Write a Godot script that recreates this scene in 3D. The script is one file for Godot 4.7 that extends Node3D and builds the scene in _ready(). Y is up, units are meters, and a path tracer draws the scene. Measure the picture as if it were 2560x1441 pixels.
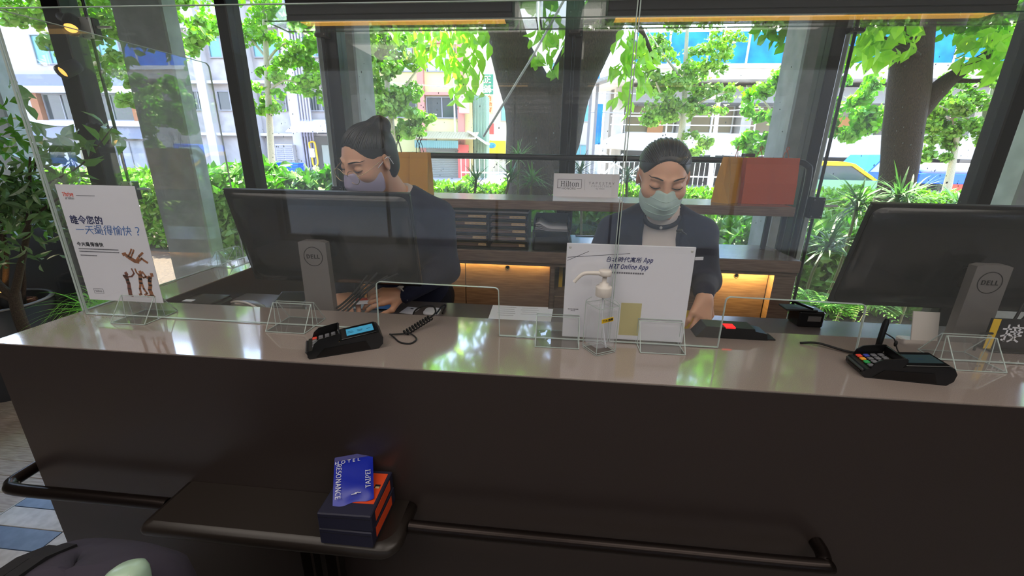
extends Node3D

var M := {}
var taken := {}
var rng := RandomNumberGenerator.new()

func _ready():
	rng.seed = 7
	# camera
	var cam := Camera3D.new()
	cam.name = "camera"
	cam.rotation = Vector3(-0.30930377, 0.09341136, 0.01519326)
	cam.position = Vector3(0, 1.6, 0.8875)
	cam.keep_aspect = Camera3D.KEEP_HEIGHT
	cam.fov = 68.3235
	cam.near = 0.02
	cam.far = 400.0
	add_child(cam)
	cam.current = true
	# sky and exposure
	var we := WorldEnvironment.new()
	we.name = "world_environment"
	var e := Environment.new()
	e.background_mode = Environment.BG_SKY
	var sm := ProceduralSkyMaterial.new()
	sm.sky_top_color = Color(0.62, 0.76, 0.95)
	sm.sky_horizon_color = Color(0.94, 0.96, 1.0)
	sm.sky_curve = 0.2
	sm.ground_bottom_color = Color(0.5, 0.5, 0.48)
	sm.ground_horizon_color = Color(0.8, 0.8, 0.8)
	sm.energy_multiplier = 10.0
	var sky := Sky.new()
	sky.sky_material = sm
	e.sky = sky
	e.tonemap_mode = Environment.TONE_MAPPER_LINEAR
	e.tonemap_exposure = 1.0
	e.sdfgi_enabled = true
	e.ssao_enabled = true
	e.ssil_enabled = true
	we.environment = e
	add_child(we)
	# sun, high over the far side of the street
	var sun := DirectionalLight3D.new()
	sun.name = "sun"
	sun.light_energy = 17.0
	sun.light_color = Color(1.0, 0.96, 0.88)
	sun.light_angular_distance = 0.6
	sun.shadow_enabled = true
	sun.rotation_degrees = Vector3(-66, 181, 0)
	add_child(sun)
	materials()
	unseen_room_lights()
	build_setting()
	build_street()
	build_garden()
	build_counter()
	build_back_unit()
	build_counter_things()
	build_people()
	build_left_plants()

# ---------- naming and grouping ----------
func uniq(called: String) -> String:
	var n: int = taken.get(called, 0)
	taken[called] = n + 1
	return called if n == 0 else "%s_%03d" % [called, n]

func thing(called: String, label: String, category: String, at := Vector3.ZERO, turn := 0.0, group := "") -> Node3D:
	var o := Node3D.new()
	o.name = uniq(called)
	add_child(o, true)
	o.position = at
	o.rotation.y = turn
	tag(o, label, category, group)
	return o

func tag(o: Node, label: String, category: String, group := ""):
	o.set_meta("label", label)
	o.set_meta("category", category)
	if group != "":
		o.set_meta("group", group)

func part(parent: Node, called: String, st, m: Material) -> MeshInstance3D:
	var o := MeshInstance3D.new()
	o.name = called
	o.mesh = fin(st) if st is SurfaceTool else st
	o.material_override = m
	parent.add_child(o, true)
	return o

# a part whose shape was laid out in world coordinates
func wpart(parent: Node3D, called: String, st, m: Material) -> MeshInstance3D:
	var o := part(parent, called, st, m)
	o.transform = wt(parent).affine_inverse()
	return o

func wt(n: Node3D) -> Transform3D:
	var t := n.transform
	var p = n.get_parent()
	while p is Node3D and p != self:
		t = p.transform * t
		p = p.get_parent()
	return t

func one(called: String, st, m: Material, label: String, category: String, group := "") -> MeshInstance3D:
	var o := MeshInstance3D.new()
	o.name = uniq(called)
	o.mesh = fin(st) if st is SurfaceTool else st
	o.material_override = m
	add_child(o, true)
	tag(o, label, category, group)
	return o

func struct(called: String, st, m: Material, label := "") -> MeshInstance3D:
	var o := MeshInstance3D.new()
	o.name = uniq(called)
	o.mesh = fin(st) if st is SurfaceTool else st
	o.material_override = m
	o.set_meta("kind", "structure")
	if label != "":
		o.set_meta("label", label)
	add_child(o, true)
	return o

func fin(st: SurfaceTool) -> ArrayMesh:
	st.generate_normals()
	return st.commit()

# ---------- shapes ----------
func ns() -> SurfaceTool:
	var st := SurfaceTool.new()
	st.begin(Mesh.PRIMITIVE_TRIANGLES)
	st.set_smooth_group(-1)
	return st

func tri_out(st: SurfaceTool, a: Vector3, b: Vector3, c: Vector3, centre: Vector3):
	if (c - a).cross(b - a).dot((a + b + c) / 3.0 - centre) < 0.0:
		st.add_vertex(a); st.add_vertex(c); st.add_vertex(b)
	else:
		st.add_vertex(a); st.add_vertex(b); st.add_vertex(c)

func quad_out(st: SurfaceTool, a: Vector3, b: Vector3, c: Vector3, d: Vector3, centre: Vector3):
	tri_out(st, a, b, c, centre)
	tri_out(st, a, c, d, centre)

# a box with chamfered edges (r = 0: plain edges)
func box(st: SurfaceTool, c: Vector3, s: Vector3, r := 0.0, T := Transform3D.IDENTITY):
	st.set_smooth_group(-1)
	var h := s * 0.5
	r = minf(r, minf(h.x, minf(h.y, h.z)) * 0.95)
	var o := T * c
	var v := {}
	for sx in [-1, 1]:
		for sy in [-1, 1]:
			for sz in [-1, 1]:
				for ax in 3:
					var q := Vector3(sx * (h.x - r), sy * (h.y - r), sz * (h.z - r))
					q[ax] += [sx, sy, sz][ax] * r
					v[[sx, sy, sz, ax]] = T * (c + q)
	for ax in 3:
		var b := (ax + 1) % 3
		var d := (ax + 2) % 3
		for sg in [-1, 1]:
			var k := []
			for q in [[-1, -1], [1, -1], [1, 1], [-1, 1]]:
				var key := [0, 0, 0, ax]
				key[ax] = sg; key[b] = q[0]; key[d] = q[1]
				k.append(v[key])
			quad_out(st, k[0], k[1], k[2], k[3], o)
	if r <= 0.0:
		return
	for ax in 3:
		var b := (ax + 1) % 3
		var d := (ax + 2) % 3
		for s1 in [-1, 1]:
			for s2 in [-1, 1]:
				var k := []
				for q in [[-1, b], [1, b], [1, d], [-1, d]]:
					var key := [0, 0, 0, q[1]]
					key[ax] = q[0]; key[b] = s1; key[d] = s2
					k.append(v[key])
				quad_out(st, k[0], k[1], k[2], k[3], o)
	for sx in [-1, 1]:
		for sy in [-1, 1]:
			for sz in [-1, 1]:
				tri_out(st, v[[sx, sy, sz, 0]], v[[sx, sy, sz, 1]], v[[sx, sy, sz, 2]], o)

func bx(x0: float, x1: float, y0: float, y1: float, z0: float, z1: float, r := 0.0) -> SurfaceTool:
	var st := ns()
	box(st, Vector3((x0 + x1) / 2, (y0 + y1) / 2, (z0 + z1) / 2), Vector3(absf(x1 - x0), absf(y1 - y0), absf(z1 - z0)), r)
	return st

func addb(st: SurfaceTool, x0: float, x1: float, y0: float, y1: float, z0: float, z1: float, r := 0.0):
	box(st, Vector3((x0 + x1) / 2, (y0 + y1) / 2, (z0 + z1) / 2), Vector3(absf(x1 - x0), absf(y1 - y0), absf(z1 - z0)), r)

# a bar between two points, w wide and t thick, up gives the side of its thickness
func bar(st: SurfaceTool, a: Vector3, b: Vector3, w: float, t: float, up := Vector3.UP):
	var d := (b - a)
	var z := d.normalized()
	if absf(z.dot(up)) > 0.98:
		up = Vector3.RIGHT
	var x := up.cross(z).normalized()
	var y := z.cross(x)
	box(st, Vector3.ZERO, Vector3(w, t, d.length()), 0.0, Transform3D(Basis(x, y, z), (a + b) / 2))

# rings of equal count joined into a skin; closed rings
func skin(st: SurfaceTool, rings: Array, cap := true, smooth := true, closed := true):
	st.set_smooth_group(1 if smooth else -1)
	var n: int = rings[0].size()
	var last := n if closed else n - 1
	for i in rings.size() - 1:
		var A: PackedVector3Array = rings[i]
		var B: PackedVector3Array = rings[i + 1]
		for j in last:
			var k := (j + 1) % n
			st.add_vertex(A[j]); st.add_vertex(B[j]); st.add_vertex(B[k])
			st.add_vertex(A[j]); st.add_vertex(B[k]); st.add_vertex(A[k])
	if cap:
		st.set_smooth_group(-1)
		for e in [0, rings.size() - 1]:
			var R: PackedVector3Array = rings[e]
			var m := Vector3.ZERO
			for p in R:
				m += p
			m /= n
			for j in n:
				var k := (j + 1) % n
				if e == 0:
					st.add_vertex(m); st.add_vertex(R[j]); st.add_vertex(R[k])
				else:
					st.add_vertex(m); st.add_vertex(R[k]); st.add_vertex(R[j])

# a round tube along points; r is a number or one per point
func tube(st: SurfaceTool, pts: Array, r, n := 8, cap := true):
	var rings := []
	var x := Vector3.ZERO
	for i in pts.size():
		var a: Vector3 = pts[maxi(i - 1, 0)]
		var b: Vector3 = pts[mini(i + 1, pts.size() - 1)]
		var d := (b - a).normalized()
		if i == 0:
			x = d.cross(Vector3.UP if absf(d.y) < 0.9 else Vector3.RIGHT).normalized()
		else:
			x = (x - d * x.dot(d)).normalized()
		var y := d.cross(x)
		var R := PackedVector3Array()
		var rr: float = r[i] if r is Array else r
		for j in n:
			var t := TAU * j / n
			R.append(pts[i] + (x * cos(t) + y * sin(t)) * rr)
		rings.append(R)
	skin(st, rings, cap)

# a smooth path through points
func smooth(pts: Array, steps := 6) -> Array:
	var out := []
	for i in pts.size() - 1:
		var a: Vector3 = pts[maxi(i - 1, 0)]
		var b: Vector3 = pts[i]
		var c: Vector3 = pts[i + 1]
		var d: Vector3 = pts[mini(i + 2, pts.size() - 1)]
		for k in steps:
			out.append(b.cubic_interpolate(c, a, d, float(k) / steps))
	out.append(pts[-1])
	return out

# profile of Vector2(radius, height) turned about the y axis
func lathe(st: SurfaceTool, prof: Array, n := 20, T := Transform3D.IDENTITY, smth := true, cap := true):
	var rings := []
	for p in prof:
		var R := PackedVector3Array()
		for j in n:
			var t := TAU * j / n
			R.append(T * Vector3(cos(t) * p.x, p.y, -sin(t) * p.x))
		rings.append(R)
	skin(st, rings, cap, smth)

# polygon in the xy plane pushed along +z by depth
func prism(st: SurfaceTool, poly: PackedVector2Array, depth: float, T := Transform3D.IDENTITY, smooth_side := false):
	if Geometry2D.is_polygon_clockwise(poly):
		poly.reverse()
	var idx := Geometry2D.triangulate_polygon(poly)
	st.set_smooth_group(-1)
	for i in range(0, idx.size(), 3):
		var a := poly[idx[i]]
		var b := poly[idx[i + 1]]
		var c := poly[idx[i + 2]]
		if (b - a).cross(c - a) < 0.0:
			var q := b; b = c; c = q
		st.add_vertex(T * Vector3(a.x, a.y, depth)); st.add_vertex(T * Vector3(c.x, c.y, depth)); st.add_vertex(T * Vector3(b.x, b.y, depth))
		st.add_vertex(T * Vector3(a.x, a.y, 0)); st.add_vertex(T * Vector3(b.x, b.y, 0)); st.add_vertex(T * Vector3(c.x, c.y, 0))
	st.set_smooth_group(2 if smooth_side else -1)
	for i in poly.size():
		var a := poly[i]
		var b := poly[(i + 1) % poly.size()]
		var a0 := T * Vector3(a.x, a.y, 0)
		var b0 := T * Vector3(b.x, b.y, 0)
		var a1 := T * Vector3(a.x, a.y, depth)
		var b1 := T * Vector3(b.x, b.y, depth)
		st.add_vertex(a0); st.add_vertex(a1); st.add_vertex(b1)
		st.add_vertex(a0); st.add_vertex(b1); st.add_vertex(b0)

func rrect(x0: float, x1: float, y0: float, y1: float, r: float, n := 5) -> PackedVector2Array:
	var p := PackedVector2Array()
	for c in [[x1 - r, y1 - r, 0], [x0 + r, y1 - r, 1], [x0 + r, y0 + r, 2], [x1 - r, y0 + r, 3]]:
		for k in n + 1:
			var t: float = (c[2] + float(k) / n) * PI / 2
			p.append(Vector2(c[0] + r * cos(t), c[1] + r * sin(t)))
	return p

func pv(a: Array) -> PackedVector2Array:
	var p := PackedVector2Array()
	for i in range(0, a.size(), 2):
		p.append(Vector2(a[i], a[i + 1]))
	return p

func ball(st: SurfaceTool, c: Vector3, r: Vector3, n := 12, T := Transform3D.IDENTITY):
	var pr := []
	var m := maxi(n / 2, 4)
	for i in m + 1:
		var t := PI * i / m
		pr.append(Vector2(maxf(sin(t), 0.001), -cos(t)))
	lathe(st, pr, n, T * Transform3D(Basis.from_scale(r), c))

# lettering: a thin raised print; T places its centre, facing +z
func words(parent: Node3D, s: String, h: float, T: Transform3D, m: Material, font := "Droid Sans", bold := false, called := "lettering", squeeze := 1.0, width := 0.0) -> MeshInstance3D:
	var f := SystemFont.new()
	f.font_names = PackedStringArray([font])
	f.font_weight = 700 if bold else 400
	var t := TextMesh.new()
	t.text = s
	t.font = f
	t.font_size = 64
	t.depth = 0.02
	t.pixel_size = 0.01
	var o := MeshInstance3D.new()
	o.name = called
	o.mesh = t
	o.material_override = m
	parent.add_child(o, true)
	var bb := t.get_aabb()
	var k := h / (0.64 * 0.714)
	var kx := k * squeeze
	if width > 0.0:
		kx = width / maxf(bb.size.x, 0.001)
	o.transform = wt(parent).affine_inverse() * T * Transform3D(Basis.from_scale(Vector3(kx, k, 0.02)), Vector3.ZERO) * Transform3D(Basis.IDENTITY, -bb.get_center())
	return o

# written characters as strokes on a 0..100 grid, y down; strokes parted by blanks, points by commas: "x,y,x,y x,y,..."
func strokes(st: SurfaceTool, code: String, T: Transform3D, size: float, w: float, slant := 0.0):
	for s in code.split(" ", false):
		var q := s.split_floats(",")
		for i in range(0, q.size() - 2, 2):
			var a := Vector3(q[i] / 100 - 0.5 + slant * (0.5 - q[i + 1] / 100), 0.5 - q[i + 1] / 100, 0) * size
			var b := Vector3(q[i + 2] / 100 - 0.5 + slant * (0.5 - q[i + 3] / 100), 0.5 - q[i + 3] / 100, 0) * size
			var d := (b - a)
			var e := d.normalized() * w * 0.4
			var z := d.normalized()
			var x := Vector3.BACK.cross(z).normalized()
			box(st, Vector3.ZERO, Vector3(w, d.length() + e.length() * 2, 0.0004), 0.0, T * Transform3D(Basis(x, z, Vector3.BACK), (a + b) / 2))

func at(x: float, y: float, z: float, turn_y := 0.0, tilt_x := 0.0) -> Transform3D:
	return Transform3D(Basis(Vector3.UP, turn_y) * Basis(Vector3.RIGHT, tilt_x), Vector3(x, y, z))

# ---------- materials ----------
func mt(key: String, c: Color, rough := 0.6, metal := 0.0) -> StandardMaterial3D:
	var m := StandardMaterial3D.new()
	m.resource_name = key
	m.albedo_color = c
	m.roughness = rough
	m.metallic = metal
	M[key] = m
	return m

func clear(key: String, c: Color, alpha: float) -> StandardMaterial3D:
	var m := mt(key, Color(c.r, c.g, c.b, alpha), 0.0)
	m.transparency = BaseMaterial3D.TRANSPARENCY_ALPHA
	return m

func grain(m: StandardMaterial3D, c0: Color, c1: Color, freq: float, scale: Vector3, oct := 4, size := 512, bump := 0.0, kind := FastNoiseLite.TYPE_SIMPLEX_SMOOTH):
	var n := FastNoiseLite.new()
	n.seed = M.size()
	n.noise_type = kind
	n.frequency = freq
	n.fractal_octaves = oct
	var t := NoiseTexture2D.new()
	t.width = size
	t.height = size
	t.seamless = true
	t.noise = n
	var g := Gradient.new()
	g.colors = PackedColorArray([c0, c1])
	g.offsets = PackedFloat32Array([0.2, 0.8])
	t.color_ramp = g
	m.albedo_color = Color.WHITE
	m.albedo_texture = t
	m.uv1_triplanar = true
	m.uv1_world_triplanar = true
	m.uv1_scale = scale
	if bump != 0.0:
		m.heightmap_enabled = true
		m.heightmap_texture = t
		m.heightmap_scale = bump

func glow(key: String, c: Color, k: float) -> StandardMaterial3D:
	var m := mt(key, c.darkened(0.3), 0.6)
	m.emission_enabled = true
	m.emission = c
	m.emission_energy_multiplier = k
	return m

func leafy(key: String, c: Color, back: Color, rough := 0.5) -> StandardMaterial3D:
	var m := mt(key, c, rough)
	m.vertex_color_use_as_albedo = true
	m.backlight_enabled = true
	m.backlight = back
	m.cull_mode = BaseMaterial3D.CULL_DISABLED
	return m

func materials():
	grain(mt("counter_top", Color.WHITE, 0.1), Color(0.57, 0.52, 0.49), Color(0.63, 0.575, 0.545), 0.25, Vector3(3, 3, 3), 3)
	M.counter_top.metallic_specular = 0.72
	M.counter_top.clearcoat_enabled = true
	M.counter_top.clearcoat = 1.0
	M.counter_top.clearcoat_roughness = 0.05
	grain(mt("counter_front_shaded", Color.WHITE, 0.3), Color(0.19, 0.16, 0.15), Color(0.22, 0.185, 0.175), 0.25, Vector3(3, 3, 3), 3)  # front darker than the top: its low light is put into the colour
	mt("bronze", Color(0.16, 0.13, 0.12), 0.28, 0.75)
	mt("ledge", Color(0.17, 0.145, 0.13), 0.32, 0.2)
	grain(mt("cabinet_wood", Color.WHITE, 0.42), Color(0.42, 0.345, 0.3), Color(0.5, 0.42, 0.37), 0.02, Vector3(0.7, 9, 0.7), 4)
	mt("shelf_top", Color(0.42, 0.38, 0.37), 0.2)
	mt("dark_trim", Color(0.1, 0.095, 0.1), 0.35, 0.3)
	mt("mullion", Color(0.095, 0.095, 0.105), 0.32, 0.4)
	grain(mt("concrete", Color.WHITE, 0.85), Color(0.52, 0.53, 0.52), Color(0.58, 0.59, 0.58), 0.02, Vector3(0.5, 0.5, 0.5), 4)
	mt("steel", Color(0.76, 0.76, 0.74), 0.35, 0.25)
	mt("black_plastic", Color(0.055, 0.055, 0.06), 0.35)
	mt("black_matte", Color(0.045, 0.045, 0.05), 0.7)
	mt("black_gloss", Color(0.05, 0.05, 0.055), 0.12)
	mt("grey_plastic", Color(0.45, 0.43, 0.42), 0.4, 0.1)
	mt("grey_dark", Color(0.2, 0.195, 0.2), 0.45, 0.2)
	mt("paper", Color(0.9, 0.9, 0.93), 0.75)
	mt("ink", Color(0.12, 0.13, 0.2), 0.7)
	mt("ink_grey", Color(0.42, 0.42, 0.46), 0.7)
	mt("ink_blue", Color(0.13, 0.17, 0.42), 0.7)
	mt("ink_sky", Color(0.25, 0.45, 0.72), 0.7)
	mt("ink_red", Color(0.85, 0.28, 0.16), 0.7)
	mt("white_ink", Color(0.88, 0.88, 0.9), 0.6)
	mt("white_plastic", Color(0.86, 0.83, 0.8), 0.35)
	mt("figure_wood", Color(0.62, 0.38, 0.22), 0.6)
	mt("figure_wood_dark", Color(0.5, 0.26, 0.19), 0.6)
	clear("acrylic", Color(0.95, 0.98, 0.97), 0.02)
	clear("window_glass", Color(0.95, 0.98, 0.97), 0.02)
	clear("green_glass", Color(0.45, 0.75, 0.6), 0.16)
	mt("acrylic_edge", Color(0.7, 0.75, 0.73), 0.2)
	var gl := mt("bottle_glass", Color(0.97, 0.98, 1.0, 0.0), 0.0)
	gl.refraction_enabled = true
	gl.refraction_scale = 0.036
	glow("warm_strip", Color(1.0, 0.74, 0.26), 0.95)
	glow("warm_led", Color(1.0, 0.72, 0.33), 2.0)
	glow("panel_white", Color(1.0, 0.97, 0.93), 0.8)
	glow("lcd_blue", Color(0.22, 0.55, 0.68), 0.7)
	glow("lcd_dark", Color(0.1, 0.22, 0.24), 0.25)
	glow("red_led", Color(1.0, 0.16, 0.16), 0.9)
	mt("key_grey", Color(0.4, 0.4, 0.42), 0.5)
	mt("key_red", Color(0.85, 0.25, 0.18), 0.5)
	mt("key_yellow", Color(0.9, 0.6, 0.12), 0.5)
	mt("key_green", Color(0.1, 0.6, 0.28), 0.5)
	mt("key_blue", Color(0.2, 0.25, 0.6), 0.5)
	mt("yellow", Color(0.88, 0.72, 0.1), 0.6)
	mt("kraft", Color(0.8, 0.6, 0.26), 0.75)
	mt("orange_bag", Color(0.7, 0.3, 0.15), 0.75)
	mt("navy_box", Color(0.12, 0.12, 0.2), 0.55)
	mt("orange_label", Color(0.85, 0.28, 0.1), 0.6)
	mt("packet_blue", Color(0.06, 0.14, 0.62), 0.28)
	mt("packet_edge", Color(0.25, 0.25, 0.48), 0.4)
	mt("cover_blue", Color(0.16, 0.5, 0.8), 0.5)
	mt("fabric_grey", Color(0.2, 0.18, 0.23), 0.9)
	mt("fabric_black", Color(0.07, 0.065, 0.08), 0.9)
	mt("mint", Color(0.66, 0.76, 0.66), 0.3)
	mt("gold_wire", Color(0.8, 0.7, 0.55), 0.25, 0.8)
	mt("label_cream", Color(0.8, 0.68, 0.5), 0.7)

func unseen_room_lights():  # ceiling panels out of view, placed to light the counter, signs and staff
	var names := ["unseen ceiling panel light out of view, placed to light the counter at left", "unseen ceiling panel light out of view, placed to light the counter at right", "unseen panel light deeper in the lobby, placed to light signs and faces at left", "unseen panel light deeper in the lobby, placed to light signs and faces at right"]
	var k := 0
	for z in [0.75, 2.3]:
		for x in [-1.5, 1.5]:
			var t := thing("unseen_ceiling_light", names[k], "ceiling light", Vector3(x, 2.97, z))
			wpart(t, "frame", bx(x - 1.33, x + 1.33, 2.965, 3.0, z - 0.53, z + 0.53, 0.005), M.white_plastic)
			wpart(t, "diffuser", bx(x - 1.3, x + 1.3, 2.955, 2.966, z - 0.5, z + 0.5), M.panel_white)
			var l := AreaLight3D.new()
			l.name = "unseen_panel_lamp"
			l.area_size = Vector2(2.6, 1.0)
			l.light_energy = 1.6
			l.light_color = Color(1.0, 0.96, 0.92)
			l.shadow_enabled = true
			l.area_range = 30.0
			l.rotation_degrees = Vector3(-90, 0, 0)
			t.add_child(l, true)
			l.position = Vector3(0, -0.025, 0)
			k += 1

# ---------- the room ----------
func build_setting():
	var wallm := mt("wall_paint", Color(0.42, 0.4, 0.385), 0.8)
	var ceilm := mt("ceiling_paint", Color(0.55, 0.54, 0.53), 0.8)
	var subfloor := mt("subfloor", Color(0.42, 0.4, 0.38), 0.6)
	grain(mt("plank", Color.WHITE, 0.42), Color(0.6, 0.54, 0.49), Color(0.71, 0.655, 0.61), 0.03, Vector3(0.6, 4, 5), 4)
	grain(mt("tile_white", Color.WHITE, 0.32), Color(0.7, 0.68, 0.65), Color(0.79, 0.77, 0.745), 0.02, Vector3(1.5, 1.5, 1.5), 3)
	grain(mt("tile_blue", Color.WHITE, 0.32), Color(0.33, 0.4, 0.5), Color(0.39, 0.46, 0.57), 0.02, Vector3(1.5, 1.5, 1.5), 3)
	var fl := struct("floor", bx(-5, 5, -0.2, -0.012, -1.8, 6), subfloor)
	var row := 0
	for r in 27:
		var z0 := -1.62 + r * 0.1
		# checkered strip beside the desk: alternating blue and white tiles
		var c := 0
		for xs in [[-2.436, -2.06], [-2.06, -1.684], [-1.684, -1.49]]:
			var zr := -1.153 + r * 0.1
			if zr < 1.1:
				wpart(fl, "tile", bx(xs[0] + 0.002, xs[1] - 0.002, -0.012, 0.0, zr + 0.0015, zr + 0.0985, 0.001), M.tile_blue if (r + c) % 2 == 0 else M.tile_white)
			c += 1
		if z0 < 1.0:
			var x := -4.9 + fmod(r * 0.47, 0.9)
			var first := true
			while x < -2.44:
				var x0 := -5.0 if first else x
				var x1 := minf(x + 0.95, -2.44)
				wpart(fl, "plank", bx(x0 + 0.001, x1 - 0.001, -0.012, -0.0005 - 0.001 * ((r * 7) % 3) * 0.3, z0 + 0.001, z0 + 0.099, 0.001), M.plank)
				x += 0.95
				first = false
	wpart(fl, "border_strip", bx(-2.44, -2.436, -0.012, 0.001, -1.7, 1.1), M.steel)
	struct("ceiling", bx(-5.2, 5.2, 3.0, 3.3, -2.7, 6.2), ceilm)  # out of view; overhang past the glass sized to shade columns and planter
	struct("wall_left", bx(-5.2, -5, -0.2, 3.0, -1.8, 6), wallm)
	struct("wall_right", bx(5, 5.2, -0.2, 3.0, -1.8, 6), wallm)
	# rear wall out of view; unseen window placed for soft light and faint reflections
	var rw := bx(-5.2, -4.9, -0.2, 3.0, 6, 6.2)
	addb(rw, 4.9, 5.2, -0.2, 3.0, 6, 6.2)
	addb(rw, -4.9, 4.9, -0.2, 0.1, 6, 6.2)
	addb(rw, -4.9, 4.9, 2.85, 3.0, 6, 6.2)
	struct("wall_rear", rw, wallm)
	var rwin := Node3D.new()
	rwin.name = "window_8"
	rwin.set_meta("kind", "structure")
	add_child(rwin, true)
	rwin.position = Vector3(0, 0.1, 6.1)
	for i in 5:
		wpart(rwin, "pane", bx(-4.9 + i * 1.96 + 0.02, -2.94 + i * 1.96 - 0.02, 0.12, 2.83, 6.095, 6.105), M.window_glass)
		wpart(rwin, "mullion", bx(-4.9 + i * 1.96 - 0.02, -4.9 + i * 1.96 + 0.02, 0.1, 2.85, 6.06, 6.14), M.mullion)
	struct("unseen_ground_court", bx(-30, 30, -0.3, -0.02, 6.2, 40), mt("unseen_court_paving", Color(0.5, 0.49, 0.47), 0.8))  # out of view, ground of the unseen court
	struct("unseen_wall_court", bx(-30, 30, -0.3, 12, 11, 11.5), mt("unseen_court_wall", Color(0.55, 0.54, 0.52), 0.85))  # out of view, placed as the dim surface mirrored in the acrylic
	struct("unseen_wall_upper", bx(-9, 9, 3.31, 16, -0.5, 6.2), mt("unseen_hotel_wall", Color(0.5, 0.49, 0.47), 0.85))  # out of view, placed to keep sun off the court wall
	struct("trim_1", bx(-5, 5, -0.2, 0.05, -1.85, -1.7), M.mullion)
	struct("trim_2", bx(-4.9, -3.06, 0.05, 1.06, -1.83, -1.79), mt("dark_panel", Color(0.22, 0.235, 0.26), 0.5))
	# glass front: dark posts with a pane between each two
	var posts := [[-5.0, -4.9], [-3.03, -2.91], [-1.95, -1.878], [-1.336, -1.25], [0.022, 0.115], [1.37, 1.432], [2.29, 2.365], [4.9, 5.0]]
	for p in posts.size():
		var a = posts[p]
		struct("trim_%d" % (p + 3), bx(a[0], a[1], 0.05, 3.0, -1.81, -1.69, 0.006), M.mullion)
		if p > 0:
			var w := Node3D.new()
			w.name = "window_%d" % p
			w.set_meta("kind", "structure")
			add_child(w, true)
			w.position = Vector3((posts[p - 1][1] + a[0]) / 2, 0.05, -1.75)
			wpart(w, "pane", bx(posts[p - 1][1], a[0], 0.05, 3.0, -1.755, -1.745), M.window_glass)
			if p >= 3 and p <= 6:
				var xf := []
				var cs := []
				for i in 260:
					var col := rng.randf()
					var x: float = lerpf(posts[p - 1][1] + 0.02, a[0] - 0.02, 0.5 + 0.5 * sin(col * 9.0 + p) * sqrt(rng.randf()))
					var y := lerpf(1.15, 2.35, rng.randf() * rng.randf() + 0.15 * rng.randf())
					var k := rng.randf_range(0.0012, 0.0034)
					xf.append(Transform3D(Basis.from_scale(Vector3(k, k * rng.randf_range(1.0, 2.0), k * 0.5)), Vector3(x, y, -1.756)))
					cs.append(Color.WHITE)
				var dr := ns()
				ball(dr, Vector3.ZERO, Vector3.ONE, 8)
				scatter(w, "water_drops", fin(dr), mt("water_drop", Color(0.45, 0.48, 0.47), 0.1), xf, cs)
	# concrete columns just outside the glass
	var n := 20
	for c in [[-5.1, -4.45, -2.55, -2.4], [-3.3, -2.895, -2.55, -2.4], [-1.75, -1.463, -2.7, -2.4], [1.586, 1.86, -2.7, -2.4], [3.15, 3.7, -2.7, -2.4]]:
		struct("trim_%d" % n, bx(c[0], c[1], -0.1, 4.2, c[2], c[3], 0.012), M.concrete)
		n += 1
	# tension rods with clamp plates on the posts
	var names := ["slim dark rod with two steel clamp plates left of the wide concrete column", "slim rod with dark clamps on the post behind the woman in glasses", "slim rod with a dark clamp on the post behind the printed shelf sign", "slim rod with dark clamps right of the orange bags"]
	var k := 0
	for r in [[-2.718, 0.0, 1], [-1.315, 0.0, 0], [0.069, 0.0, 0], [1.452, 0.0, 0]]:
		var t := thing("tension_rod", names[k], "rod", Vector3(r[0], 0.05, -1.66))
		var st := ns()
		tube(st, [Vector3(r[0], 0.05, -1.66), Vector3(r[0], 3.0, -1.66)], 0.0085, 8)
		wpart(t, "rod", st, M.mullion)
		for y in [[2.19, 2.302], [1.272, 1.388]]:
			var w := 0.036 if r[2] == 1 else 0.034
			var cm: Material = M.steel if r[2] == 1 else mt("clamp_dark", Color(0.13, 0.115, 0.1), 0.3, 0.5)
			var plate := wpart(t, "clamp_plate", bx(r[0] - w, r[0] + w, y[0], y[1], -1.648, -1.634, 0.004), cm)
			wpart(t, "clamp_body", bx(r[0] - w * 0.9, r[0] + w * 1.15, y[0], y[1], -1.69, -1.65, 0.004), M.mullion)
			for s in [[-1, -1], [1, -1], [-1, 1], [1, 1]]:
				var sc := ns()
				ball(sc, Vector3(r[0] + s[0] * w * 0.7, (y[0] + y[1]) / 2 + s[1] * 0.045, -1.634), Vector3(0.004, 0.004, 0.003), 8)
				wpart(plate, "screw", sc, M.grey_plastic)
			wpart(t, "glass_pin", bx(r[0] + w, r[0] + w + 0.09, (y[0] + y[1]) / 2 + 0.005, (y[0] + y[1]) / 2 + 0.017, -1.68, -1.665, 0.003), M.steel)
		k += 1
	# spotlights on the left post
	spot("black spotlight glowing warm, topmost on the left window post", Vector3(-2.92, 2.315, -1.69), Vector3(-2.76, 2.265, -1.6), Vector3(0.5, -0.62, 0.6), true)
	spot("black spotlight aimed at the lobby, middle one on the left window post", Vector3(-2.92, 2.03, -1.69), Vector3(-2.83, 2.035, -1.6), Vector3(-0.06, -0.5, 0.86), true)
	spot("unlit black spotlight, lowest on the left window post", Vector3(-2.92, 1.72, -1.69), Vector3(-2.77, 1.685, -1.62), Vector3(0.72, -0.55, 0.1), false)
	pendant("long black pendant lamp over the woman in glasses", -1.075, -0.185, -1.16, -0.09)
	pendant("longer black pendant lamp over the woman with the pale mask", 0.168, 1.53, -0.082, 1.64)

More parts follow.
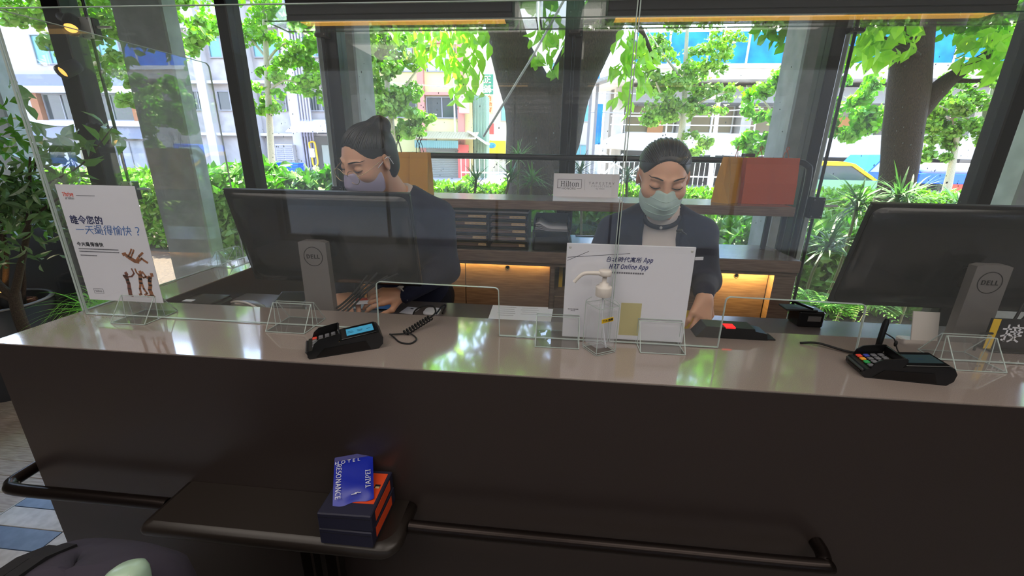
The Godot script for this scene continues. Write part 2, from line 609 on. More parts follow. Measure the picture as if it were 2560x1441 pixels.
func spot(label: String, mount: Vector3, knuckle: Vector3, dir: Vector3, lit: bool):
	var t := thing("spotlight", label, "spotlight", mount)
	var d := dir.normalized()
	var st := ns()
	tube(st, smooth([mount, mount.lerp(knuckle, 0.5) + Vector3(0, 0.012, 0.02), knuckle]), 0.02, 10)
	ball(st, knuckle, Vector3(0.03, 0.03, 0.03), 10)
	wpart(t, "arm", st, M.black_matte)
	var b := Basis(d.cross(Vector3.UP).normalized(), d, d.cross(Vector3.UP).normalized().cross(d))
	var T := Transform3D(b, knuckle)
	st = ns()
	lathe(st, [Vector2(0.012, -0.045), Vector2(0.034, -0.035), Vector2(0.038, -0.01), Vector2(0.038, 0.075), Vector2(0.034, 0.077), Vector2(0.031, 0.055), Vector2(0.002, 0.054)], 18, T)
	wpart(t, "head", st, M.black_matte)
	st = ns()
	lathe(st, [Vector2(0.001, 0.0545), Vector2(0.029, 0.056), Vector2(0.028, 0.059), Vector2(0.001, 0.066)], 16, T)
	wpart(t, "lens", st, M.warm_led if lit else M.black_gloss)
	if lit:
		var l := SpotLight3D.new()
		l.name = "spot_lamp"
		l.light_color = Color(1.0, 0.78, 0.45)
		l.light_energy = 0.35
		l.spot_angle = 32
		l.spot_range = 20
		l.spot_attenuation = 2.0
		l.light_size = 0.03
		l.shadow_enabled = true
		t.add_child(l, true)
		var p := knuckle + d * 0.085
		l.transform = wt(t).affine_inverse() * Transform3D(Basis.looking_at(d), p)

func pendant(label: String, x0: float, x1: float, g0: float, g1: float):
	var z0 := -1.035
	var z1 := -0.925
	var yb := 2.078
	var t := thing("pendant_lamp", label, "pendant lamp", Vector3((x0 + x1) / 2, yb, -0.98))
	var st := bx(x0, x1, yb + 0.02, 2.36, z0, z1, 0.004)
	addb(st, x0, x1, yb, yb + 0.02, z1 - 0.012, z1, 0.002)
	addb(st, x0, x1, yb, yb + 0.02, z0, z0 + 0.008, 0.002)
	addb(st, x0, x0 + 0.03, yb, yb + 0.02, z0 + 0.008, z1 - 0.012)
	addb(st, x1 - 0.03, x1, yb, yb + 0.02, z0 + 0.008, z1 - 0.012)
	wpart(t, "housing", st, M.black_matte)
	wpart(t, "diffuser", bx(x0 + 0.03, x1 - 0.03, yb + 0.008, yb + 0.019, z0 + 0.009, z1 - 0.013), M.warm_strip)
	for x in [g0, g1 - 0.006]:
		wpart(t, "glass_end", bx(x, x + 0.006, yb, 2.36, z0 - 0.03, z1 + 0.012), M.green_glass)
		wpart(t, "glass_edge", bx(x, x + 0.006, yb - 0.0035, yb, z0 - 0.03, z1 + 0.012), mt("glass_edge_green", Color(0.05, 0.24, 0.17), 0.15))
	wpart(t, "glass_back", bx(g0, g1, yb, 2.36, z0 - 0.036, z0 - 0.03), M.green_glass)
	for z in [z0 - 0.036, z1 + 0.006]:
		wpart(t, "glass_edge", bx(g0, g1, yb - 0.0035, yb, z, z + 0.006), M.glass_edge_green)
	wpart(t, "glass_base", bx(g0, g1, yb - 0.009, yb - 0.0035, z0 - 0.03, z1 + 0.012), M.window_glass)
	for x in [x0 + 0.1, x1 - 0.1]:
		st = ns()
		tube(st, [Vector3(x, 2.36, -0.98), Vector3(x, 3.0, -0.98)], 0.003, 6)
		wpart(t, "cable", st, M.black_plastic)
	var l := AreaLight3D.new()
	l.name = "strip_lamp"
	l.area_size = Vector2(x1 - x0 - 0.08, 0.08)
	l.light_color = Color(1.0, 0.78, 0.4)
	l.light_energy = 0.03
	l.area_range = 20.0
	l.shadow_enabled = true
	t.add_child(l, true)
	l.rotation_degrees = Vector3(-90, 0, 0)
	l.position = Vector3(0, -0.012, 0)

# ---------- the street beyond the glass ----------
func win(parent: Node3D, x0: float, x1: float, y0: float, y1: float, z: float, glass: Material, frame: Material, mull := 1, fw := 0.06):
	var st := ns()
	addb(st, x0, x1, y1 - fw, y1, z - 0.05, z + 0.05)
	addb(st, x0, x1, y0, y0 + fw, z - 0.05, z + 0.05)
	addb(st, x0, x0 + fw, y0 + fw, y1 - fw, z - 0.05, z + 0.05)
	addb(st, x1 - fw, x1, y0 + fw, y1 - fw, z - 0.05, z + 0.05)
	for i in mull:
		var x := lerpf(x0, x1, float(i + 1) / (mull + 1))
		addb(st, x - fw / 2, x + fw / 2, y0 + fw, y1 - fw, z - 0.05, z + 0.04)
	var f := wpart(parent, "window", st, frame)
	wpart(f, "pane", bx(x0 + fw, x1 - fw, y0 + fw, y1 - fw, z - 0.03, z - 0.01), glass)

func build_street():
	grain(mt("soil", Color.WHITE, 0.95), Color(0.16, 0.13, 0.1), Color(0.28, 0.24, 0.18), 0.05, Vector3(1, 1, 1), 4)
	grain(mt("pavement", Color.WHITE, 0.85), Color(0.52, 0.51, 0.5), Color(0.6, 0.59, 0.58), 0.02, Vector3(0.6, 0.6, 0.6), 4)
	grain(mt("asphalt", Color.WHITE, 0.85), Color(0.42, 0.42, 0.43), Color(0.5, 0.5, 0.51), 0.03, Vector3(0.5, 0.5, 0.5), 4)
	struct("ground_soil", bx(-40, 40, -0.3, 0.0, -9.2, -1.85), M.soil)
	struct("sidewalk", bx(-60, 60, -0.3, 0.02, -12.2, -9.2), M.pavement)
	struct("road", bx(-60, 60, -0.3, -0.08, -19.5, -12.2), M.asphalt)
	struct("sidewalk", bx(-60, 60, -0.3, 0.05, -60, -19.5), M.pavement)
	var facade := grain_m("facade_grey", Color(0.58, 0.56, 0.555), Color(0.64, 0.62, 0.615))
	var ledge := mt("facade_light", Color(0.7, 0.68, 0.67), 0.8)
	var frame := mt("window_frame_grey", Color(0.5, 0.5, 0.52), 0.5)
	var teal := mt("pane_teal", Color(0.32, 0.54, 0.57), 0.12)
	var dark := mt("pane_dark", Color(0.2, 0.24, 0.25), 0.1)
	# grey block with piers and ledges
	var t := thing("apartment_block", "grey concrete block with deep piers and teal upper windows behind the slim street tree", "building", Vector3(-17, 0, -26))
	wpart(t, "wall", bx(-21.6, -11.6, 0, 14, -28, -24.3), facade)
	for x in [-20.3, -17.55, -14.95, -11.8]:
		wpart(t, "pier", bx(x - 0.27, x + 0.27, 0, 14, -24.3, -23.85), ledge)
	for y in [2.4, 5.2, 8.0, 10.8]:
		wpart(t, "ledge", bx(-21.6, -11.6, y - 0.09, y + 0.06, -24.3, -23.95), ledge)
	var f := 0
	for y in [3.68, 6.45, 9.25]:
		for x in [-21.3, -19.75, -17.1, -14.2]:
			var x1: float = x + (0.7 if x < -21 else 1.55)
			win(t, x, x1, y, y + 1.08, -24.24, teal if f > 0 else dark, frame)
		f += 1
	for x in [-14.62, -14.45, -14.28, -14.11, -13.94]:
		var st := ns()
		tube(st, [Vector3(x, 0.1, -23.8), Vector3(x, 12, -23.8)], 0.05, 8)
		wpart(t, "drain_pipe", st, mt("pipe_lilac", Color(0.62, 0.6, 0.68), 0.5))
	wpart(t, "door", bx(-13.45, -12.7, 0.0, 1.85, -24.3, -23.7, 0.02), mt("door_steel", Color(0.55, 0.57, 0.53), 0.5))
	wpart(t, "door_surround", bx(-14.0, -12.3, 0.0, 2.3, -24.3, -23.8), mt("pebble_dash", Color(0.38, 0.37, 0.35), 0.9))
	var st := ns()
	box(st, Vector3(-13.0, 2.85, -23.3), Vector3(3.6, 0.06, 1.6), 0.0, Transform3D(Basis.IDENTITY, Vector3(-13.0, 2.85, -23.3)) * Transform3D(Basis(Vector3.RIGHT, 0.45), Vector3.ZERO) * Transform3D(Basis.IDENTITY, -Vector3(-13.0, 2.85, -23.3)))
	var aw := wpart(t, "awning", st, mt("awning_white", Color(0.78, 0.76, 0.82), 0.6))
	for x in [-14.2, -13.0, -11.8]:
		st = ns()
		bar(st, Vector3(x, 2.47, -22.6), Vector3(x, 3.22, -24.0), 0.04, 0.08)
		wpart(aw, "awning_rib", st, ledge)
	# utility cabinet, crates and meter in front of it
	t = thing("utility_cabinet", "pale louvred cabinet on the grey wall left of the drain pipes", "cabinet", Vector3(-15.7, 0.72, -23.6))
	wpart(t, "body", bx(-16.15, -15.1, 0.72, 1.85, -23.84, -23.5, 0.02), ledge)
	for i in 9:
		for x in [[-16.1, -15.65], [-15.6, -15.15]]:
			wpart(t, "louvre", bx(x[0], x[1], 0.82 + i * 0.115, 0.88 + i * 0.115, -23.5, -23.47), frame)
	var blue := mt("crate_blue", Color(0.05, 0.35, 0.85), 0.5)
	k_crates([-16.0, -14.75], blue)
	t = thing("gas_meter", "white gas meter with yellow pipes beside the steel door", "meter", Vector3(-14.0, 0.6, -23.6))
	wpart(t, "box", bx(-14.15, -13.85, 1.15, 1.65, -23.8, -23.55, 0.03), M.paper)
	st = ns()
	tube(st, smooth([Vector3(-14.1, 1.65, -23.6), Vector3(-14.1, 1.95, -23.6), Vector3(-13.8, 1.98, -23.6), Vector3(-13.75, 1.5, -23.6), Vector3(-13.75, 0.8, -23.6), Vector3(-14.0, 0.7, -23.6), Vector3(-14.05, 1.15, -23.6)]), 0.05, 8)
	wpart(t, "pipe", st, M.yellow)
	# low brick block at the far left
	t = thing("office_block", "low office block with white and slate bands and brick piers at far left", "building", Vector3(-29, 0, -26))
	wpart(t, "wall", bx(-42, -21.8, 0, 14, -28, -24.6), ledge)
	for y in [[2.05, 2.75], [4.95, 5.6]]:
		wpart(t, "slate_band", bx(-42, -21.8, y[0], y[1], -24.6, -24.0), mt("slate_band", Color(0.45, 0.47, 0.54), 0.6))
	for y in [[2.75, 3.05], [4.6, 4.95]]:
		wpart(t, "white_band", bx(-42, -21.8, y[0], y[1], -24.6, -23.85), mt("white_band", Color(0.86, 0.86, 0.87), 0.6))
	var brick := mt("brick_orange", Color(0.58, 0.38, 0.26), 0.85)
	for x in [-31.6, -28.6, -25.0]:
		wpart(t, "brick_pier", bx(x - 0.25, x + 0.25, 3.05, 4.6, -24.6, -24.1), brick)
	for x in [[-31.3, -28.9], [-28.3, -25.3], [-24.7, -22]]:
		win(t, x[0], x[1], 3.08, 4.58, -24.4, dark, frame, 1)
		win(t, x[0] + 0.2, x[1] - 0.2, 6.2, 7.8, -24.5, teal, frame, 1)
		win(t, x[0], x[1], 0.3, 1.95, -24.4, mt("shop_pane", Color(0.55, 0.57, 0.6), 0.2), frame, 2)
	t = thing("banner_flag", "narrow red banner flag with a yellow patch in front of the office block", "flag", Vector3(-27.6, 0.5, -23))
	st = ns()
	tube(st, [Vector3(-27.75, 0.04, -22.9), Vector3(-27.75, 2.2, -22.9)], 0.03, 6)
	wpart(t, "pole", st, M.steel)
	wpart(t, "cloth", bx(-27.72, -27.3, 0.8, 2.1, -22.92, -22.88), mt("flag_red", Color(0.9, 0.15, 0.1), 0.7))
	wpart(t, "patch", bx(-27.45, -27.1, 1.2, 1.6, -22.87, -22.84), M.yellow)
	# pink and cream shop house
	var pink := mt("pink_pier", Color(0.7, 0.48, 0.43), 0.8)
	var cream := mt("cream_wall", Color(0.76, 0.74, 0.52), 0.85)
	t = thing("shop_house", "cream shop house with pink piers and a roller shutter left of the big trunk", "building", Vector3(-7.2, 0, -28))
	wpart(t, "wall", bx(-11.5, -5.1, 0, 13, -30.5, -26.3), cream)
	for x in [-11.25, -8.15, -5.75]:
		wpart(t, "pier", bx(x - 0.19, x + 0.19, 0, 13, -26.3, -26.0), pink)
	for y in [4.85, 7.6]:
		wpart(t, "band", bx(-11.5, -5.4, y - 0.07, y + 0.1, -26.3, -26.05), pink)
	for x in [[-7.9, -5.98], [-11.0, -8.5]]:
		win(t, x[0], x[1], 3.5, 4.72, -26.25, dark, frame, 1)
		win(t, x[0] + 0.1, x[1] - 0.1, 6.05, 7.3, -26.25, mt("pane_pale", Color(0.66, 0.76, 0.78), 0.15), frame, 2)
	var tin := mt("tin_roof", Color(0.62, 0.58, 0.45), 0.6)
	for i in 26:
		var x := -8.75 + i * 0.16
		st = ns()
		bar(st, Vector3(x, 2.72, -26.0), Vector3(x, 2.3, -24.9), 0.15, 0.05)
		wpart(t, "canopy_sheet", st, tin)
	for i in 21:
		var x := -8.35 + i * 0.125
		st = ns()
		prism(st, pv([x, 2.2, x + 0.12, 2.2, x + 0.12, 1.82, x + 0.06, 1.75, x, 1.82]), 0.02, at(0, 0, -25.0))
		wpart(t, "valance_strip", st, mt("valance_teal", Color(0.36, 0.5, 0.47), 0.7))
	for i in 18:
		wpart(t, "shutter_slat", bx(-7.95, -5.92, i * 0.105, i * 0.105 + 0.095, -26.05, -25.98), mt("shutter", Color(0.52, 0.53, 0.5), 0.6))
	wpart(t, "red_pillar", bx(-5.9, -5.3, 0, 2.0, -26.0, -25.6), mt("pillar_red", Color(0.78, 0.36, 0.33), 0.8))
	wpart(t, "white_pipe", bx(-6.15, -6.07, 2.6, 6.5, -26.0, -25.9), M.paper)
	wpart(t, "sign_box", bx(-5.75, -5.2, 3.75, 4.85, -25.9, -25.5, 0.03), mt("sign_pink", Color(0.85, 0.6, 0.6), 0.6))
	t = thing("corrugated_shed", "tall green corrugated shed between the shop house and the alley", "shed", Vector3(-4.7, 0, -27))
	for i in 9:
		wpart(t, "sheet", bx(-5.05 + i * 0.09, -4.97 + i * 0.09, 0, 4.8, -27.5, -26.3 + 0.03 * (i % 2)), mt("tin_green", Color(0.42, 0.52, 0.43), 0.6))
	st = ns()
	bar(st, Vector3(-5.2, 2.75, -25.9), Vector3(-4.1, 2.05, -25.9), 1.6, 0.06, Vector3.UP)
	wpart(t, "lean_to_roof", st, mt("tin_pale", Color(0.72, 0.75, 0.66), 0.5))
	# signs along the alley
	t = thing("hanging_sign", "tall green sign with white characters in the alley left of the big trunk", "sign", Vector3(-5.05, 5.5, -32))
	wpart(t, "board", bx(-5.45, -4.65, 5.55, 6.85, -32.1, -31.95, 0.02), mt("sign_green", Color(0.12, 0.42, 0.38), 0.6))
	st = ns()
	strokes(st, "10,12,90,12 50,12,50,88 50,48,82,48 24,42,24,88 6,88,94,88", at(-5.05, 6.5, -31.94), 0.52, 0.06)
	strokes(st, "28,6,8,34 28,6,50,30 14,40,46,40 12,58,48,58 30,40,30,88 8,88,52,88 16,68,22,80 46,66,40,80 72,6,56,26 64,14,92,14 62,14,90,44 88,14,58,44 62,54,92,54 60,66,94,66 58,80,96,80 77,46,77,96", at(-5.05, 5.88, -31.94), 0.56, 0.05)
	wpart(t, "lettering", st, M.white_ink)
	t = thing("hanging_sign", "cream sign with orange characters below the green alley sign", "sign", Vector3(-5.0, 4.25, -32))
	wpart(t, "board", bx(-5.35, -4.65, 4.22, 5.5, -32.1, -31.95, 0.02), M.label_cream)
	st = ns()
	strokes(st, "46,4,38,18 22,18,22,94 78,18,78,94 22,18,78,18 22,42,78,42 22,66,78,66 22,94,78,94", at(-4.9, 5.28, -31.94), 0.34, 0.04)
	strokes(st, "16,10,16,78 46,10,46,74 16,10,46,10 16,32,46,32 16,54,46,54 6,82,54,72 56,34,94,34 92,34,88,90 88,90,78,86 72,8,72,50 72,50,54,94", at(-4.9, 4.9, -31.94), 0.34, 0.04)
	strokes(st, "30,4,16,20 26,10,48,10 46,10,20,40 24,22,40,32 56,8,92,8 90,8,64,38 62,18,90,38 50,40,14,58 50,40,88,58 34,56,66,56 30,66,70,66 30,56,30,94 30,78,70,78 70,56,70,78 30,94,48,86 52,80,76,96", at(-4.9, 4.5, -31.94), 0.36, 0.035)
	wpart(t, "lettering", st, M.ink_red)
	t = thing("hanging_sign", "small red signboard lowest in the alley left of the big trunk", "sign", Vector3(-5.0, 2.9, -32))
	wpart(t, "board", bx(-5.4, -4.6, 2.85, 3.6, -32.1, -31.95, 0.02), mt("sign_red", Color(0.82, 0.22, 0.25), 0.6))
	t = thing("shop_sign", "yellow shop sign with a blue oval at the end of the alley", "sign", Vector3(-4.4, 1.4, -31))
	wpart(t, "board", bx(-5.2, -3.6, 1.5, 2.4, -31.1, -30.95, 0.02), M.yellow)
	st = ns()
	lathe(st, [Vector2(0.001, 0), Vector2(0.3, 0), Vector2(0.3, 0.03), Vector2(0.001, 0.03)], 20, Transform3D(Basis(Vector3.RIGHT, PI / 2).scaled(Vector3(1, 0.65, 1)), Vector3(-4.6, 2.05, -30.95)))
	wpart(t, "oval", st, M.cover_blue)
	t = thing("alley_block", "pale apartment block closing the alley behind the signs", "building", Vector3(-2, 0, -36))
	wpart(t, "wall", bx(-5.5, 3.5, 0, 13, -40, -36), mt("pale_block", Color(0.6, 0.6, 0.58), 0.85))
	for y in [1.0, 4.0, 7.0]:
		for x in [-4.6, -2.6, -0.6, 1.4]:
			win(t, x, x + 1.2, y, y + 1.3, -35.98, teal, frame, 1)
	# building site with blue sheeting
	var pale := grain_m("site_pale", Color(0.7, 0.68, 0.64), Color(0.76, 0.74, 0.7))
	t = thing("construction_building", "pale half-finished building wrapped in blue sheeting across the street", "building", Vector3(12, 0, -24))
	wpart(t, "core_wall", bx(2.8, 30, 0, 5.2, -27, -24.2), mt("site_grey", Color(0.5, 0.49, 0.47), 0.85))
	st = ns()
	prism(st, pv([2.0, 1.95, 3.0, 2.55, 3.6, 2.62, 30, 2.62, 30, 1.6, 5.6, 1.6, 5.6, 1.75, 3.4, 1.8]), 2.2, at(0, 0, -24.0))
	wpart(t, "balcony_front", st, pale)
	st = ns()
	prism(st, pv([1.9, 4.75, 3.2, 5.5, 30, 5.5, 30, 5.05, 3.8, 4.95]), 3.0, at(0, 0, -24.6))
	wpart(t, "roof_slab", st, pale)
	wpart(t, "fascia", bx(3.2, 30, 5.42, 5.6, -22.0, -21.5), mt("fascia_white", Color(0.88, 0.88, 0.88), 0.6))
	wpart(t, "ceiling_band", bx(3.5, 30, 4.05, 4.75, -24.1, -22.4), mt("site_dull_grey", Color(0.5, 0.5, 0.49), 0.85))  # plain dull grey band under the roof slab
	for x in [3.2, 6.6, 9.6, 13.2, 16.6, 20.4]:
		wpart(t, "column", bx(x - 0.25, x + 0.25, 0, 5.1, -24.2, -23.4), pale)
	for x in [[3.6, 6.2], [7.0, 9.2], [10.0, 12.8], [13.6, 16.2], [17.0, 20.0]]:
		win(t, x[0], x[1], 2.7, 4.1, -24.1, mt("pane_tan", Color(0.5, 0.45, 0.34), 0.2), mt("frame_white", Color(0.82, 0.82, 0.8), 0.5), 1)
		wpart(t, "dark_opening_sheet", bx(x[0], x[1], 0.05, 1.55, -24.22, -24.15), mt("opening_dark", Color(0.3, 0.29, 0.28), 0.8))  # dark sheet painting the shade inside the ground floor
	wpart(t, "plywood", bx(14.1, 15.4, 2.7, 3.55, -23.95, -23.85), mt("plywood", Color(0.72, 0.5, 0.3), 0.8))
	wpart(t, "plywood", bx(4.8, 5.6, 2.7, 3.4, -23.95, -23.85), M.plywood)
	for y in [2.95, 3.35]:
		wpart(t, "railing", bx(2.6, 9.4, y, y + 0.05, -21.85, -21.78), M.frame_white)
	for x in [3.2, 5.3, 7.4, 9.4]:
		wpart(t, "railing_post", bx(x - 0.03, x + 0.03, 2.6, 3.5, -21.86, -21.79), M.frame_white)
	var tarp := grain_m("tarp_blue", Color(0.04, 0.42, 0.86), Color(0.1, 0.52, 0.94))
	var x0 := 3.3
	while x0 < 24.0:
		wpart(t, "blue_sheet", bx(x0, x0 + 1.72, 5.6, 7.0, -22.1, -22.0), tarp)
		st = ns()
		tube(st, [Vector3(x0 + 1.76, 5.3, -21.95), Vector3(x0 + 1.76, 8.6, -21.95)], 0.04, 6)
		wpart(t, "scaffold_pole", st, M.frame_white)
		x0 += 1.76
	for i in 5:
		st = ns()
		tube(st, smooth([Vector3(1.2 + i * 0.45, 9.0, -21.8), Vector3(1.5 + i * 0.5, 7.6 - i * 0.05, -21.8), Vector3(2.4 + i * 0.45, 6.7 - i * 0.08, -21.8), Vector3(3.6 + i * 0.3, 6.3 - i * 0.12, -21.8)]), 0.09, 6)
		wpart(t, "curved_sheet_edge", st, mt("scaffold_white", Color(0.8, 0.85, 0.9), 0.6))
	for s in [[[2.2, 1.7, -20.8], [4.2, 0.2, -20.8]], [[3.2, 1.6, -20.8], [1.9, 0.1, -20.8]], [[4.6, 1.6, -20.8], [2.9, 0.1, -20.8]], [[2.0, 1.2, -20.8], [5.0, 1.35, -20.8]]]:
		st = ns()
		bar(st, Vector3(s[0][0], s[0][1], s[0][2]), Vector3(s[1][0], s[1][1], s[1][2]), 0.12, 0.08)
		wpart(t, "prop", st, M.frame_white)
	t = thing("scaffold_tower", "grey scaffold tower with a small blue cover right of the big trunk", "scaffold", Vector3(1.7, 0, -19.5))
	for x in [1.35, 1.62]:
		wpart(t, "post", bx(x, x + 0.11, 0, 4.5, -19.6, -19.45), mt("scaffold_grey", Color(0.4, 0.4, 0.42), 0.6))
	st = ns()
	bar(st, Vector3(0.9, 4.3, -19.5), Vector3(2.4, 4.75, -19.5), 1.2, 0.12)
	wpart(t, "platform", st, M.site_dull_grey)
	wpart(t, "blue_cover", bx(0.9, 1.75, 4.5, 5.3, -19.9, -19.7, 0.03), tarp)
	wpart(t, "blue_panel", bx(1.75, 2.0, 2.0, 3.7, -19.9, -19.8), tarp)
	# lamp post, site fence, vehicles
	t = thing("lamp_post", "slim white lamp post in front of the building site", "lamp post", Vector3(6.35, 0, -18))
	st = ns()
	tube(st, [Vector3(6.45, 0, -18), Vector3(6.3, 3.55, -18), Vector3(6.3, 3.75, -18)], [0.11, 0.07, 0.13], 10)
	wpart(t, "pole", st, M.frame_white)
	wpart(t, "lantern", bx(5.95, 6.65, 3.72, 3.82, -18.2, -17.8, 0.03), M.frame_white)
	t = thing("site_fence", "low white street fence with slim bars behind the woman in the pale mask", "fence", Vector3(2, 0, -13))
	for y in [0.95, 1.38]:
		wpart(t, "rail", bx(-3.0, 5.6, y, y + 0.04, -13.0, -12.96), M.frame_white)
	for i in 58:
		wpart(t, "bar", bx(-3.0 + i * 0.15, -2.98 + i * 0.15, 0.0, 1.38, -12.99, -12.97), M.frame_white)
	vehicle_taxi()
	vehicle_truck()
	# overhead wires
	for s in [[[-11, 4.9, -21], [4, 4.25, -21], "thin cable crossing in front of the cream shop house"], [[-4.5, 1.9, -9.0], [0.9, 5.2, -9.0], "slanting stay cable across the big trunk"], [[1.4, 3.4, -20.3], [9.0, 3.6, -20.3], "thin white cable along the balcony of the building site"]]:
		st = ns()
		var a := Vector3(s[0][0], s[0][1], s[0][2])
		var b := Vector3(s[1][0], s[1][1], s[1][2])
		if a.z > -10:
			a = Vector3(-0.75, 1.75, -3.7); b = Vector3(0.22, 3.3, -3.7)
		tube(st, [a, a.lerp(b, 0.5) - Vector3(0, 0.04 if a.z > -10 else 0.15, 0), b], 0.012 if a.z > -10 else 0.025, 6)
		one("overhead_cable", st, mt("cable_grey", Color(0.6, 0.6, 0.6), 0.5), s[2], "cable")

func grain_m(key: String, a: Color, b: Color) -> StandardMaterial3D:
	var m := mt(key, Color.WHITE, 0.85)
	grain(m, a, b, 0.015, Vector3(0.3, 0.3, 0.3), 4, 256)
	return m

func k_crates(xs: Array, m: Material):
	var i := 0
	for x in xs:
		for k in 4:
			var y0: float = 0.1 + k * 0.19
			var t := thing("crate", ["lowest", "second lowest", "second highest", "topmost"][k] + [" blue plastic crate of the stack under the louvred cabinet", " blue plastic crate of the stack beside the gas meter"][i], "crate", Vector3(x, y0, -22.8), 0.0, ["crates under the cabinet", "crates beside the gas meter"][i])
			wpart(t, "body", bx(x - 0.42, x + 0.42, y0, y0 + 0.13, -23.1, -22.55, 0.02), m)
			wpart(t, "rim", bx(x - 0.45, x + 0.45, y0 + 0.13, y0 + 0.18, -23.13, -22.52, 0.02), mt("crate_rim", Color(0.1, 0.45, 0.95), 0.5))
		i += 1

func wheel(t: Node3D, p: Vector3, r: float, w: float):
	var st := ns()
	var T := Transform3D(Basis(Vector3.RIGHT, PI / 2), p)
	lathe(st, [Vector2(r * 0.6, -w / 2), Vector2(r * 0.95, -w / 2), Vector2(r, -w / 2 + 0.03), Vector2(r, w / 2 - 0.03), Vector2(r * 0.95, w / 2), Vector2(r * 0.6, w / 2)], 22, T)
	var o := wpart(t, "wheel", st, M.black_matte)
	st = ns()
	lathe(st, [Vector2(0.001, -w / 2 - 0.01), Vector2(r * 0.6, -w / 2 + 0.01), Vector2(r * 0.6, w / 2 - 0.01), Vector2(0.001, w / 2 + 0.01)], 16, T)
	wpart(o, "hub", st, M.steel)

func vehicle_taxi():
	var z := -14.0
	var cx := 8.4
	var t := thing("taxi", "yellow taxi passing behind the hedge at right", "car", Vector3(cx, 0, z))
	var yel := mt("taxi_yellow", Color(0.95, 0.75, 0.08), 0.3)
	var low := mt("taxi_green", Color(0.45, 0.62, 0.5), 0.3)
	var st := ns()
	prism(st, pv([-2.1, 0.3, 2.25, 0.3, 2.3, 0.7, 1.9, 0.86, 1.0, 0.95, -1.6, 0.95, -2.15, 0.8]), 1.7, at(cx, 0, z - 0.85))
	wpart(t, "body", st, low)
	st = ns()
	prism(st, pv([-1.65, 0.95, -1.1, 1.38, -0.7, 1.48, 0.2, 1.48, 0.5, 1.42, 1.25, 0.95, 1.1, 0.95, 0.42, 1.36, -0.98, 1.36, -1.45, 0.95]), 1.56, at(cx, 0, z - 0.78))
	wpart(t, "roof", st, yel)
	st = ns()
	prism(st, pv([-1.42, 0.95, -0.96, 1.35, 0.4, 1.35, 1.06, 0.95]), 1.5, at(cx, 0, z - 0.75))
	wpart(t, "windows", st, mt("car_glass", Color(0.25, 0.3, 0.33), 0.08))
	for x in [-1.3, 1.4]:
		wheel(t, Vector3(cx + x, 0.3, z + 0.78), 0.31, 0.2)
		wheel(t, Vector3(cx + x, 0.3, z - 0.78), 0.31, 0.2)

func vehicle_truck():
	var z := -17.0
	var cx := 15.2
	var t := thing("truck", "blue flatbed truck with a white tank seen behind the right trunk", "truck", Vector3(cx, 0, z))
	var blue := mt("truck_blue", Color(0.06, 0.36, 0.85), 0.35)
	var st := ns()
	prism(st, pv([-4.1, 0.5, -4.05, 1.1, -3.6, 1.7, -2.5, 1.74, -2.4, 0.5]), 1.9, at(cx, 0, z - 0.95))
	wpart(t, "cab", st, blue)
	st = ns()
	prism(st, pv([-3.98, 1.12, -3.62, 1.6, -2.75, 1.62, -2.75, 1.12]), 1.94, at(cx, 0, z - 0.97))
	wpart(t, "cab_window", st, mt("cab_glass", Color(0.6, 0.72, 0.78), 0.1))
	wpart(t, "bed", bx(cx - 2.3, cx + 4.6, 0.75, 1.1, z - 0.95, z + 0.95, 0.02), blue)
	wpart(t, "tank", bx(cx - 2.2, cx + 4.5, 1.1, 1.45, z - 0.85, z + 0.85, 0.12), M.white_band)
	wpart(t, "skirt", bx(cx - 1.2, cx + 0.6, 0.3, 0.85, z + 0.7, z + 0.93, 0.02), mt("skirt_red", Color(0.8, 0.25, 0.15), 0.5))
	for x in [-3.1, 1.6, 3.4]:
		wheel(t, Vector3(cx + x, 0.42, z + 0.8), 0.43, 0.28)
		wheel(t, Vector3(cx + x, 0.42, z - 0.8), 0.43, 0.28)

# ---------- plants ----------
# one leaf: a folded blade along +y, w wide, l long
func leaf(st: SurfaceTool, T: Transform3D, l: float, w: float, curl := 0.15):
	st.set_smooth_group(-1)
	var f := w * 0.16
	var p := [Vector3(0, 0, 0), Vector3(w * 0.42, l * 0.3, f), Vector3(w * 0.46, l * 0.58, f - curl * l * 0.2), Vector3(0, l, -curl * l), Vector3(-w * 0.46, l * 0.58, f - curl * l * 0.2), Vector3(-w * 0.42, l * 0.3, f), Vector3(0, l * 0.3, 0), Vector3(0, l * 0.6, -curl * l * 0.25)]
	for q in [[0, 1, 6], [1, 2, 7], [1, 7, 6], [2, 3, 7], [0, 6, 5], [5, 6, 7], [5, 7, 4], [4, 7, 3]]:
		for k in q:
			st.add_vertex(T * p[k])

# a blade that arches outwards; faces both ways
func blade(st: SurfaceTool, a: Vector3, dir: Vector3, l: float, w: float, droop: float, seg := 5):
	st.set_smooth_group(-1)
	var side := dir.cross(Vector3.UP).normalized() * w * 0.5
	if side.length() < 0.0001:
		side = Vector3.RIGHT * w * 0.5
	var pts := []
	for i in seg + 1:
		var t := float(i) / seg
		pts.append(a + dir * l * t - Vector3.UP * droop * l * t * t)
	for i in seg:
		var s0 := side * (1.0 - pow(float(i) / seg, 2.0)) * (0.5 if i == 0 else 1.0)
		var s1 := side * (1.0 - pow(float(i + 1) / seg, 2.0))
		st.add_vertex(pts[i] - s0); st.add_vertex(pts[i + 1] - s1); st.add_vertex(pts[i + 1] + s1)
		st.add_vertex(pts[i] - s0); st.add_vertex(pts[i + 1] + s1); st.add_vertex(pts[i] + s0)

func rv() -> Vector3:
	var v := Vector3(rng.randf_range(-1, 1), rng.randf_range(-1, 1), rng.randf_range(-1, 1))
	while v.length() > 1.0 or v.length() < 0.05:
		v = Vector3(rng.randf_range(-1, 1), rng.randf_range(-1, 1), rng.randf_range(-1, 1))
	return v

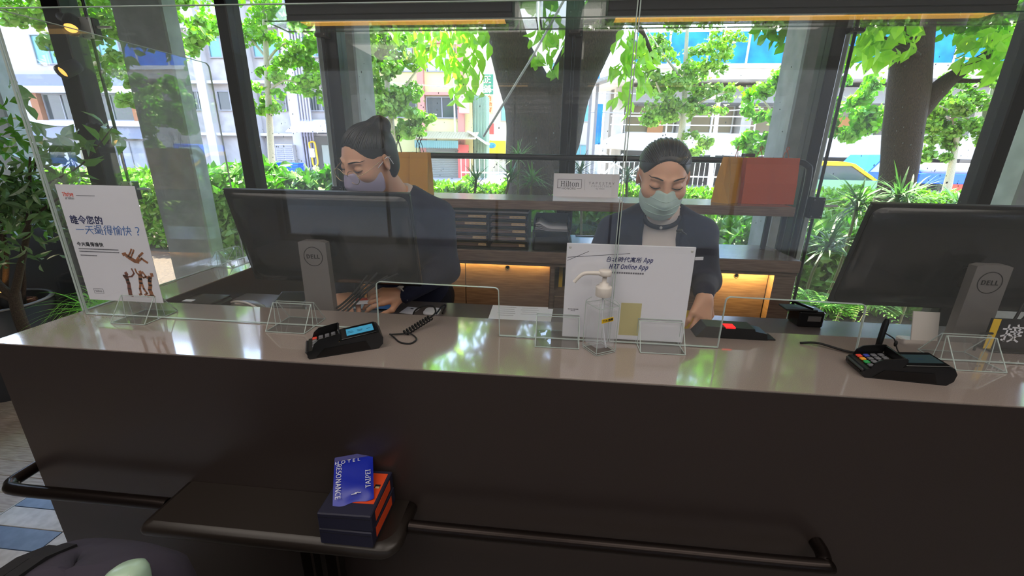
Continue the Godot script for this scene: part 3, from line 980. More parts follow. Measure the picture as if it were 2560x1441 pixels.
func rbasis(s: float) -> Basis:
	return Basis(rv().normalized(), rng.randf() * TAU).scaled(Vector3(s, s, s))

func sprig(n: int, l: float, w: float, spread: float) -> ArrayMesh:
	var st := ns()
	for i in n:
		var b := Basis(rv().normalized(), rng.randf() * TAU)
		leaf(st, Transform3D(b, rv() * spread), l * rng.randf_range(0.8, 1.15), w)
	return fin(st)

func scatter(parent: Node3D, called: String, m: Mesh, material: Material, xf: Array, cols: Array) -> MultiMeshInstance3D:
	var mm := MultiMesh.new()
	mm.transform_format = MultiMesh.TRANSFORM_3D
	mm.use_colors = true
	mm.mesh = m
	mm.instance_count = xf.size()
	for i in xf.size():
		mm.set_instance_transform(i, xf[i])
		mm.set_instance_color(i, cols[i])
	var o := MultiMeshInstance3D.new()
	o.name = called
	o.multimesh = mm
	o.material_override = material
	o.set_meta("kind", "stuff")
	parent.add_child(o, true)
	o.transform = wt(parent).affine_inverse()
	return o

func tint(a: Color, b: Color) -> Color:
	var k := rng.randf_range(0.75, 1.2)
	var c := a.lerp(b, rng.randf())
	return Color(c.r * k, c.g * k, c.b * k)

# leaves in blobs: [centre, radii, count]
func blobs(list: Array, size: float, a: Color, b: Color, shell := 0.35) -> Array:
	var xf := []
	var cs := []
	for q in list:
		var cl := []
		for i in maxi(4, q[2] / 13):
			cl.append([q[0] + rv().normalized() * pow(rng.randf_range(shell * shell * shell, 1.0), 1.0 / 3.0) * q[1], tint(a, b), rng.randf_range(0.16, 0.32)])
		for i in q[2]:
			var c = cl[rng.randi() % cl.size()]
			var p: Vector3 = c[0] + rv() * c[2] * q[1] * Vector3(1.3, 0.7, 1.3)
			xf.append(Transform3D(rbasis(size * rng.randf_range(0.75, 1.3)), p))
			cs.append(tint(c[1], c[1]))
	return [xf, cs]

func tree(called: String, label: String, category: String, bark: Material, limbs: Array, blob: Array, mesh: Mesh, material: Material, size: float, a: Color, b: Color, group := "") -> Node3D:
	var base: Vector3 = limbs[0][0][0]
	var t := thing(called, label, category, base, 0.0, group)
	for i in limbs.size():
		var st := ns()
		tube(st, smooth(limbs[i][0], 5), taper(limbs[i][1], (limbs[i][0].size() - 1) * 5 + 1), 14 if limbs[i][1][0] > 0.15 else 8)
		wpart(t, "trunk" if i == 0 else "branch", st, bark)
	var r := blobs(blob, size, a, b)
	if r[0].size():
		scatter(t, "foliage", mesh, material, r[0], r[1])
	return t

func taper(r: Array, n: int) -> Array:
	var out := []
	for i in n:
		var f := float(i) / (n - 1) * (r.size() - 1)
		var k := mini(int(f), r.size() - 2)
		out.append(lerpf(r[k], r[k + 1], f - k))
	return out

func hedge(called: String, label: String, category: String, box_min: Vector3, box_max: Vector3, n: int, mesh: Mesh, material: Material, size: float, a: Color, b: Color):
	var t := thing(called, label, category, Vector3((box_min.x + box_max.x) / 2, box_min.y, (box_min.z + box_max.z) / 2))
	var xf := []
	var cs := []
	for i in n:
		var p := Vector3(rng.randf_range(box_min.x, box_max.x), 0, 0)
		var k := rng.randf()
		var wob := 0.06 * sin(p.x * 5.1) + 0.05 * sin(p.x * 11.7 + 1.0)
		if k < 0.4:
			p.y = box_max.y + wob + rng.randf_range(-0.06, 0.06)
			p.z = rng.randf_range(box_min.z, box_max.z)
		elif k < 0.85:
			p.z = box_max.z + rng.randf_range(-0.09, 0.05)
			p.y = rng.randf_range(box_min.y, box_max.y + wob)
		else:
			p.y = rng.randf_range(box_min.y, box_max.y)
			p.z = rng.randf_range(box_min.z, box_max.z)
		xf.append(Transform3D(rbasis(size * rng.randf_range(0.75, 1.3)), p))
		cs.append(tint(a, b))
	scatter(t, "foliage", mesh, material, xf, cs)
	var st := ns()
	var x := box_min.x + 0.1
	while x < box_max.x:
		for j in 2:
			var z := lerpf(box_min.z, box_max.z, 0.3 + 0.4 * j)
			tube(st, [Vector3(x, 0, z), Vector3(x + rng.randf_range(-0.1, 0.1), box_max.y * 0.8, z)], 0.012, 5)
		x += 0.22
	var o := wpart(t, "stems", st, M.bark_dark)
	o.set_meta("kind", "stuff")

# a shrub of thin canes, each ending in a burst of narrow leaves
func spiky(label: String, canes: Array, l: float, w: float, n: int, col: Color, called := "spiky_shrub", category := "shrub", group := ""):
	var t := thing(called, label, category, canes[0][0], 0.0, group)
	var mat := leafy("spike_%d" % M.size(), col, col)
	mat.vertex_color_use_as_albedo = false
	for c in canes:
		var st := ns()
		var top: Vector3 = c[-1]
		tube(st, smooth(c, 4), 0.011, 6)
		wpart(t, "cane", st, M.cane)
		st = ns()
		for i in n:
			var d := rv().normalized()
			d.y = absf(d.y) * 0.9 - 0.1
			blade(st, top - Vector3(0, rng.randf() * l * 0.35, 0), d.normalized(), l * rng.randf_range(0.7, 1.15), w, rng.randf_range(0.15, 0.5))
		var o := wpart(t, "leaf_burst", st, mat)
		o.set_meta("kind", "stuff")

# broad leaves hung one by one: [centre, radii, count]
func leaf_parts(t: Node3D, list: Array, l: float, w: float, material: Material, down: float):
	var ms := []
	for i in 4:
		var st := ns()
		leaf(st, Transform3D.IDENTITY, l * (0.8 + 0.13 * i), w * (0.85 + 0.1 * i), 0.1 + 0.06 * i)
		ms.append(fin(st))
	for q in list:
		for i in q[2]:
			var o := MeshInstance3D.new()
			o.name = "leaf"
			o.mesh = ms[rng.randi() % 4]
			o.material_override = material
			t.add_child(o, true)
			var p: Vector3 = q[0] + rv() * q[1]
			var d := (rv().normalized() + Vector3(0, -down, 0)).normalized()
			var x := d.cross(rv().normalized()).normalized()
			o.transform = wt(t).affine_inverse() * Transform3D(Basis(x, d, x.cross(d)), p)

func build_garden():
	grain(mt("bark_dark", Color.WHITE, 0.95), Color(0.1, 0.08, 0.065), Color(0.27, 0.21, 0.165), 0.06, Vector3(2.4, 0.8, 2.4), 5, 512, 3.0)
	grain(mt("bark_pale", Color.WHITE, 0.9), Color(0.5, 0.48, 0.4), Color(0.78, 0.76, 0.68), 0.05, Vector3(1.5, 4, 1.5), 4)
	mt("cane", Color(0.45, 0.45, 0.3), 0.8)
	var bright := leafy("leaf_bright", Color(0.46, 0.66, 0.2), Color(0.7, 0.95, 0.2))
	var mid := leafy("leaf_mid", Color(0.46, 0.6, 0.26), Color(0.6, 0.85, 0.25))
	var deep := leafy("leaf_deep", Color(0.36, 0.53, 0.24), Color(0.5, 0.72, 0.2))
	var c1 := Color(0.8, 0.9, 0.6)
	var c2 := Color(1.2, 1.15, 0.8)
	var s_small := sprig(7, 0.13, 0.1, 0.12)
	var s_tree := sprig(8, 0.2, 0.16, 0.22)
	var s_hedge := sprig(7, 0.1, 0.055, 0.08)
	# big forked tree just outside
	var big := tree("big_tree", "massive dark forked tree trunk just outside the glass, behind the shelf sign", "tree", M.bark_dark,
		[[[Vector3(-0.16, 0, -4.4), Vector3(-0.2, 0.9, -4.4), Vector3(-0.24, 1.5, -4.4), Vector3(-0.28, 2.05, -4.4), Vector3(-0.52, 2.6, -4.4), Vector3(-0.66, 3.1, -4.4), Vector3(-0.85, 4.2, -4.3)], [0.4, 0.345, 0.355, 0.33, 0.24, 0.2, 0.16]],
		 [[Vector3(-0.15, 1.2, -4.4), Vector3(-0.02, 1.75, -4.38), Vector3(0.1, 2.25, -4.38), Vector3(0.32, 2.75, -4.4), Vector3(0.6, 3.3, -4.4), Vector3(0.95, 4.3, -4.4)], [0.25, 0.3, 0.26, 0.25, 0.22, 0.17]],
		 [[Vector3(-0.6, 2.9, -4.3), Vector3(-0.95, 3.05, -4.0), Vector3(-1.5, 2.85, -3.7)], [0.06, 0.035, 0.015]],
		 [[Vector3(0.45, 3.0, -4.3), Vector3(0.75, 2.85, -4.1), Vector3(0.95, 2.5, -4.0)], [0.05, 0.03, 0.012]]],
		[[Vector3(-0.9, 4.0, -4.4), Vector3(1.5, 0.7, 1.4), 300], [Vector3(0.9, 4.2, -4.6), Vector3(1.6, 0.7, 1.4), 300]], s_tree, bright, 0.8, c1, c2)
	leaf_parts(big, [[Vector3(-1.2, 2.75, -3.9), Vector3(0.5, 0.3, 0.35), 130], [Vector3(-0.95, 2.4, -3.85), Vector3(0.2, 0.35, 0.25), 50], [Vector3(-0.12, 2.75, -4.1), Vector3(0.22, 0.35, 0.2), 50], [Vector3(0.72, 2.45, -4.0), Vector3(0.24, 0.4, 0.25), 70]], 0.15, 0.085, bright, 1.3)
	# right tree
	var rt := tree("broad_tree", "dark rough tree trunk with a forked side branch, outside at far right", "tree", M.bark_dark,
		[[[Vector3(4.98, 0, -6), Vector3(4.97, 1.2, -6), Vector3(4.85, 2.0, -6), Vector3(4.78, 2.5, -6), Vector3(4.62, 3.4, -6), Vector3(4.5, 4.5, -6)], [0.27, 0.215, 0.23, 0.235, 0.21, 0.18]],
		 [[Vector3(4.9, 2.0, -6), Vector3(5.12, 2.5, -5.95), Vector3(5.35, 2.75, -5.9), Vector3(5.7, 3.05, -5.8)], [0.12, 0.12, 0.07, 0.04]],
		 [[Vector3(4.85, 2.75, -5.9), Vector3(4.5, 2.95, -5.75), Vector3(4.05, 3.05, -5.6)], [0.05, 0.03, 0.015]],
		 [[Vector3(5.3, 2.6, -5.9), Vector3(5.55, 2.6, -5.8), Vector3(5.75, 2.8, -5.7)], [0.03, 0.02, 0.01]]],
		[[Vector3(5.6, 4.1, -6), Vector3(1.8, 0.9, 1.4), 700], [Vector3(3.6, 4.0, -5.8), Vector3(1.5, 0.75, 1.2), 600]], s_tree, bright, 0.8, c1, c2)
	leaf_parts(rt, [[Vector3(3.95, 3.05, -5.6), Vector3(0.6, 0.3, 0.3), 110], [Vector3(5.5, 2.95, -5.6), Vector3(0.55, 0.3, 0.3), 110], [Vector3(6.2, 2.9, -5.6), Vector3(0.5, 0.45, 0.3), 70]], 0.2, 0.13, bright, 0.9)
	# street trees
	tree("street_tree", "slim pale street tree with bright yellow-green leaves in front of the grey block", "tree", M.bark_pale,
		[[[Vector3(-8.8, 0, -12), Vector3(-8.72, 1.2, -12), Vector3(-8.5, 3.2, -12), Vector3(-8.25, 5.4, -12), Vector3(-8.1, 7, -12)], [0.12, 0.1, 0.085, 0.06, 0.04]],
		 [[Vector3(-8.4, 4.0, -12), Vector3(-7.9, 4.4, -12), Vector3(-7.3, 4.5, -12)], [0.04, 0.03, 0.015]], [[Vector3(-8.5, 3.2, -12), Vector3(-7.9, 3.5, -12), Vector3(-7.2, 3.3, -12)], [0.035, 0.025, 0.012]],
		 [[Vector3(-8.4, 4.1, -12), Vector3(-9.0, 4.8, -12), Vector3(-9.6, 5.3, -12)], [0.04, 0.03, 0.015]]],
		[[Vector3(-8.3, 5.4, -12), Vector3(1.6, 0.9, 1.0), 420], [Vector3(-7.0, 4.1, -12), Vector3(1.0, 0.6, 0.8), 330], [Vector3(-6.5, 3.35, -12), Vector3(0.75, 0.45, 0.6), 190], [Vector3(-8.7, 3.2, -12), Vector3(0.6, 0.7, 0.6), 150], [Vector3(-9.6, 4.9, -12), Vector3(0.5, 0.4, 0.5), 80], [Vector3(-7.6, 3.4, -12), Vector3(0.8, 0.4, 0.6), 120]], s_small, bright, 1.0, Color(0.95, 0.95, 0.5), Color(1.35, 1.2, 0.55))
	tree("street_tree", "leafy light green street tree between the grey column and the cream shop house", "tree", M.bark_pale,
		[[[Vector3(-4.30, 0, -10.5), Vector3(-4.25, 1.8, -10.5), Vector3(-4.30, 3.4, -10.5), Vector3(-4.20, 5.5, -10.5)], [0.1, 0.085, 0.07, 0.04]], [[Vector3(-4.25, 2.6, -10.5), Vector3(-3.70, 3.3, -10.5), Vector3(-3.40, 3.6, -10.5)], [0.04, 0.03, 0.01]]],
		[[Vector3(-4.20, 4.6, -10.5), Vector3(1.5, 1.0, 1.0), 420], [Vector3(-4.20, 3.3, -10.5), Vector3(0.75, 0.8, 0.7), 300], [Vector3(-4.00, 2.4, -10.5), Vector3(0.7, 0.5, 0.6), 200]], s_small, mid, 1.0, c1, c2)
	tree("street_tree", "light green maple-like street tree in front of the blue sheeting", "tree", M.bark_pale,
		[[[Vector3(3.63, 0, -13), Vector3(3.63, 1.4, -13), Vector3(3.70, 2.6, -13), Vector3(3.55, 4.2, -13), Vector3(3.45, 5.8, -13)], [0.14, 0.12, 0.09, 0.06, 0.03]], [[Vector3(3.70, 2.6, -13), Vector3(3.05, 3.2, -13), Vector3(2.65, 3.9, -13)], [0.05, 0.035, 0.015]], [[Vector3(3.60, 3.6, -13), Vector3(2.85, 4.4, -13), Vector3(2.35, 5.0, -13)], [0.04, 0.03, 0.015]], [[Vector3(3.70, 2.8, -13), Vector3(4.55, 3.3, -13), Vector3(5.05, 3.3, -13)], [0.04, 0.03, 0.015]]],
		[[Vector3(3.45, 4.4, -13), Vector3(1.35, 0.9, 0.9), 420], [Vector3(3.35, 3.2, -13), Vector3(0.9, 0.7, 0.7), 280], [Vector3(4.55, 3.1, -13), Vector3(0.7, 0.4, 0.5), 130], [Vector3(2.95, 2.5, -13), Vector3(0.5, 0.35, 0.4), 80], [Vector3(3.95, 1.95, -13), Vector3(0.7, 0.3, 0.4), 70]], s_small, mid, 1.0, Color(1.0, 1.0, 0.7), Color(1.4, 1.3, 0.9))
	tree("street_tree", "bright green street tree partly hidden by the concrete column at right", "tree", M.bark_pale,
		[[[Vector3(5.5, 0, -10), Vector3(5.5, 1.8, -10), Vector3(5.6, 3.5, -10)], [0.09, 0.08, 0.04]], [[Vector3(5.5, 2.0, -10), Vector3(4.9, 2.5, -10), Vector3(4.5, 2.9, -10)], [0.04, 0.03, 0.01]]],
		[[Vector3(4.75, 2.7, -10), Vector3(0.5, 0.45, 0.5), 150], [Vector3(4.55, 1.95, -10), Vector3(0.4, 0.4, 0.4), 110], [Vector3(5.5, 3.3, -10), Vector3(0.8, 0.5, 0.5), 160], [Vector3(6.6, 2.6, -10), Vector3(0.65, 0.75, 0.5), 260]], s_small, bright, 1.0, c1, c2)
	tree("street_tree", "white-barked street tree with scars, at the far right edge", "tree", M.bark_pale,
		[[[Vector3(12.2, 0, -13), Vector3(12.15, 1.6, -13), Vector3(11.9, 3.2, -13), Vector3(12.15, 4.2, -13), Vector3(12.3, 5.2, -13)], [0.24, 0.22, 0.17, 0.14, 0.1]], [[Vector3(12.0, 2.5, -13), Vector3(11.2, 2.75, -13), Vector3(10.3, 3.1, -13)], [0.05, 0.035, 0.015]], [[Vector3(12.0, 3.7, -13), Vector3(11.3, 4.1, -13), Vector3(10.6, 4.2, -13)], [0.06, 0.04, 0.02]]],
		[[Vector3(10.9, 3.3, -13), Vector3(1.1, 0.6, 0.7), 260], [Vector3(11.2, 2.5, -13), Vector3(0.8, 0.7, 0.6), 200], [Vector3(12.8, 3.2, -13), Vector3(0.7, 0.9, 0.6), 160], [Vector3(10.9, 1.9, -13), Vector3(0.5, 0.5, 0.4), 100]], s_small, mid, 1.0, c1, c2)
	tree("street_tree", "thin street tree with a pale stem left of the white-barked one", "tree", M.bark_pale,
		[[[Vector3(11.45, 0, -13), Vector3(11.4, 1.0, -13), Vector3(11.25, 2.2, -13)], [0.12, 0.1, 0.06]]],
		[[Vector3(11.2, 2.3, -13), Vector3(0.4, 0.4, 0.4), 50]], s_small, mid, 1.0, c1, c2)
	tree("street_tree", "large light green tree at the far left beyond the window post", "tree", M.bark_pale,
		[[[Vector3(-11.5, 0, -9), Vector3(-11.4, 2, -9), Vector3(-11.0, 4.5, -9), Vector3(-10.8, 6, -9)], [0.16, 0.14, 0.1, 0.05]], [[Vector3(-11.2, 3, -9), Vector3(-10.2, 3.6, -9), Vector3(-9.2, 3.3, -9)], [0.06, 0.04, 0.02]]],
		[[Vector3(-10.4, 4.7, -9), Vector3(2.1, 0.7, 1.0), 620], [Vector3(-10.6, 3.7, -9), Vector3(0.9, 0.7, 0.8), 260], [Vector3(-8.7, 4.2, -9), Vector3(0.8, 0.6, 0.6), 170], [Vector3(-10.4, 2.9, -9), Vector3(0.55, 0.45, 0.5), 90]], s_small, mid, 1.1, c1, c2)
	tree("street_tree", "young yellow-green tree between the slim rod and the wide concrete column", "tree", M.bark_pale,
		[[[Vector3(-8.4, 0, -8), Vector3(-8.35, 2, -8), Vector3(-8.0, 4, -8)], [0.06, 0.05, 0.03]]],
		[[Vector3(-8.1, 3.6, -8), Vector3(0.35, 0.8, 0.4), 130], [Vector3(-8.15, 2.4, -8), Vector3(0.25, 0.7, 0.3), 60]], s_small, bright, 0.9, c1, c2)
	# hedges
	hedge("hedge", "long trimmed hedge with a sunlit top along the pavement", "hedge", Vector3(-6.5, 0.1, -9.6), Vector3(14, 0.79, -8.7), 5200, s_hedge, mid, 1.25, Color(0.9, 1.0, 0.5), Color(1.4, 1.3, 0.6))
	hedge("hedge", "clipped hedge beyond the left window post", "hedge", Vector3(-12, 0.1, -6.4), Vector3(-4.9, 1.04, -5.4), 3400, s_hedge, mid, 1.1, Color(0.8, 1.0, 0.6), Color(1.2, 1.2, 0.7))
	hedge("broadleaf_bush", "dense broad-leaved bush outside between the wide column and the woman in glasses", "bush", Vector3(-3.5, 0.1, -3.9), Vector3(-1.75, 1.23, -3.1), 2600, sprig(7, 0.1, 0.06, 0.09), deep, 1.05, Color(0.8, 1.0, 0.7), Color(1.25, 1.2, 0.8))
	hedge("low_hedge", "twiggy hedge seen below the shelf between the paper trays and the woman", "hedge", Vector3(-1.3, 0.1, -3.5), Vector3(1.4, 1.02, -2.9), 1900, s_hedge, deep, 1.1, Color(1.0, 1.0, 0.6), Color(1.5, 1.1, 0.6))
	hedge("leafy_bank", "bank of small-leaved bushes outside right of the shelf unit", "bush", Vector3(1.85, 0.1, -4.6), Vector3(5.2, 0.82, -3.6), 2400, s_hedge, deep, 1.2, Color(0.8, 1.0, 0.6), Color(1.3, 1.2, 0.7))
	# spiky shrubs and ferns
	spiky("spiky narrow-leaved shrub in front of the big trunk, left one behind the shelf", [[Vector3(-0.75, 0, -2.6), Vector3(-0.7, 0.8, -2.6), Vector3(-0.62, 1.4, -2.55)], [Vector3(-0.55, 0, -2.65), Vector3(-0.5, 0.7, -2.65), Vector3(-0.35, 1.45, -2.6)]], 0.24, 0.012, 60, Color(0.22, 0.38, 0.18))
	spiky("spiky bright-tipped shrub against the big trunk, left of the shelf sign", [[Vector3(-0.15, 0, -2.7), Vector3(-0.2, 0.8, -2.65), Vector3(-0.18, 1.42, -2.6)], [Vector3(-0.3, 0, -2.8), Vector3(-0.3, 0.8, -2.75), Vector3(-0.3, 1.6, -2.7)]], 0.2, 0.014, 60, Color(0.3, 0.48, 0.16))
	spiky("spiky narrow-leaved shrub just right of the shelf sign", [[Vector3(0.62, 0, -2.6), Vector3(0.6, 0.8, -2.6), Vector3(0.55, 1.45, -2.55)], [Vector3(0.25, 0, -2.7), Vector3(0.25, 0.8, -2.7), Vector3(0.2, 1.5, -2.65)]], 0.24, 0.011, 60, Color(0.2, 0.33, 0.18))
	spiky("spiky shrub behind the woman in the pale mask, at her left", [[Vector3(0.98, 0, -2.6), Vector3(0.95, 0.8, -2.6), Vector3(0.9, 1.28, -2.55)]], 0.22, 0.012, 60, Color(0.3, 0.46, 0.22))
	spiky("tall narrow-leaved shrub with curved pale canes left of the right monitor", [[Vector3(2.2, 0, -2.7), Vector3(2.1, 0.6, -2.65), Vector3(2.15, 1.0, -2.6)], [Vector3(2.35, 0, -2.9), Vector3(2.4, 0.7, -2.8), Vector3(2.35, 1.3, -2.7)], [Vector3(2.6, 0, -3.0), Vector3(2.65, 0.8, -2.9), Vector3(2.7, 1.35, -2.8)], [Vector3(2.45, 0, -2.6), Vector3(2.5, 0.5, -2.5), Vector3(2.55, 1.1, -2.45)]], 0.36, 0.02, 70, Color(0.2, 0.36, 0.13))
	spiky("narrow-leaved shrub rising above the right monitor", [[Vector3(2.9, 0, -3.2), Vector3(2.95, 0.8, -3.15), Vector3(3.0, 1.3, -3.1)], [Vector3(3.4, 0, -3.3), Vector3(3.4, 0.8, -3.25), Vector3(3.5, 1.25, -3.2)]], 0.34, 0.02, 70, Color(0.2, 0.36, 0.13))
	for f in [["soft green fern at the foot of the wide concrete column", Vector3(-2.6, 0.5, -2.35), 0.5, 0], ["soft green fern beside the broad-leaved bush, behind the acrylic foot", Vector3(-2.25, 0.5, -2.3), 0.45, 0], ["bright green fern at the foot of the shrubs left of the right monitor", Vector3(2.0, 0.5, -2.35), 0.42, 1], ["fern behind the lower corner of the right monitor", Vector3(2.3, 0.55, -2.4), 0.4, 1]]:
		var t := thing("fern", f[0], "fern", f[1])
		var fm := leafy("fern_%d" % M.size(), Color(0.3, 0.5, 0.2) if f[3] == 0 else Color(0.4, 0.66, 0.18), Color(0.5, 0.8, 0.2))
		for i in 26:
			var st := ns()
			var d := rv().normalized()
			d.y = absf(d.y) * 0.6 + 0.25
			d = d.normalized()
			var l: float = f[2] * rng.randf_range(0.7, 1.1)
			for k in 12:
				var u := 0.15 + 0.85 * k / 12.0
				var p: Vector3 = f[1] + d * l * u - Vector3(0, 0.55 * l * u * u, 0)
				for s in [-1, 1]:
					blade(st, p, (d.cross(Vector3.UP).normalized() * s + d * 0.5).normalized(), 0.09 * (1.15 - u), 0.014, 0.3, 2)
			wpart(t, "frond", st, fm)
	var gr := thing("garden_lawn", "short bright grass lawn outside at right, beyond the shrubs", "grass", Vector3(5, 0, -7))
	gr.set_meta("kind", "stuff")
	var gx := []
	var gc := []
	var gs := ns()
	for i in 9:
		blade(gs, Vector3(rng.randf_range(-0.05, 0.05), 0, rng.randf_range(-0.05, 0.05)), (Vector3.UP + rv() * 0.5).normalized(), 0.14, 0.012, 0.2, 2)
	var gm := fin(gs)
	for i in 4200:
		gx.append(Transform3D(Basis(Vector3.UP, rng.randf() * TAU), Vector3(rng.randf_range(2.0, 9.0), 0, rng.randf_range(-8.3, -4.6))))
		gc.append(tint(Color(0.9, 1.0, 0.5), Color(1.3, 1.3, 0.6)))
	scatter(gr, "blades", gm, mid, gx, gc)

# ---------- the reception desk ----------
func frame_edges(t: Node3D, poly: PackedVector2Array, T: Transform3D, th: float, w := 0.0018, close := true):
	var st := ns()
	var n := poly.size()
	for i in (n if close else n - 1):
		var a := poly[i]
		var b := poly[(i + 1) % n]
		bar(st, T * Vector3(a.x, a.y, th / 2), T * Vector3(b.x, b.y, th / 2), th, w, T.basis.y if absf((b - a).x) > absf((b - a).y) else T.basis.x)
	wpart(t, "polished_edge", st, M.acrylic_edge)

func arc(cx: float, cy: float, r: float, a0: float, a1: float, n := 5) -> Array:
	var o := []
	for i in n + 1:
		var t := lerpf(a0, a1, float(i) / n)
		o.append(cx + r * cos(t)); o.append(cy + r * sin(t))
	return o

func screen(label: String, outline: Array, T: Transform3D, at_: Vector3):
	var t := thing("acrylic_screen", label, "acrylic screen", at_)
	var st := ns()
	var p := pv(outline)
	prism(st, p, 0.006, T)
	wpart(t, "sheet", st, M.acrylic)
	frame_edges(t, p, T, 0.0062)

func foot(label: String, T: Transform3D, w: float):
	# T: middle of the base, x along the sheet
	var t := thing("acrylic_stand", label, "acrylic stand", T.origin, 0.0, "acrylic feet of the screens")
	var h := 0.072
	var st := ns()
	for s in [[-0.058, 0.0035], [0.0575, 0.0035]]:
		var z0: float = s[0]
		var z1: float = signf(z0) * 0.006
		prism(st, pv([z0, 0.003, z0 + signf(z0) * -0.004, 0.003, z1 , h, z1 + signf(z0) * 0.003, h]), w, T * Transform3D(Basis(Vector3.UP, PI / 2), Vector3(-w / 2, 0, 0)))
	box(st, Vector3(0, 0.0015, 0), Vector3(w, 0.003, 0.116), 0.0, T)
	wpart(t, "body", st, M.acrylic)
	st = ns()
	var c := []
	for x in [-w / 2, w / 2]:
		var f := T * Vector3(x, 0.002, 0.058)
		var b := T * Vector3(x, 0.002, -0.058)
		var a1 := T * Vector3(x, h, 0.008)
		var a2 := T * Vector3(x, h, -0.008)
		for q in [[f, b], [f, a1], [b, a2]]:
			bar(st, q[0], q[1], 0.0018, 0.0018)
		for z in [0.0055, -0.0055]:
			bar(st, T * Vector3(x, h, z), T * Vector3(x, 0.003, z * 2.2), 0.0014, 0.0014)
		c.append([f, b, a1, a2])
	for k in 4:
		bar(st, c[0][k], c[1][k], 0.0018, 0.0018)
	wpart(t, "polished_edge", st, M.acrylic_edge)

func build_counter():
	var t := thing("reception_counter", "long brown reception counter with its front coloured darker for low light, a glossy taupe top and a return at left", "counter", Vector3(0.2, 0, -0.17))
	wpart(t, "front_body", bx(-1.475, 1.95, 0.0, 1.097, -0.345, 0.0, 0.0015), M.counter_front_shaded)
	var st := ns()
	prism(st, pv([-1.475, 0.0, 1.95, 0.0, 1.95, 0.345, -1.315, 0.345, -1.315, 1.36, -1.475, 1.36]), 0.003, Transform3D(Basis(Vector3.RIGHT, -PI / 2), Vector3(0, 1.097, 0)))
	wpart(t, "top", st, M.counter_top)
	wpart(t, "return_body", bx(-1.475, -1.315, 0.0, 1.097, -1.36, -0.346), M.counter_front_shaded)
	t = thing("work_desk", "lower staff desk behind the reception counter", "desk", Vector3(0.3, 0, -0.54))
	wpart(t, "desktop", bx(-1.312, 1.95, 0.965, 1.0, -0.745, -0.348, 0.002), mt("desktop", Color(0.4, 0.37, 0.36), 0.22))
	wpart(t, "leg_panel", bx(-1.31, -1.27, 0.0, 0.965, -0.72, -0.36), M.counter_front_shaded)
	wpart(t, "leg_panel", bx(1.9, 1.94, 0.0, 0.965, -0.72, -0.36), M.counter_front_shaded)
	# ledge and rails on the front
	t = thing("bag_ledge", "dark rounded ledge on the counter front with navy boxes on it", "ledge", Vector3(-0.66, 0.655, 0.07))
	var rings := []
	for i in 9:
		var y := 0.656 + 0.044 * i / 8.0
		var dy := (y - 0.678) / 0.022
		var ins := 0.02 * (1.0 - sqrt(maxf(0.0, 1.0 - dy * dy)))
		var R := PackedVector3Array()
		var x0 := -1.003 + ins
		var x1 := -0.332 - ins
		var z1 := 0.155 - ins
		for q in arc(x1 - 0.05, z1 - 0.05, 0.05, 0, PI / 2, 6).size() / 2:
			var a := arc(x1 - 0.05, z1 - 0.05, 0.05, 0, PI / 2, 6)
			R.append(Vector3(a[q * 2], y, a[q * 2 + 1]))
		for q in 5:
			var a := arc(x0 + 0.016, z1 - 0.016, 0.016, PI / 2, PI, 4)
			R.append(Vector3(a[q * 2], y, a[q * 2 + 1]))
		R.append(Vector3(x0, y, 0.001)); R.append(Vector3(x1, y, 0.001))
		rings.append(R)
	st = ns()
	skin(st, rings, true, true)
	wpart(t, "board", st, M.ledge)
	for x in [-0.615, -0.545]:
		wpart(t, "leg", bx(x - 0.018, x + 0.018, 0.0, 0.658, 0.05, 0.085, 0.004), M.bronze)
	st = ns()
	tube(st, smooth([Vector3(-1.004, 0.678, 0.064), Vector3(-1.25, 0.678, 0.064), Vector3(-1.455, 0.678, 0.064), Vector3(-1.5, 0.678, 0.05), Vector3(-1.514, 0.678, 0.01), Vector3(-1.514, 0.678, -0.2), Vector3(-1.514, 0.678, -0.6), Vector3(-1.514, 0.678, -0.9), Vector3(-1.47, 0.678, -0.95)], 5), 0.0165, 14)
	one("bag_rail", st, M.bronze, "dark bronze rail wrapping round the left end of the counter", "rail")
	st = ns()
	tube(st, smooth([Vector3(-0.33, 0.685, 0.068), Vector3(0.2, 0.685, 0.068), Vector3(0.64, 0.685, 0.068), Vector3(0.672, 0.685, 0.058), Vector3(0.685, 0.685, 0.03), Vector3(0.687, 0.685, 0.001)], 5), 0.0165, 14)
	one("bag_rail", st, M.bronze, "straight bronze rail with a golden gleam right of the ledge", "rail")
	# acrylic screens
	var T := at(0, 0, -0.218)
	var o := [-1.432, 1.103, -0.492, 1.103] + [-0.488, 1.236] + arc(-0.476, 1.236, 0.012, PI, PI / 2) + arc(-0.152, 1.233, 0.012, PI / 2, 0) + [-0.137, 1.103, 0.165, 1.103, 0.165, 1.925, -1.432, 1.928]
	screen("clear acrylic screen on the counter, left half with the poster behind it", o, T, Vector3(-0.6, 1.1, -0.215))
	o = [0.171, 1.103, 0.461, 1.103] + arc(0.473, 1.236, 0.012, PI, PI / 2) + arc(0.793, 1.232, 0.012, PI / 2, 0) + [0.812, 1.103, 1.95, 1.103, 1.95, 1.925, 0.171, 1.925]
	screen("clear acrylic screen on the counter, right half behind the pump bottle", o, T, Vector3(1.0, 1.1, -0.215))
	var S := Transform3D(Basis(Vector3.UP, PI / 2), Vector3(-1.472, 0, 0))
	screen("clear acrylic screen with a rounded corner on the left return of the counter", [0.235, 1.103, 0.965, 1.103] + arc(0.945, 1.917, 0.02, 0, PI / 2) + [0.235, 1.937], S, Vector3(-1.47, 1.1, -0.6))
	var names := ["acrylic foot under the white poster with wooden figures", "acrylic foot left of the first card terminal", "acrylic foot left of the pump bottle", "acrylic foot right of the pump bottle", "acrylic foot behind the second card terminal"]
	var k := 0
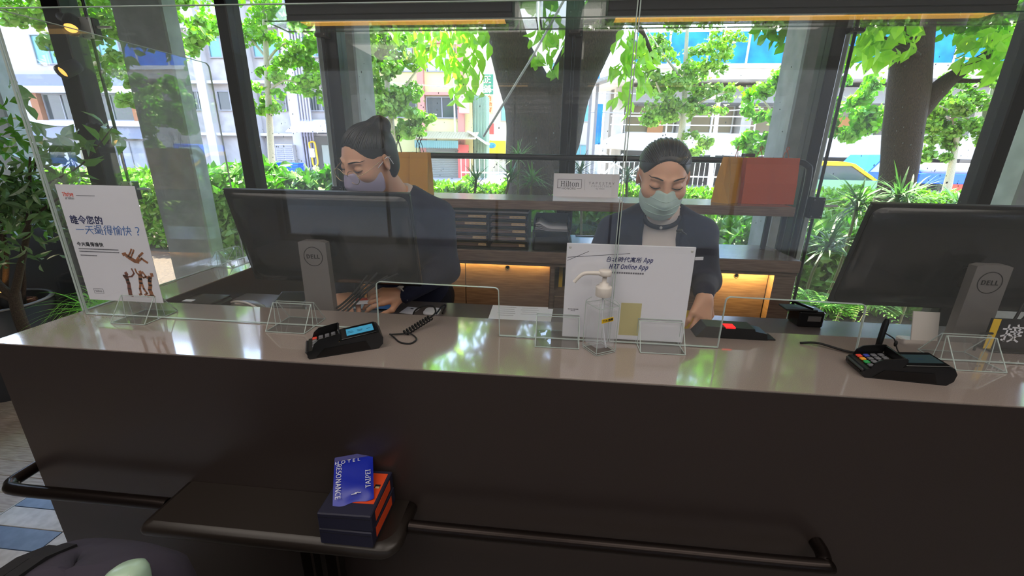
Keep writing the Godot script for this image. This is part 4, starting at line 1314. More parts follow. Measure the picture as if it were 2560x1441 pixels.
	for x in [[-1.289, -1.18], [-0.803, -0.687], [-0.033, 0.084], [0.245, 0.36], [1.01, 1.125]]:
		foot(names[k], at((x[0] + x[1]) / 2, 1.1, -0.215), x[1] - x[0])
		k += 1
	foot("acrylic foot on the left return of the counter", Transform3D(Basis(Vector3.UP, PI / 2), Vector3(-1.4415, 1.1, -0.84)) , 0.12)

# ---------- shelf unit behind the staff ----------
func build_back_unit():
	var t := thing("shelf_unit", "dark wood shelf on a black tube frame in front of the windows", "shelf", Vector3(0.1, 0, -1.4))
	wpart(t, "board", bx(-1.0, 1.135, 1.328, 1.371, -1.56, -1.25, 0.002), M.cabinet_wood)
	wpart(t, "board_top", bx(-0.998, 1.133, 1.371, 1.373, -1.558, -1.252), M.shelf_top)
	var st := ns()
	tube(st, smooth([Vector3(-0.9, 0.3, -1.5), Vector3(-0.9, 1.0, -1.5), Vector3(-0.9, 1.5, -1.5), Vector3(-0.885, 1.558, -1.5), Vector3(-0.83, 1.578, -1.5), Vector3(-0.6, 1.578, -1.5), Vector3(0.2, 1.578, -1.5), Vector3(1.0, 1.578, -1.5), Vector3(1.2, 1.578, -1.5), Vector3(1.275, 1.558, -1.5), Vector3(1.295, 1.5, -1.5), Vector3(1.295, 1.2, -1.5), Vector3(1.295, 0.3, -1.5)], 5), 0.0155, 12)
	wpart(t, "tube_frame", st, M.dark_trim)
	for x in [[1.137, 1.16], [1.215, 1.24]]:
		wpart(t, "upright", bx(x[0], x[1], 1.115, 1.56, -1.53, -1.505, 0.004), M.dark_trim)
	wpart(t, "upright", bx(-0.96, -0.935, 1.115, 1.33, -1.53, -1.5, 0.004), M.dark_trim)
	t = thing("low_cabinet", "low brown cabinet with warm lit recesses below the shelf", "cabinet", Vector3(0.1, 0, -1.45))
	wpart(t, "worktop", bx(-1.05, 1.215, 1.055, 1.112, -1.62, -1.25, 0.002), M.cabinet_wood)
	wpart(t, "worktop_surface", bx(-1.048, 1.213, 1.112, 1.115, -1.618, -1.252), M.shelf_top)
	wpart(t, "lip", bx(-1.05, 1.215, 1.035, 1.055, -1.28, -1.265), M.cabinet_wood)
	wpart(t, "back", bx(-1.05, 1.215, 0.0, 1.055, -1.62, -1.59), M.cabinet_wood)
	wpart(t, "plinth", bx(-1.05, 1.215, 0.0, 0.08, -1.58, -1.33), M.dark_trim)
	for x in [[-1.05, -1.03], [0.0, 0.022], [0.765, 0.787], [1.115, 1.215]]:
		wpart(t, "side_panel", bx(x[0], x[1], 0.08, 1.055, -1.59, -1.272), M.cabinet_wood)
	var doors := [[-1.027, -0.749], [-0.746, -0.462], [-0.458, -0.003], [0.795, 1.11]]
	var i := 0
	for x in doors:
		var z := -1.3 if i < 3 else -1.32
		var d := wpart(t, "door", bx(x[0], x[1], 0.09, 1.04, z - 0.02, z, 0.002), M.cabinet_wood)
		if i >= 2:
			var cx: float = (x[0] + x[1]) / 2
			st = ns()
			lathe(st, [Vector2(0.001, 0), Vector2(0.0125, 0), Vector2(0.0125, 0.003), Vector2(0.0095, 0.003), Vector2(0.0085, -0.0005), Vector2(0.001, -0.0005)], 18, Transform3D(Basis(Vector3.RIGHT, PI / 2), Vector3(cx, 1.012, z)))
			wpart(d, "finger_hole", st, M.black_matte)
		i += 1
	# open bay between the doors
	wpart(t, "bay_shelf", bx(0.022, 0.765, 0.87, 0.9, -1.59, -1.29), M.cabinet_wood)
	wpart(t, "bay_drawer", bx(0.024, 0.763, 0.775, 0.868, -1.3, -1.28, 0.002), M.cabinet_wood)
	for s in [[-1.02, -0.01], [0.8, 1.105]]:
		wpart(t, "light_strip", bx(s[0], s[1], 1.049, 1.055, -1.292, -1.283), M.warm_led)
		var l := AreaLight3D.new()
		l.name = "strip_lamp"
		l.area_size = Vector2(s[1] - s[0], 0.012)
		l.light_color = Color(1.0, 0.8, 0.42)
		l.light_energy = 0.36
		l.area_range = 6.0
		l.shadow_enabled = true
		t.add_child(l, true)
		l.transform = wt(t).affine_inverse() * Transform3D(Basis(Vector3.RIGHT, -PI / 2), Vector3((s[0] + s[1]) / 2, 1.047, -1.2875))
	# small things in the open bay
	t = thing("card_box", "black box with a yellow strip in the open bay of the low cabinet", "box", Vector3(0.1, 0.9, -1.42))
	wpart(t, "body", bx(0.06, 0.2, 0.901, 1.02, -1.5, -1.36, 0.003), M.black_plastic)
	wpart(t, "strip", bx(0.046, 0.066, 0.901, 1.03, -1.355, -1.345), M.yellow)
	# document sorter
	t = thing("document_sorter", "dark two-column document sorter with labelled drawers on the low cabinet", "sorter", Vector3(-0.325, 1.115, -1.36))
	wpart(t, "case_top", bx(-0.53, -0.125, 1.306, 1.315, -1.55, -1.262, 0.001), M.grey_plastic)
	wpart(t, "case_base", bx(-0.53, -0.125, 1.116, 1.122, -1.55, -1.262), M.black_plastic)
	for x in [-0.53, -0.3315, -0.129]:
		wpart(t, "divider", bx(x, x + 0.006, 1.122, 1.306, -1.55, -1.262), M.black_plastic)
	wpart(t, "back", bx(-0.522, -0.133, 1.122, 1.306, -1.55, -1.545), M.black_plastic)

	for c in 2:
		for r in 5:
			var x0: float = [-0.522, -0.323][c]
			var x1: float = [-0.334, -0.1315][c]
			var y: float = 1.271 - r * 0.0365
			wpart(t, "slot", bx(x0, x1, y - 0.002, y, -1.54, -1.27), M.grey_dark)
			wpart(t, "drawer", bx(x0 + 0.004, x1 - 0.004, y + 0.002, y + 0.014, -1.5, -1.285, 0.001), mt("drawer_brown", Color(0.42, 0.34, 0.31), 0.35))
			wpart(t, "paper_stack", bx(x0 + 0.008, x1 - 0.01, y + 0.0145, y + 0.0175, -1.5, -1.3), M.label_cream)
			if not (c == 0 and r == 2):
				var w: float = [[0.09, 0.11, 0, 0.07, 0.04], [0.08, 0.07, 0.065, 0.045, 0.03]][c][r]
				var lb := wpart(t, "label", bx(x1 - 0.008 - w, x1 - 0.008, y + 0.009, y + 0.02, -1.272, -1.268), M.label_cream)
				var ls := ns()
				for q in int(w / 0.007):
					addb(ls, x1 - w - 0.004 + q * 0.007, x1 - w + 0.0 + q * 0.007, y + 0.013, y + 0.0165, -1.268, -1.2676)
				wpart(lb, "small_print", ls, M.ink_grey)
	# letter trays
	for q in [[1.118, "black letter tray with loose papers on the low cabinet, upper one", 1], [1.118, "", 0]]:
		if q[2] == 0:
			continue
		t = thing("letter_tray", "black two-tier letter tray with loose papers on the low cabinet", "tray", Vector3(-0.005, 1.115, -1.35))
		for y in [1.117, 1.215]:
			wpart(t, "tier", bx(-0.095, 0.085, y, y + 0.004, -1.5, -1.26, 0.001), M.black_plastic)
			for x in [-0.097, 0.083]:
				wpart(t, "side", bx(x, x + 0.004, y, y + 0.058, -1.5, -1.27), M.black_plastic)
			wpart(t, "back", bx(-0.093, 0.083, y + 0.004, y + 0.068, -1.5, -1.496), M.black_plastic)
		for x in [-0.1, 0.084]:
			for z in [-1.48, -1.28]:
				wpart(t, "riser", bx(x, x + 0.006, 1.117, 1.225, z, z + 0.01), M.black_plastic)
		wpart(t, "drawer_front", bx(-0.09, 0.08, 1.121, 1.19, -1.27, -1.264, 0.002), M.black_gloss)
	st = ns()
	for k in 4:
		var R := []
		for j in 9:
			var z := -1.49 + j * 0.027
			var A := PackedVector3Array()
			for m in 9:
				var x := -0.088 + m * 0.0205
				A.append(Vector3(x, 1.2195 + k * 0.004 + 0.03 * exp(-pow((x + 0.07) / 0.03, 2)) * (0.3 + 0.2 * k), z))
			R.append(A)
		skin(st, R, false, true, false)
	one("loose_papers", st, M.paper, "loose curling papers in the upper letter tray", "papers")
	t = thing("clear_folder", "clear bluish plastic folder standing right of the letter tray", "folder", Vector3(0.15, 1.115, -1.4))
	wpart(t, "sleeve", bx(0.1, 0.3, 1.116, 1.155, -1.55, -1.3, 0.004), mt("sleeve_blue", Color(0.55, 0.75, 0.8), 0.2))
	wpart(t, "clip", bx(0.13, 0.26, 1.155, 1.16, -1.52, -1.5, 0.001), M.grey_plastic)
	# printed sign on the shelf
	t = thing("shelf_sign", "white folded card sign with hotel loyalty logos standing on the shelf", "sign", Vector3(0.165, 1.373, -1.45))
	wpart(t, "face", bx(-0.005, 0.342, 1.374, 1.497, -1.482, -1.478), M.paper)
	wpart(t, "foot", bx(-0.005, 0.342, 1.3735, 1.376, -1.477, -1.262), M.paper)
	var z := -1.4778
	words(t, "Hilton", 0.027, at(0.082, 1.444, z), M.ink, "Droid Serif", false, "lettering", 1.0, 0.098)
	words(t, "HONORS", 0.0105, at(0.078, 1.419, z), M.ink, "Droid Sans", false, "lettering", 1.0, 0.073)
	st = ns()
	addb(st, 0.016, 0.145, 1.465, 1.467, z, z + 0.0004)
	addb(st, 0.016, 0.018, 1.42, 1.467, z, z + 0.0004)
	addb(st, 0.143, 0.145, 1.42, 1.467, z, z + 0.0004)
	addb(st, 0.016, 0.036, 1.42, 1.422, z, z + 0.0004)
	addb(st, 0.12, 0.145, 1.42, 1.422, z, z + 0.0004)
	wpart(t, "logo_frame", st, M.ink)
	wpart(t, "divider_line", bx(0.1605, 0.1615, 1.412, 1.468, z, z + 0.0004), M.ink_grey)
	words(t, "T A P E S T R Y", 0.0125, at(0.25, 1.449, z), M.ink_grey, "Droid Sans", false, "lettering", 1.0, 0.135)
	words(t, "C O L L E C T I O N", 0.0085, at(0.25, 1.4335, z), M.ink_grey, "Droid Sans", false, "lettering", 1.0, 0.105)
	words(t, "by Hilton", 0.006, at(0.245, 1.42, z), M.ink_grey, "Droid Sans", false, "lettering", 1.0, 0.045)
	# paper bags
	paper_bag("yellow kraft bag on the shelf, its edge behind the woman's head", Vector3(-0.83, 1.3735, -1.42), 0.11, 0.22, 0.19, M.kraft, 0.25, true)
	paper_bag("yellow kraft bag on the shelf just right of the woman in glasses", Vector3(-0.71, 1.3735, -1.4), 0.1, 0.22, 0.19, M.kraft, -0.1, true)
	paper_bag("yellow kraft bag at the left of the orange bags", Vector3(0.87, 1.3735, -1.4), 0.12, 0.22, 0.2, M.kraft, 0.75, false)
	paper_bag("orange paper bag next to the yellow one, left of the pair", Vector3(0.985, 1.3735, -1.39), 0.12, 0.22, 0.21, M.orange_bag, 0.0, false)
	paper_bag("orange paper bag at the right end of the shelf", Vector3(1.115, 1.3735, -1.41), 0.13, 0.22, 0.21, M.orange_bag, 0.03, false)
	t = thing("bag_handle_box", "small dark box top showing above the orange bags", "box", Vector3(0.98, 1.58, -1.5))
	wpart(t, "body", bx(0.955, 1.0, 1.595, 1.612, -1.52, -1.46, 0.003), mt("dark_red", Color(0.22, 0.08, 0.07), 0.6))

func paper_bag(label: String, p: Vector3, w: float, h: float, d: float, m: Material, turn: float, handles: bool):
	var t := thing("paper_bag", label, "paper bag", p, turn)
	var st := ns()
	d = 0.09
	var hw := w / 2
	var hd := d / 2
	var R := []
	for q in [[0.0, 1.0], [0.45, 0.86], [0.99, 0.42], [1.0, 0.4]]:
		var A := PackedVector3Array()
		for c in [[hw, hd, 1], [hw - 0.0001, 0, 0], [hw, -hd, 1], [-hw, -hd, 1], [-hw + 0.0001, 0, 0], [-hw, hd, 1]]:
			var pinch: float = 0.0 if c[2] == 1 else q[0] * 0.02
			A.append(Vector3(c[0] - signf(c[0]) * pinch, q[0] * h, c[1] * q[1]))
		A.reverse()
		R.append(A)
	skin(st, R, true, false)
	part(t, "body", st, m)
	part(t, "top_fold", bx(-hw * 0.98, hw * 0.98, h * 0.86, h * 0.985, hd * 0.48, hd * 0.53), m)
	for s in ([1, -1] if handles else [1]):
		st = ns()
		var z: float = s * hd * 0.42
		var hh := 0.085 if handles else 0.05
		tube(st, smooth([Vector3(-0.014, h * 0.97, z), Vector3(-0.011, h + hh * 0.45, z), Vector3(0.006, h + hh * 0.85, z), Vector3(0.0, h + hh, z), Vector3(-0.007, h + hh * 0.8, z), Vector3(0.004, h + hh * 0.4, z), Vector3(0.012, h * 0.97, z)]), 0.0016, 6)
		part(t, "handle", st, M.black_matte if handles else M.orange_bag)

# ---------- things on and behind the counter ----------
const GLYPH := {
	"誰": "24,4,30,10 8,18,46,18 14,32,40,32 14,44,40,44 14,58,40,58 14,58,14,86 40,58,40,86 14,86,40,86 62,4,52,34 58,24,58,96 58,26,94,26 76,8,80,24 58,48,92,48 58,70,92,70 58,94,96,94 76,26,76,94",
	"令": "50,4,6,48 50,4,94,48 34,40,62,40 20,58,78,58 78,58,60,80 44,66,62,92",
	"您": "26,4,8,30 20,20,20,56 48,4,38,26 42,16,88,16 88,16,80,28 64,18,64,54 64,54,54,50 48,30,38,48 80,30,90,46 12,68,6,88 30,64,32,90,70,90,74,78 46,60,54,72 82,64,94,82",
	"的": "28,4,20,18 12,18,12,88 12,18,42,18 42,18,42,88 12,50,42,50 12,86,42,86 64,4,52,36 60,22,92,22 92,22,86,92 86,92,72,88 62,44,76,60",
	"一": "8,50,92,50",
	"天": "14,18,86,18 6,46,94,46 50,18,48,46,8,94 50,46,92,94",
	"過": "32,6,32,50 32,6,78,6 78,6,78,50 32,24,58,24 58,24,58,50 38,50,38,78 26,50,88,50 88,50,88,80 44,60,44,74 44,60,70,60 70,60,70,74 44,74,70,74 8,10,18,20 4,36,20,36 20,36,10,56 10,56,22,78 4,90,22,80 22,80,96,94",
	"得": "26,4,6,28 30,26,6,54 18,42,18,96 46,6,46,42 46,6,86,6 86,6,86,42 46,24,86,24 46,42,86,42 40,54,94,54 38,68,96,68 78,54,78,94 78,94,66,90 50,76,60,88",
	"愉": "18,4,18,96 6,26,10,44 28,22,32,36 64,4,36,36 64,4,96,36 52,34,76,34 42,46,42,94 42,46,62,46 62,46,62,94 42,62,62,62 42,76,62,76 74,46,74,80 90,42,90,92 90,92,82,90",
	"快": "18,4,18,96 6,26,10,44 28,22,32,36 42,24,86,24 86,24,86,52 36,52,96,52 64,4,62,52,38,94 64,52,94,94",
	"今": "50,4,6,48 50,4,94,48 34,40,62,40 20,60,78,60 78,60,56,96",
	"台": "44,4,18,34,76,30 64,16,84,40 22,54,22,92 22,54,78,54 78,54,78,92 22,90,78,90",
	"北": "36,6,36,92 8,36,36,36 6,78,36,68 62,6,62,88 62,88,92,88 92,88,94,72 62,44,90,28",
	"時": "8,14,8,80 8,14,34,14 34,14,34,80 8,46,34,46 8,78,34,78 66,4,66,36 46,18,90,18 40,36,96,36 42,56,96,56 80,40,80,94 80,94,68,90 52,66,62,80",
	"代": "30,4,6,46 20,30,20,96 36,38,92,28 60,6,64,50,78,84,94,92 94,92,94,74 74,8,86,20",
	"寓": "50,2,52,12 8,14,8,28 8,14,92,14 92,14,86,28 30,26,30,48 30,26,70,26 70,26,70,48 30,37,70,37 30,48,70,48 14,60,14,96 14,60,86,60 86,60,86,94 86,94,76,90 50,26,50,82 28,82,72,78 62,68,74,86",
	"所": "42,6,12,14 14,14,14,60,6,92 14,30,42,30 42,30,42,54 14,54,42,54 88,6,56,18 58,18,58,52,46,94 58,44,96,44 80,44,80,96",
	"接": "4,26,40,26 24,4,24,92 24,92,12,86 4,66,40,52 66,2,70,12 46,16,94,16 56,22,62,36 84,20,76,38 42,40,96,40 66,44,54,72,90,94 84,48,66,80,44,94 42,60,96,60",
	"待": "26,4,6,28 30,26,6,54 18,42,18,96 66,4,66,34 46,18,90,18 38,34,96,34 40,56,96,56 78,40,78,94 78,94,66,90 50,66,60,80",
	"酒": "8,8,20,18 4,34,16,44 6,92,22,58 34,10,96,10 38,28,38,96 38,28,92,28 92,28,92,96 38,94,92,94 38,78,92,78 56,10,56,46,44,60 74,10,74,56,88,56",
	"精": "22,4,22,96 6,18,10,34 38,14,34,32 2,44,42,44 22,48,4,76 22,48,40,70 70,2,70,40 48,12,92,12 52,24,88,24 44,38,96,38 54,48,54,96 54,48,88,48 88,48,88,94 54,62,88,62 54,76,88,76",
}

func hanzi(parent: Node3D, s: String, T: Transform3D, size: float, pitch: float, w: float, m: Material, slant := 0.0):
	var st := ns()
	for i in s.length():
		strokes(st, GLYPH[s[i]], T * Transform3D(Basis.IDENTITY, Vector3(pitch * i, 0, 0)), size, w, slant)
	wpart(parent, "lettering", st, m)

func monitor(label: String, px: float, x: float, y: float):
	var t := thing("monitor", label, "monitor", Vector3(x, 1.0, -0.44))
	var T := Transform3D(Basis(Vector3.RIGHT, 0.232), Vector3(px, y, -0.462))
	var st := ns()
	prism(st, rrect(-0.31, 0.31, -0.168, 0.165, 0.008), 0.012, T * at(0, 0, -0.006))
	wpart(t, "panel", st, M.black_plastic)
	st = ns()
	var R := []
	for q in [[0.0, 0.304, 0.159, 0.03], [0.005, 0.303, 0.158, 0.03], [0.014, 0.285, 0.135, 0.045], [0.019, 0.25, 0.11, 0.05]]:
		var A := PackedVector3Array()
		for p in rrect(-q[1], q[1], -q[2] - 0.004, q[2], q[3], 4):
			A.append(T * Vector3(p.x, p.y, 0.006 + q[0]))
		R.append(A)
	skin(st, R, true, true)
	wpart(t, "back_cover", st, mt("monitor_back", Color(0.075, 0.075, 0.08), 0.22))
	wpart(t, "top_rim", _box_st(Vector3(0, 0.1665, 0), Vector3(0.62, 0.003, 0.013), T), M.grey_dark)
	st = ns()
	box(st, Vector3(0, 0, -0.0065), Vector3(0.6, 0.315, 0.001), 0.0, T)
	wpart(t, "screen", st, M.black_gloss)
	# stand
	st = ns()
	prism(st, pv([-0.049, 0, 0.049, 0, 0.046, 0.312, 0.03, 0.317, -0.03, 0.317, -0.046, 0.312]), 0.026, at(x, 1.004, -0.407))
	var pil := wpart(t, "pillar", st, M.grey_plastic)
	st = ns()
	var c := Vector3(x, 1.27, -0.3805)
	var ring := []
	for i in 41:
		ring.append(c + Vector3(cos(TAU * i / 40) * 0.031, sin(TAU * i / 40) * 0.031, 0))
	tube(st, ring, 0.0011, 5, false)
	wpart(pil, "logo_ring", st, M.black_matte)
	words(pil, "DELL", 0.0135, at(c.x, c.y, c.z + 0.0004), M.black_matte, "Droid Sans", true, "lettering", 1.0, 0.044)
	wpart(t, "hinge", bx(x - 0.03, x + 0.03, 1.24, 1.3, -0.44, -0.406, 0.004), M.black_plastic)
	wpart(t, "base", bx(x - 0.11, x + 0.11, 1.0005, 1.008, -0.5, -0.352, 0.003), M.grey_plastic)
	for k in 4:
		st = ns()
		var sx := x + 0.035
		tube(st, smooth([Vector3(sx + 0.12 + k * 0.035, 1.2 + 0.01 * (k % 2), -0.428), Vector3(sx + 0.08 + k * 0.022, 1.145 + 0.008 * k, -0.4), Vector3(sx + 0.03 + k * 0.008, 1.1 - 0.006 * k, -0.392), Vector3(sx - 0.015, 1.075 - 0.012 * k, -0.41)]), 0.0035, 6)
		wpart(t, "cable", st, M.black_matte)

func _box_st(c: Vector3, s: Vector3, T: Transform3D, r := 0.0) -> SurfaceTool:
	var st := ns()
	box(st, c, s, r, T)
	return st

func terminal(label: String, p: Vector3, turn: float, lcd: Material, all_keys: bool):
	# local: x along its length from the keypad end, z towards the viewer
	var t := thing("card_terminal", label, "card terminal", p, turn)
	var L := 0.182
	var w := 0.08
	var st := ns()
	prism(st, pv([0.004, 0.0, 0.17, 0.0, 0.182, 0.012, 0.184, 0.03, 0.176, 0.044, 0.168, 0.046, 0.08, 0.037, 0.074, 0.034, 0.004, 0.022, 0.0, 0.016, 0.0, 0.006]), w, at(0, 0, -w))
	part(t, "body", st, M.black_plastic)
	st = ns()
	prism(st, pv([0.02, 0.004, 0.15, 0.004, 0.14, 0.028, 0.04, 0.024]), 0.0015, at(0, 0, 0))
	part(t, "side_panel", st, M.black_gloss)
	part(t, "card_slot", _box_st(Vector3(-0.0005, 0.011, -w / 2), Vector3(0.003, 0.003, 0.058), Transform3D.IDENTITY), M.black_gloss)
	part(t, "front_lip", _box_st(Vector3(-0.001, 0.0175, -w / 2), Vector3(0.006, 0.008, 0.074), Transform3D.IDENTITY, 0.003), M.grey_dark)
	# privacy shield: three raised walls round the keys
	for z in [-0.001, -w + 0.0]:
		st = ns()
		prism(st, pv([0.012, 0.024, 0.074, 0.034, 0.082, 0.054, 0.078, 0.058, 0.03, 0.05, 0.018, 0.04]), 0.003, at(0, 0, z - 0.001))
		part(t, "shield_side", st, M.black_plastic)
	part(t, "shield_back", _box_st(Vector3(0.0785, 0.046, -w / 2), Vector3(0.004, 0.022, w - 0.002), Transform3D.IDENTITY, 0.0015), M.black_plastic)
	var K := Transform3D(Basis(Vector3.BACK, 0.16), Vector3(0.012, 0.0245, -w / 2))
	var kc := [M.key_red, M.key_yellow, M.key_green]
	for i in 4:
		for j in 4:
			var m: Material = M.key_grey
			if i == 0 and j > 0:
				m = kc[3 - j] if all_keys else (M.key_red if j == 3 else M.key_grey)
				if all_keys:
					m = [M.key_green, M.key_yellow, M.key_red][j - 1]
			elif i == 1 and j == 3 and all_keys:
				m = M.key_blue
			part(t, "key", _box_st(Vector3(0.007 + i * 0.0155, 0.002, 0.0255 - j * 0.017), Vector3(0.011, 0.004, 0.0115), K, 0.001), m)
	var S := Transform3D(Basis(Vector3.BACK, 0.1), Vector3(0.126, 0.0425, -w / 2))
	part(t, "screen_bezel", _box_st(Vector3(0, 0.0006, 0), Vector3(0.088, 0.002, w - 0.006), S, 0.0008), M.black_gloss)
	part(t, "screen", _box_st(Vector3(0.004, 0.0018, 0.0), Vector3(0.068, 0.0008, 0.044), S), lcd)
	st = ns()
	for q in [[-0.02, 0.012, 0.016], [-0.02, 0.004, 0.012], [0.004, 0.012, 0.012], [0.004, 0.005, 0.014], [0.026, 0.01, 0.01]]:
		box(st, Vector3(q[0], 0.0023, q[1] - 0.006), Vector3(q[2], 0.0004, 0.0022), 0.0, S)
	part(t, "screen_text", st, mt("lcd_ink", Color(0.08, 0.2, 0.3), 0.5))
	return t

func coil_cord(t: Node3D, a: Vector3, b: Vector3, turns: int, r: float):
	var d := (b - a).normalized()
	var x := d.cross(Vector3.UP).normalized()
	var y := x.cross(d)
	var pts := []
	var n := turns * 10
	for i in n + 1:
		var u := float(i) / n
		pts.append(a.lerp(b, u) + (x * cos(u * turns * TAU) + y * sin(u * turns * TAU)) * r)
	var st := ns()
	tube(st, pts, 0.0022, 6)
	wpart(t, "coiled_cord", st, M.black_matte)

func build_counter_things():
	monitor("black monitor seen from behind, in front of the woman in glasses", -0.756, -0.765, 1.312)
	monitor("black monitor seen from behind, at the right end of the counter", 1.205, 1.23, 1.316)
	poster()
	qr_board()
	bottle()
	# card terminals
	var t = terminal("black card terminal with a lit blue screen and a coiled cord", Vector3(-0.592, 1.1, -0.012), 0.515, M.lcd_blue, false)
	coil_cord(t, Vector3(-0.405, 1.106, -0.185), Vector3(-0.352, 1.125, -0.27), 10, 0.008)
	var st := ns()
	tube(st, smooth([Vector3(-0.44, 1.112, -0.165), Vector3(-0.425, 1.104, -0.16), Vector3(-0.4, 1.103, -0.135), Vector3(-0.37, 1.103, -0.13), Vector3(-0.362, 1.103, -0.16), Vector3(-0.385, 1.106, -0.185), Vector3(-0.405, 1.108, -0.186)]), 0.0022, 6)
	tube(st, smooth([Vector3(-0.44, 1.108, -0.17), Vector3(-0.42, 1.104, -0.185), Vector3(-0.405, 1.106, -0.186)]), 0.0022, 6)
	tube(st, smooth([Vector3(-0.352, 1.125, -0.27), Vector3(-0.345, 1.13, -0.3), Vector3(-0.36, 1.14, -0.325), Vector3(-0.4, 1.13, -0.345), Vector3(-0.43, 1.107, -0.348), Vector3(-0.44, 1.06, -0.352)]), 0.0028, 6)
	wpart(t, "cord", st, M.black_matte)
	t = terminal("black card terminal with coloured keys and a dark screen at right", Vector3(0.752, 1.1, -0.092), -0.11, M.lcd_dark, true)
	st = ns()
	tube(st, smooth([Vector3(0.705, 1.1025, -0.275), Vector3(0.745, 1.11, -0.262), Vector3(0.8, 1.106, -0.225), Vector3(0.86, 1.112, -0.2), Vector3(0.92, 1.12, -0.19), Vector3(0.96, 1.118, -0.17), Vector3(0.945, 1.12, -0.14)]), 0.0032, 6)
	wpart(t, "cord", st, M.black_matte)
	coil_cord(t, Vector3(0.855, 1.113, -0.19), Vector3(0.93, 1.113, -0.165), 12, 0.007)
	t = thing("counter_pen", "black pen standing in a round holder with a lanyard, behind the right terminal", "pen", Vector3(0.85, 1.1, -0.2))
	st = ns()
	lathe(st, [Vector2(0.017, 0), Vector2(0.017, 0.008), Vector2(0.011, 0.014), Vector2(0.009, 0.03), Vector2(0.0001, 0.03)], 16, at(0.85, 1.1, -0.2))
	wpart(t, "holder", st, M.black_plastic)
	st = ns()
	tube(st, [Vector3(0.85, 1.13, -0.2), Vector3(0.853, 1.2, -0.202), Vector3(0.854, 1.212, -0.202)], [0.0068, 0.0072, 0.0045], 10)
	wpart(t, "pen", st, M.black_plastic)
	st = ns()
	tube(st, smooth([Vector3(0.855, 1.175, -0.198), Vector3(0.872, 1.165, -0.19), Vector3(0.878, 1.155, -0.188), Vector3(0.884, 1.135, -0.18), Vector3(0.9, 1.12, -0.172), Vector3(0.925, 1.112, -0.165)]), 0.0016, 5)
	ball(st, Vector3(0.879, 1.152, -0.187), Vector3(0.004, 0.009, 0.004), 8)
	wpart(t, "lanyard", st, M.black_matte)
	# scanner by the woman's hand
	t = thing("card_scanner", "black wedge-shaped scanner with a red light under the woman's hand", "scanner", Vector3(0.52, 1.1, -0.31))
	st = ns()
	prism(st, pv([0.425, 0.001, 0.622, 0.001, 0.618, 0.02, 0.585, 0.026, 0.582, 0.033, 0.45, 0.035]), 0.055, at(0, 1.1, -0.338))
	wpart(t, "body", st, M.black_plastic)
	wpart(t, "light", bx(0.502, 0.53, 1.131, 1.1365, -0.31, -0.2825, 0.001), M.red_led)
	wpart(t, "tail", bx(0.585, 0.645, 1.1005, 1.104, -0.33, -0.285, 0.001), M.black_matte)
	# reception sign at right
	t = thing("desk_sign", "black desk sign with a yellow strip and white characters, at the right edge", "sign", Vector3(1.29, 1.1, -0.3))
	wpart(t, "board", bx(1.192, 1.42, 1.105, 1.192, -0.306, -0.298, 0.001), M.black_plastic)
	wpart(t, "yellow_strip", bx(1.192, 1.211, 1.105, 1.192, -0.2978, -0.2968), M.yellow)
	wpart(t, "stand", bx(1.2, 1.41, 1.1005, 1.1055, -0.336, -0.28, 0.001), M.black_plastic)
	hanzi(t, "接待", at(1.249, 1.152, -0.2975), 0.052, 0.06, 0.0045, M.white_ink)
	st = ns()
	tube(st, smooth([Vector3(1.165, 1.101, -0.29), Vector3(1.165, 1.145, -0.29), Vector3(1.175, 1.152, -0.29), Vector3(1.197, 1.152, -0.292)]), 0.003, 6)
	wpart(t, "hook", st, M.black_matte)
	# things on the staff desk
	t = thing("key_card_reader", "flat black device with a white label, left behind the counter edge", "device", Vector3(-1.24, 1.0, -0.43))
	wpart(t, "body", bx(-1.305, -1.17, 1.001, 1.075, -0.5, -0.39, 0.008), M.black_plastic)
	wpart(t, "top_plate", _box_st(Vector3(-1.237, 1.08, -0.44), Vector3(0.13, 0.008, 0.1), Transform3D.IDENTITY, 0.002), M.black_gloss)
	wpart(t, "label", bx(-1.285, -1.25, 1.0845, 1.0855, -0.42, -0.4), M.paper)
	t = thing("computer_mouse", "grey-white computer mouse behind the counter edge, left of the left monitor", "mouse", Vector3(-1.13, 1.0, -0.5))
	st = ns()
	lathe(st, [Vector2(0.1, 0.0), Vector2(0.1, 0.012), Vector2(0.09, 0.035), Vector2(0.06, 0.05), Vector2(0.03, 0.055), Vector2(0.001, 0.056)], 24, Transform3D(Basis.from_scale(Vector3(0.8, 1, 0.5)), Vector3(-1.13, 1.001, -0.5)))
	wpart(t, "shell", st, M.grey_plastic)
	st = ns()
	tube(st, smooth([Vector3(-1.2, 1.045, -0.49), Vector3(-1.15, 1.062, -0.48), Vector3(-1.1, 1.058, -0.478), Vector3(-1.05, 1.03, -0.48)]), 0.004, 6)
	wpart(t, "rim", st, M.white_plastic)
	t = thing("desk_tablet", "tilted glossy black tablet reflecting green, left of the left monitor's pillar", "tablet", Vector3(-0.94, 1.0, -0.52))
	wpart(t, "body", _box_st(Vector3(0, 0, 0), Vector3(0.115, 0.02, 0.1), at(-0.94, 1.068, -0.5, 0.15, 0.25), 0.003), M.black_plastic)
	wpart(t, "screen", _box_st(Vector3(0, 0.0105, 0), Vector3(0.1, 0.001, 0.085), at(-0.94, 1.068, -0.5, 0.15, 0.25)), M.black_gloss)
	wpart(t, "foot", bx(-0.97, -0.91, 1.001, 1.055, -0.53, -0.48, 0.004), M.black_plastic)
	t = thing("key_card_folder", "white and blue folded card holder on the staff desk under the woman's hand", "folder", Vector3(-0.7, 1.0, -0.66))
	wpart(t, "white_half", _box_st(Vector3.ZERO, Vector3(0.075, 0.002, 0.08), at(-0.735, 1.002, -0.662, 0.05)), M.paper)
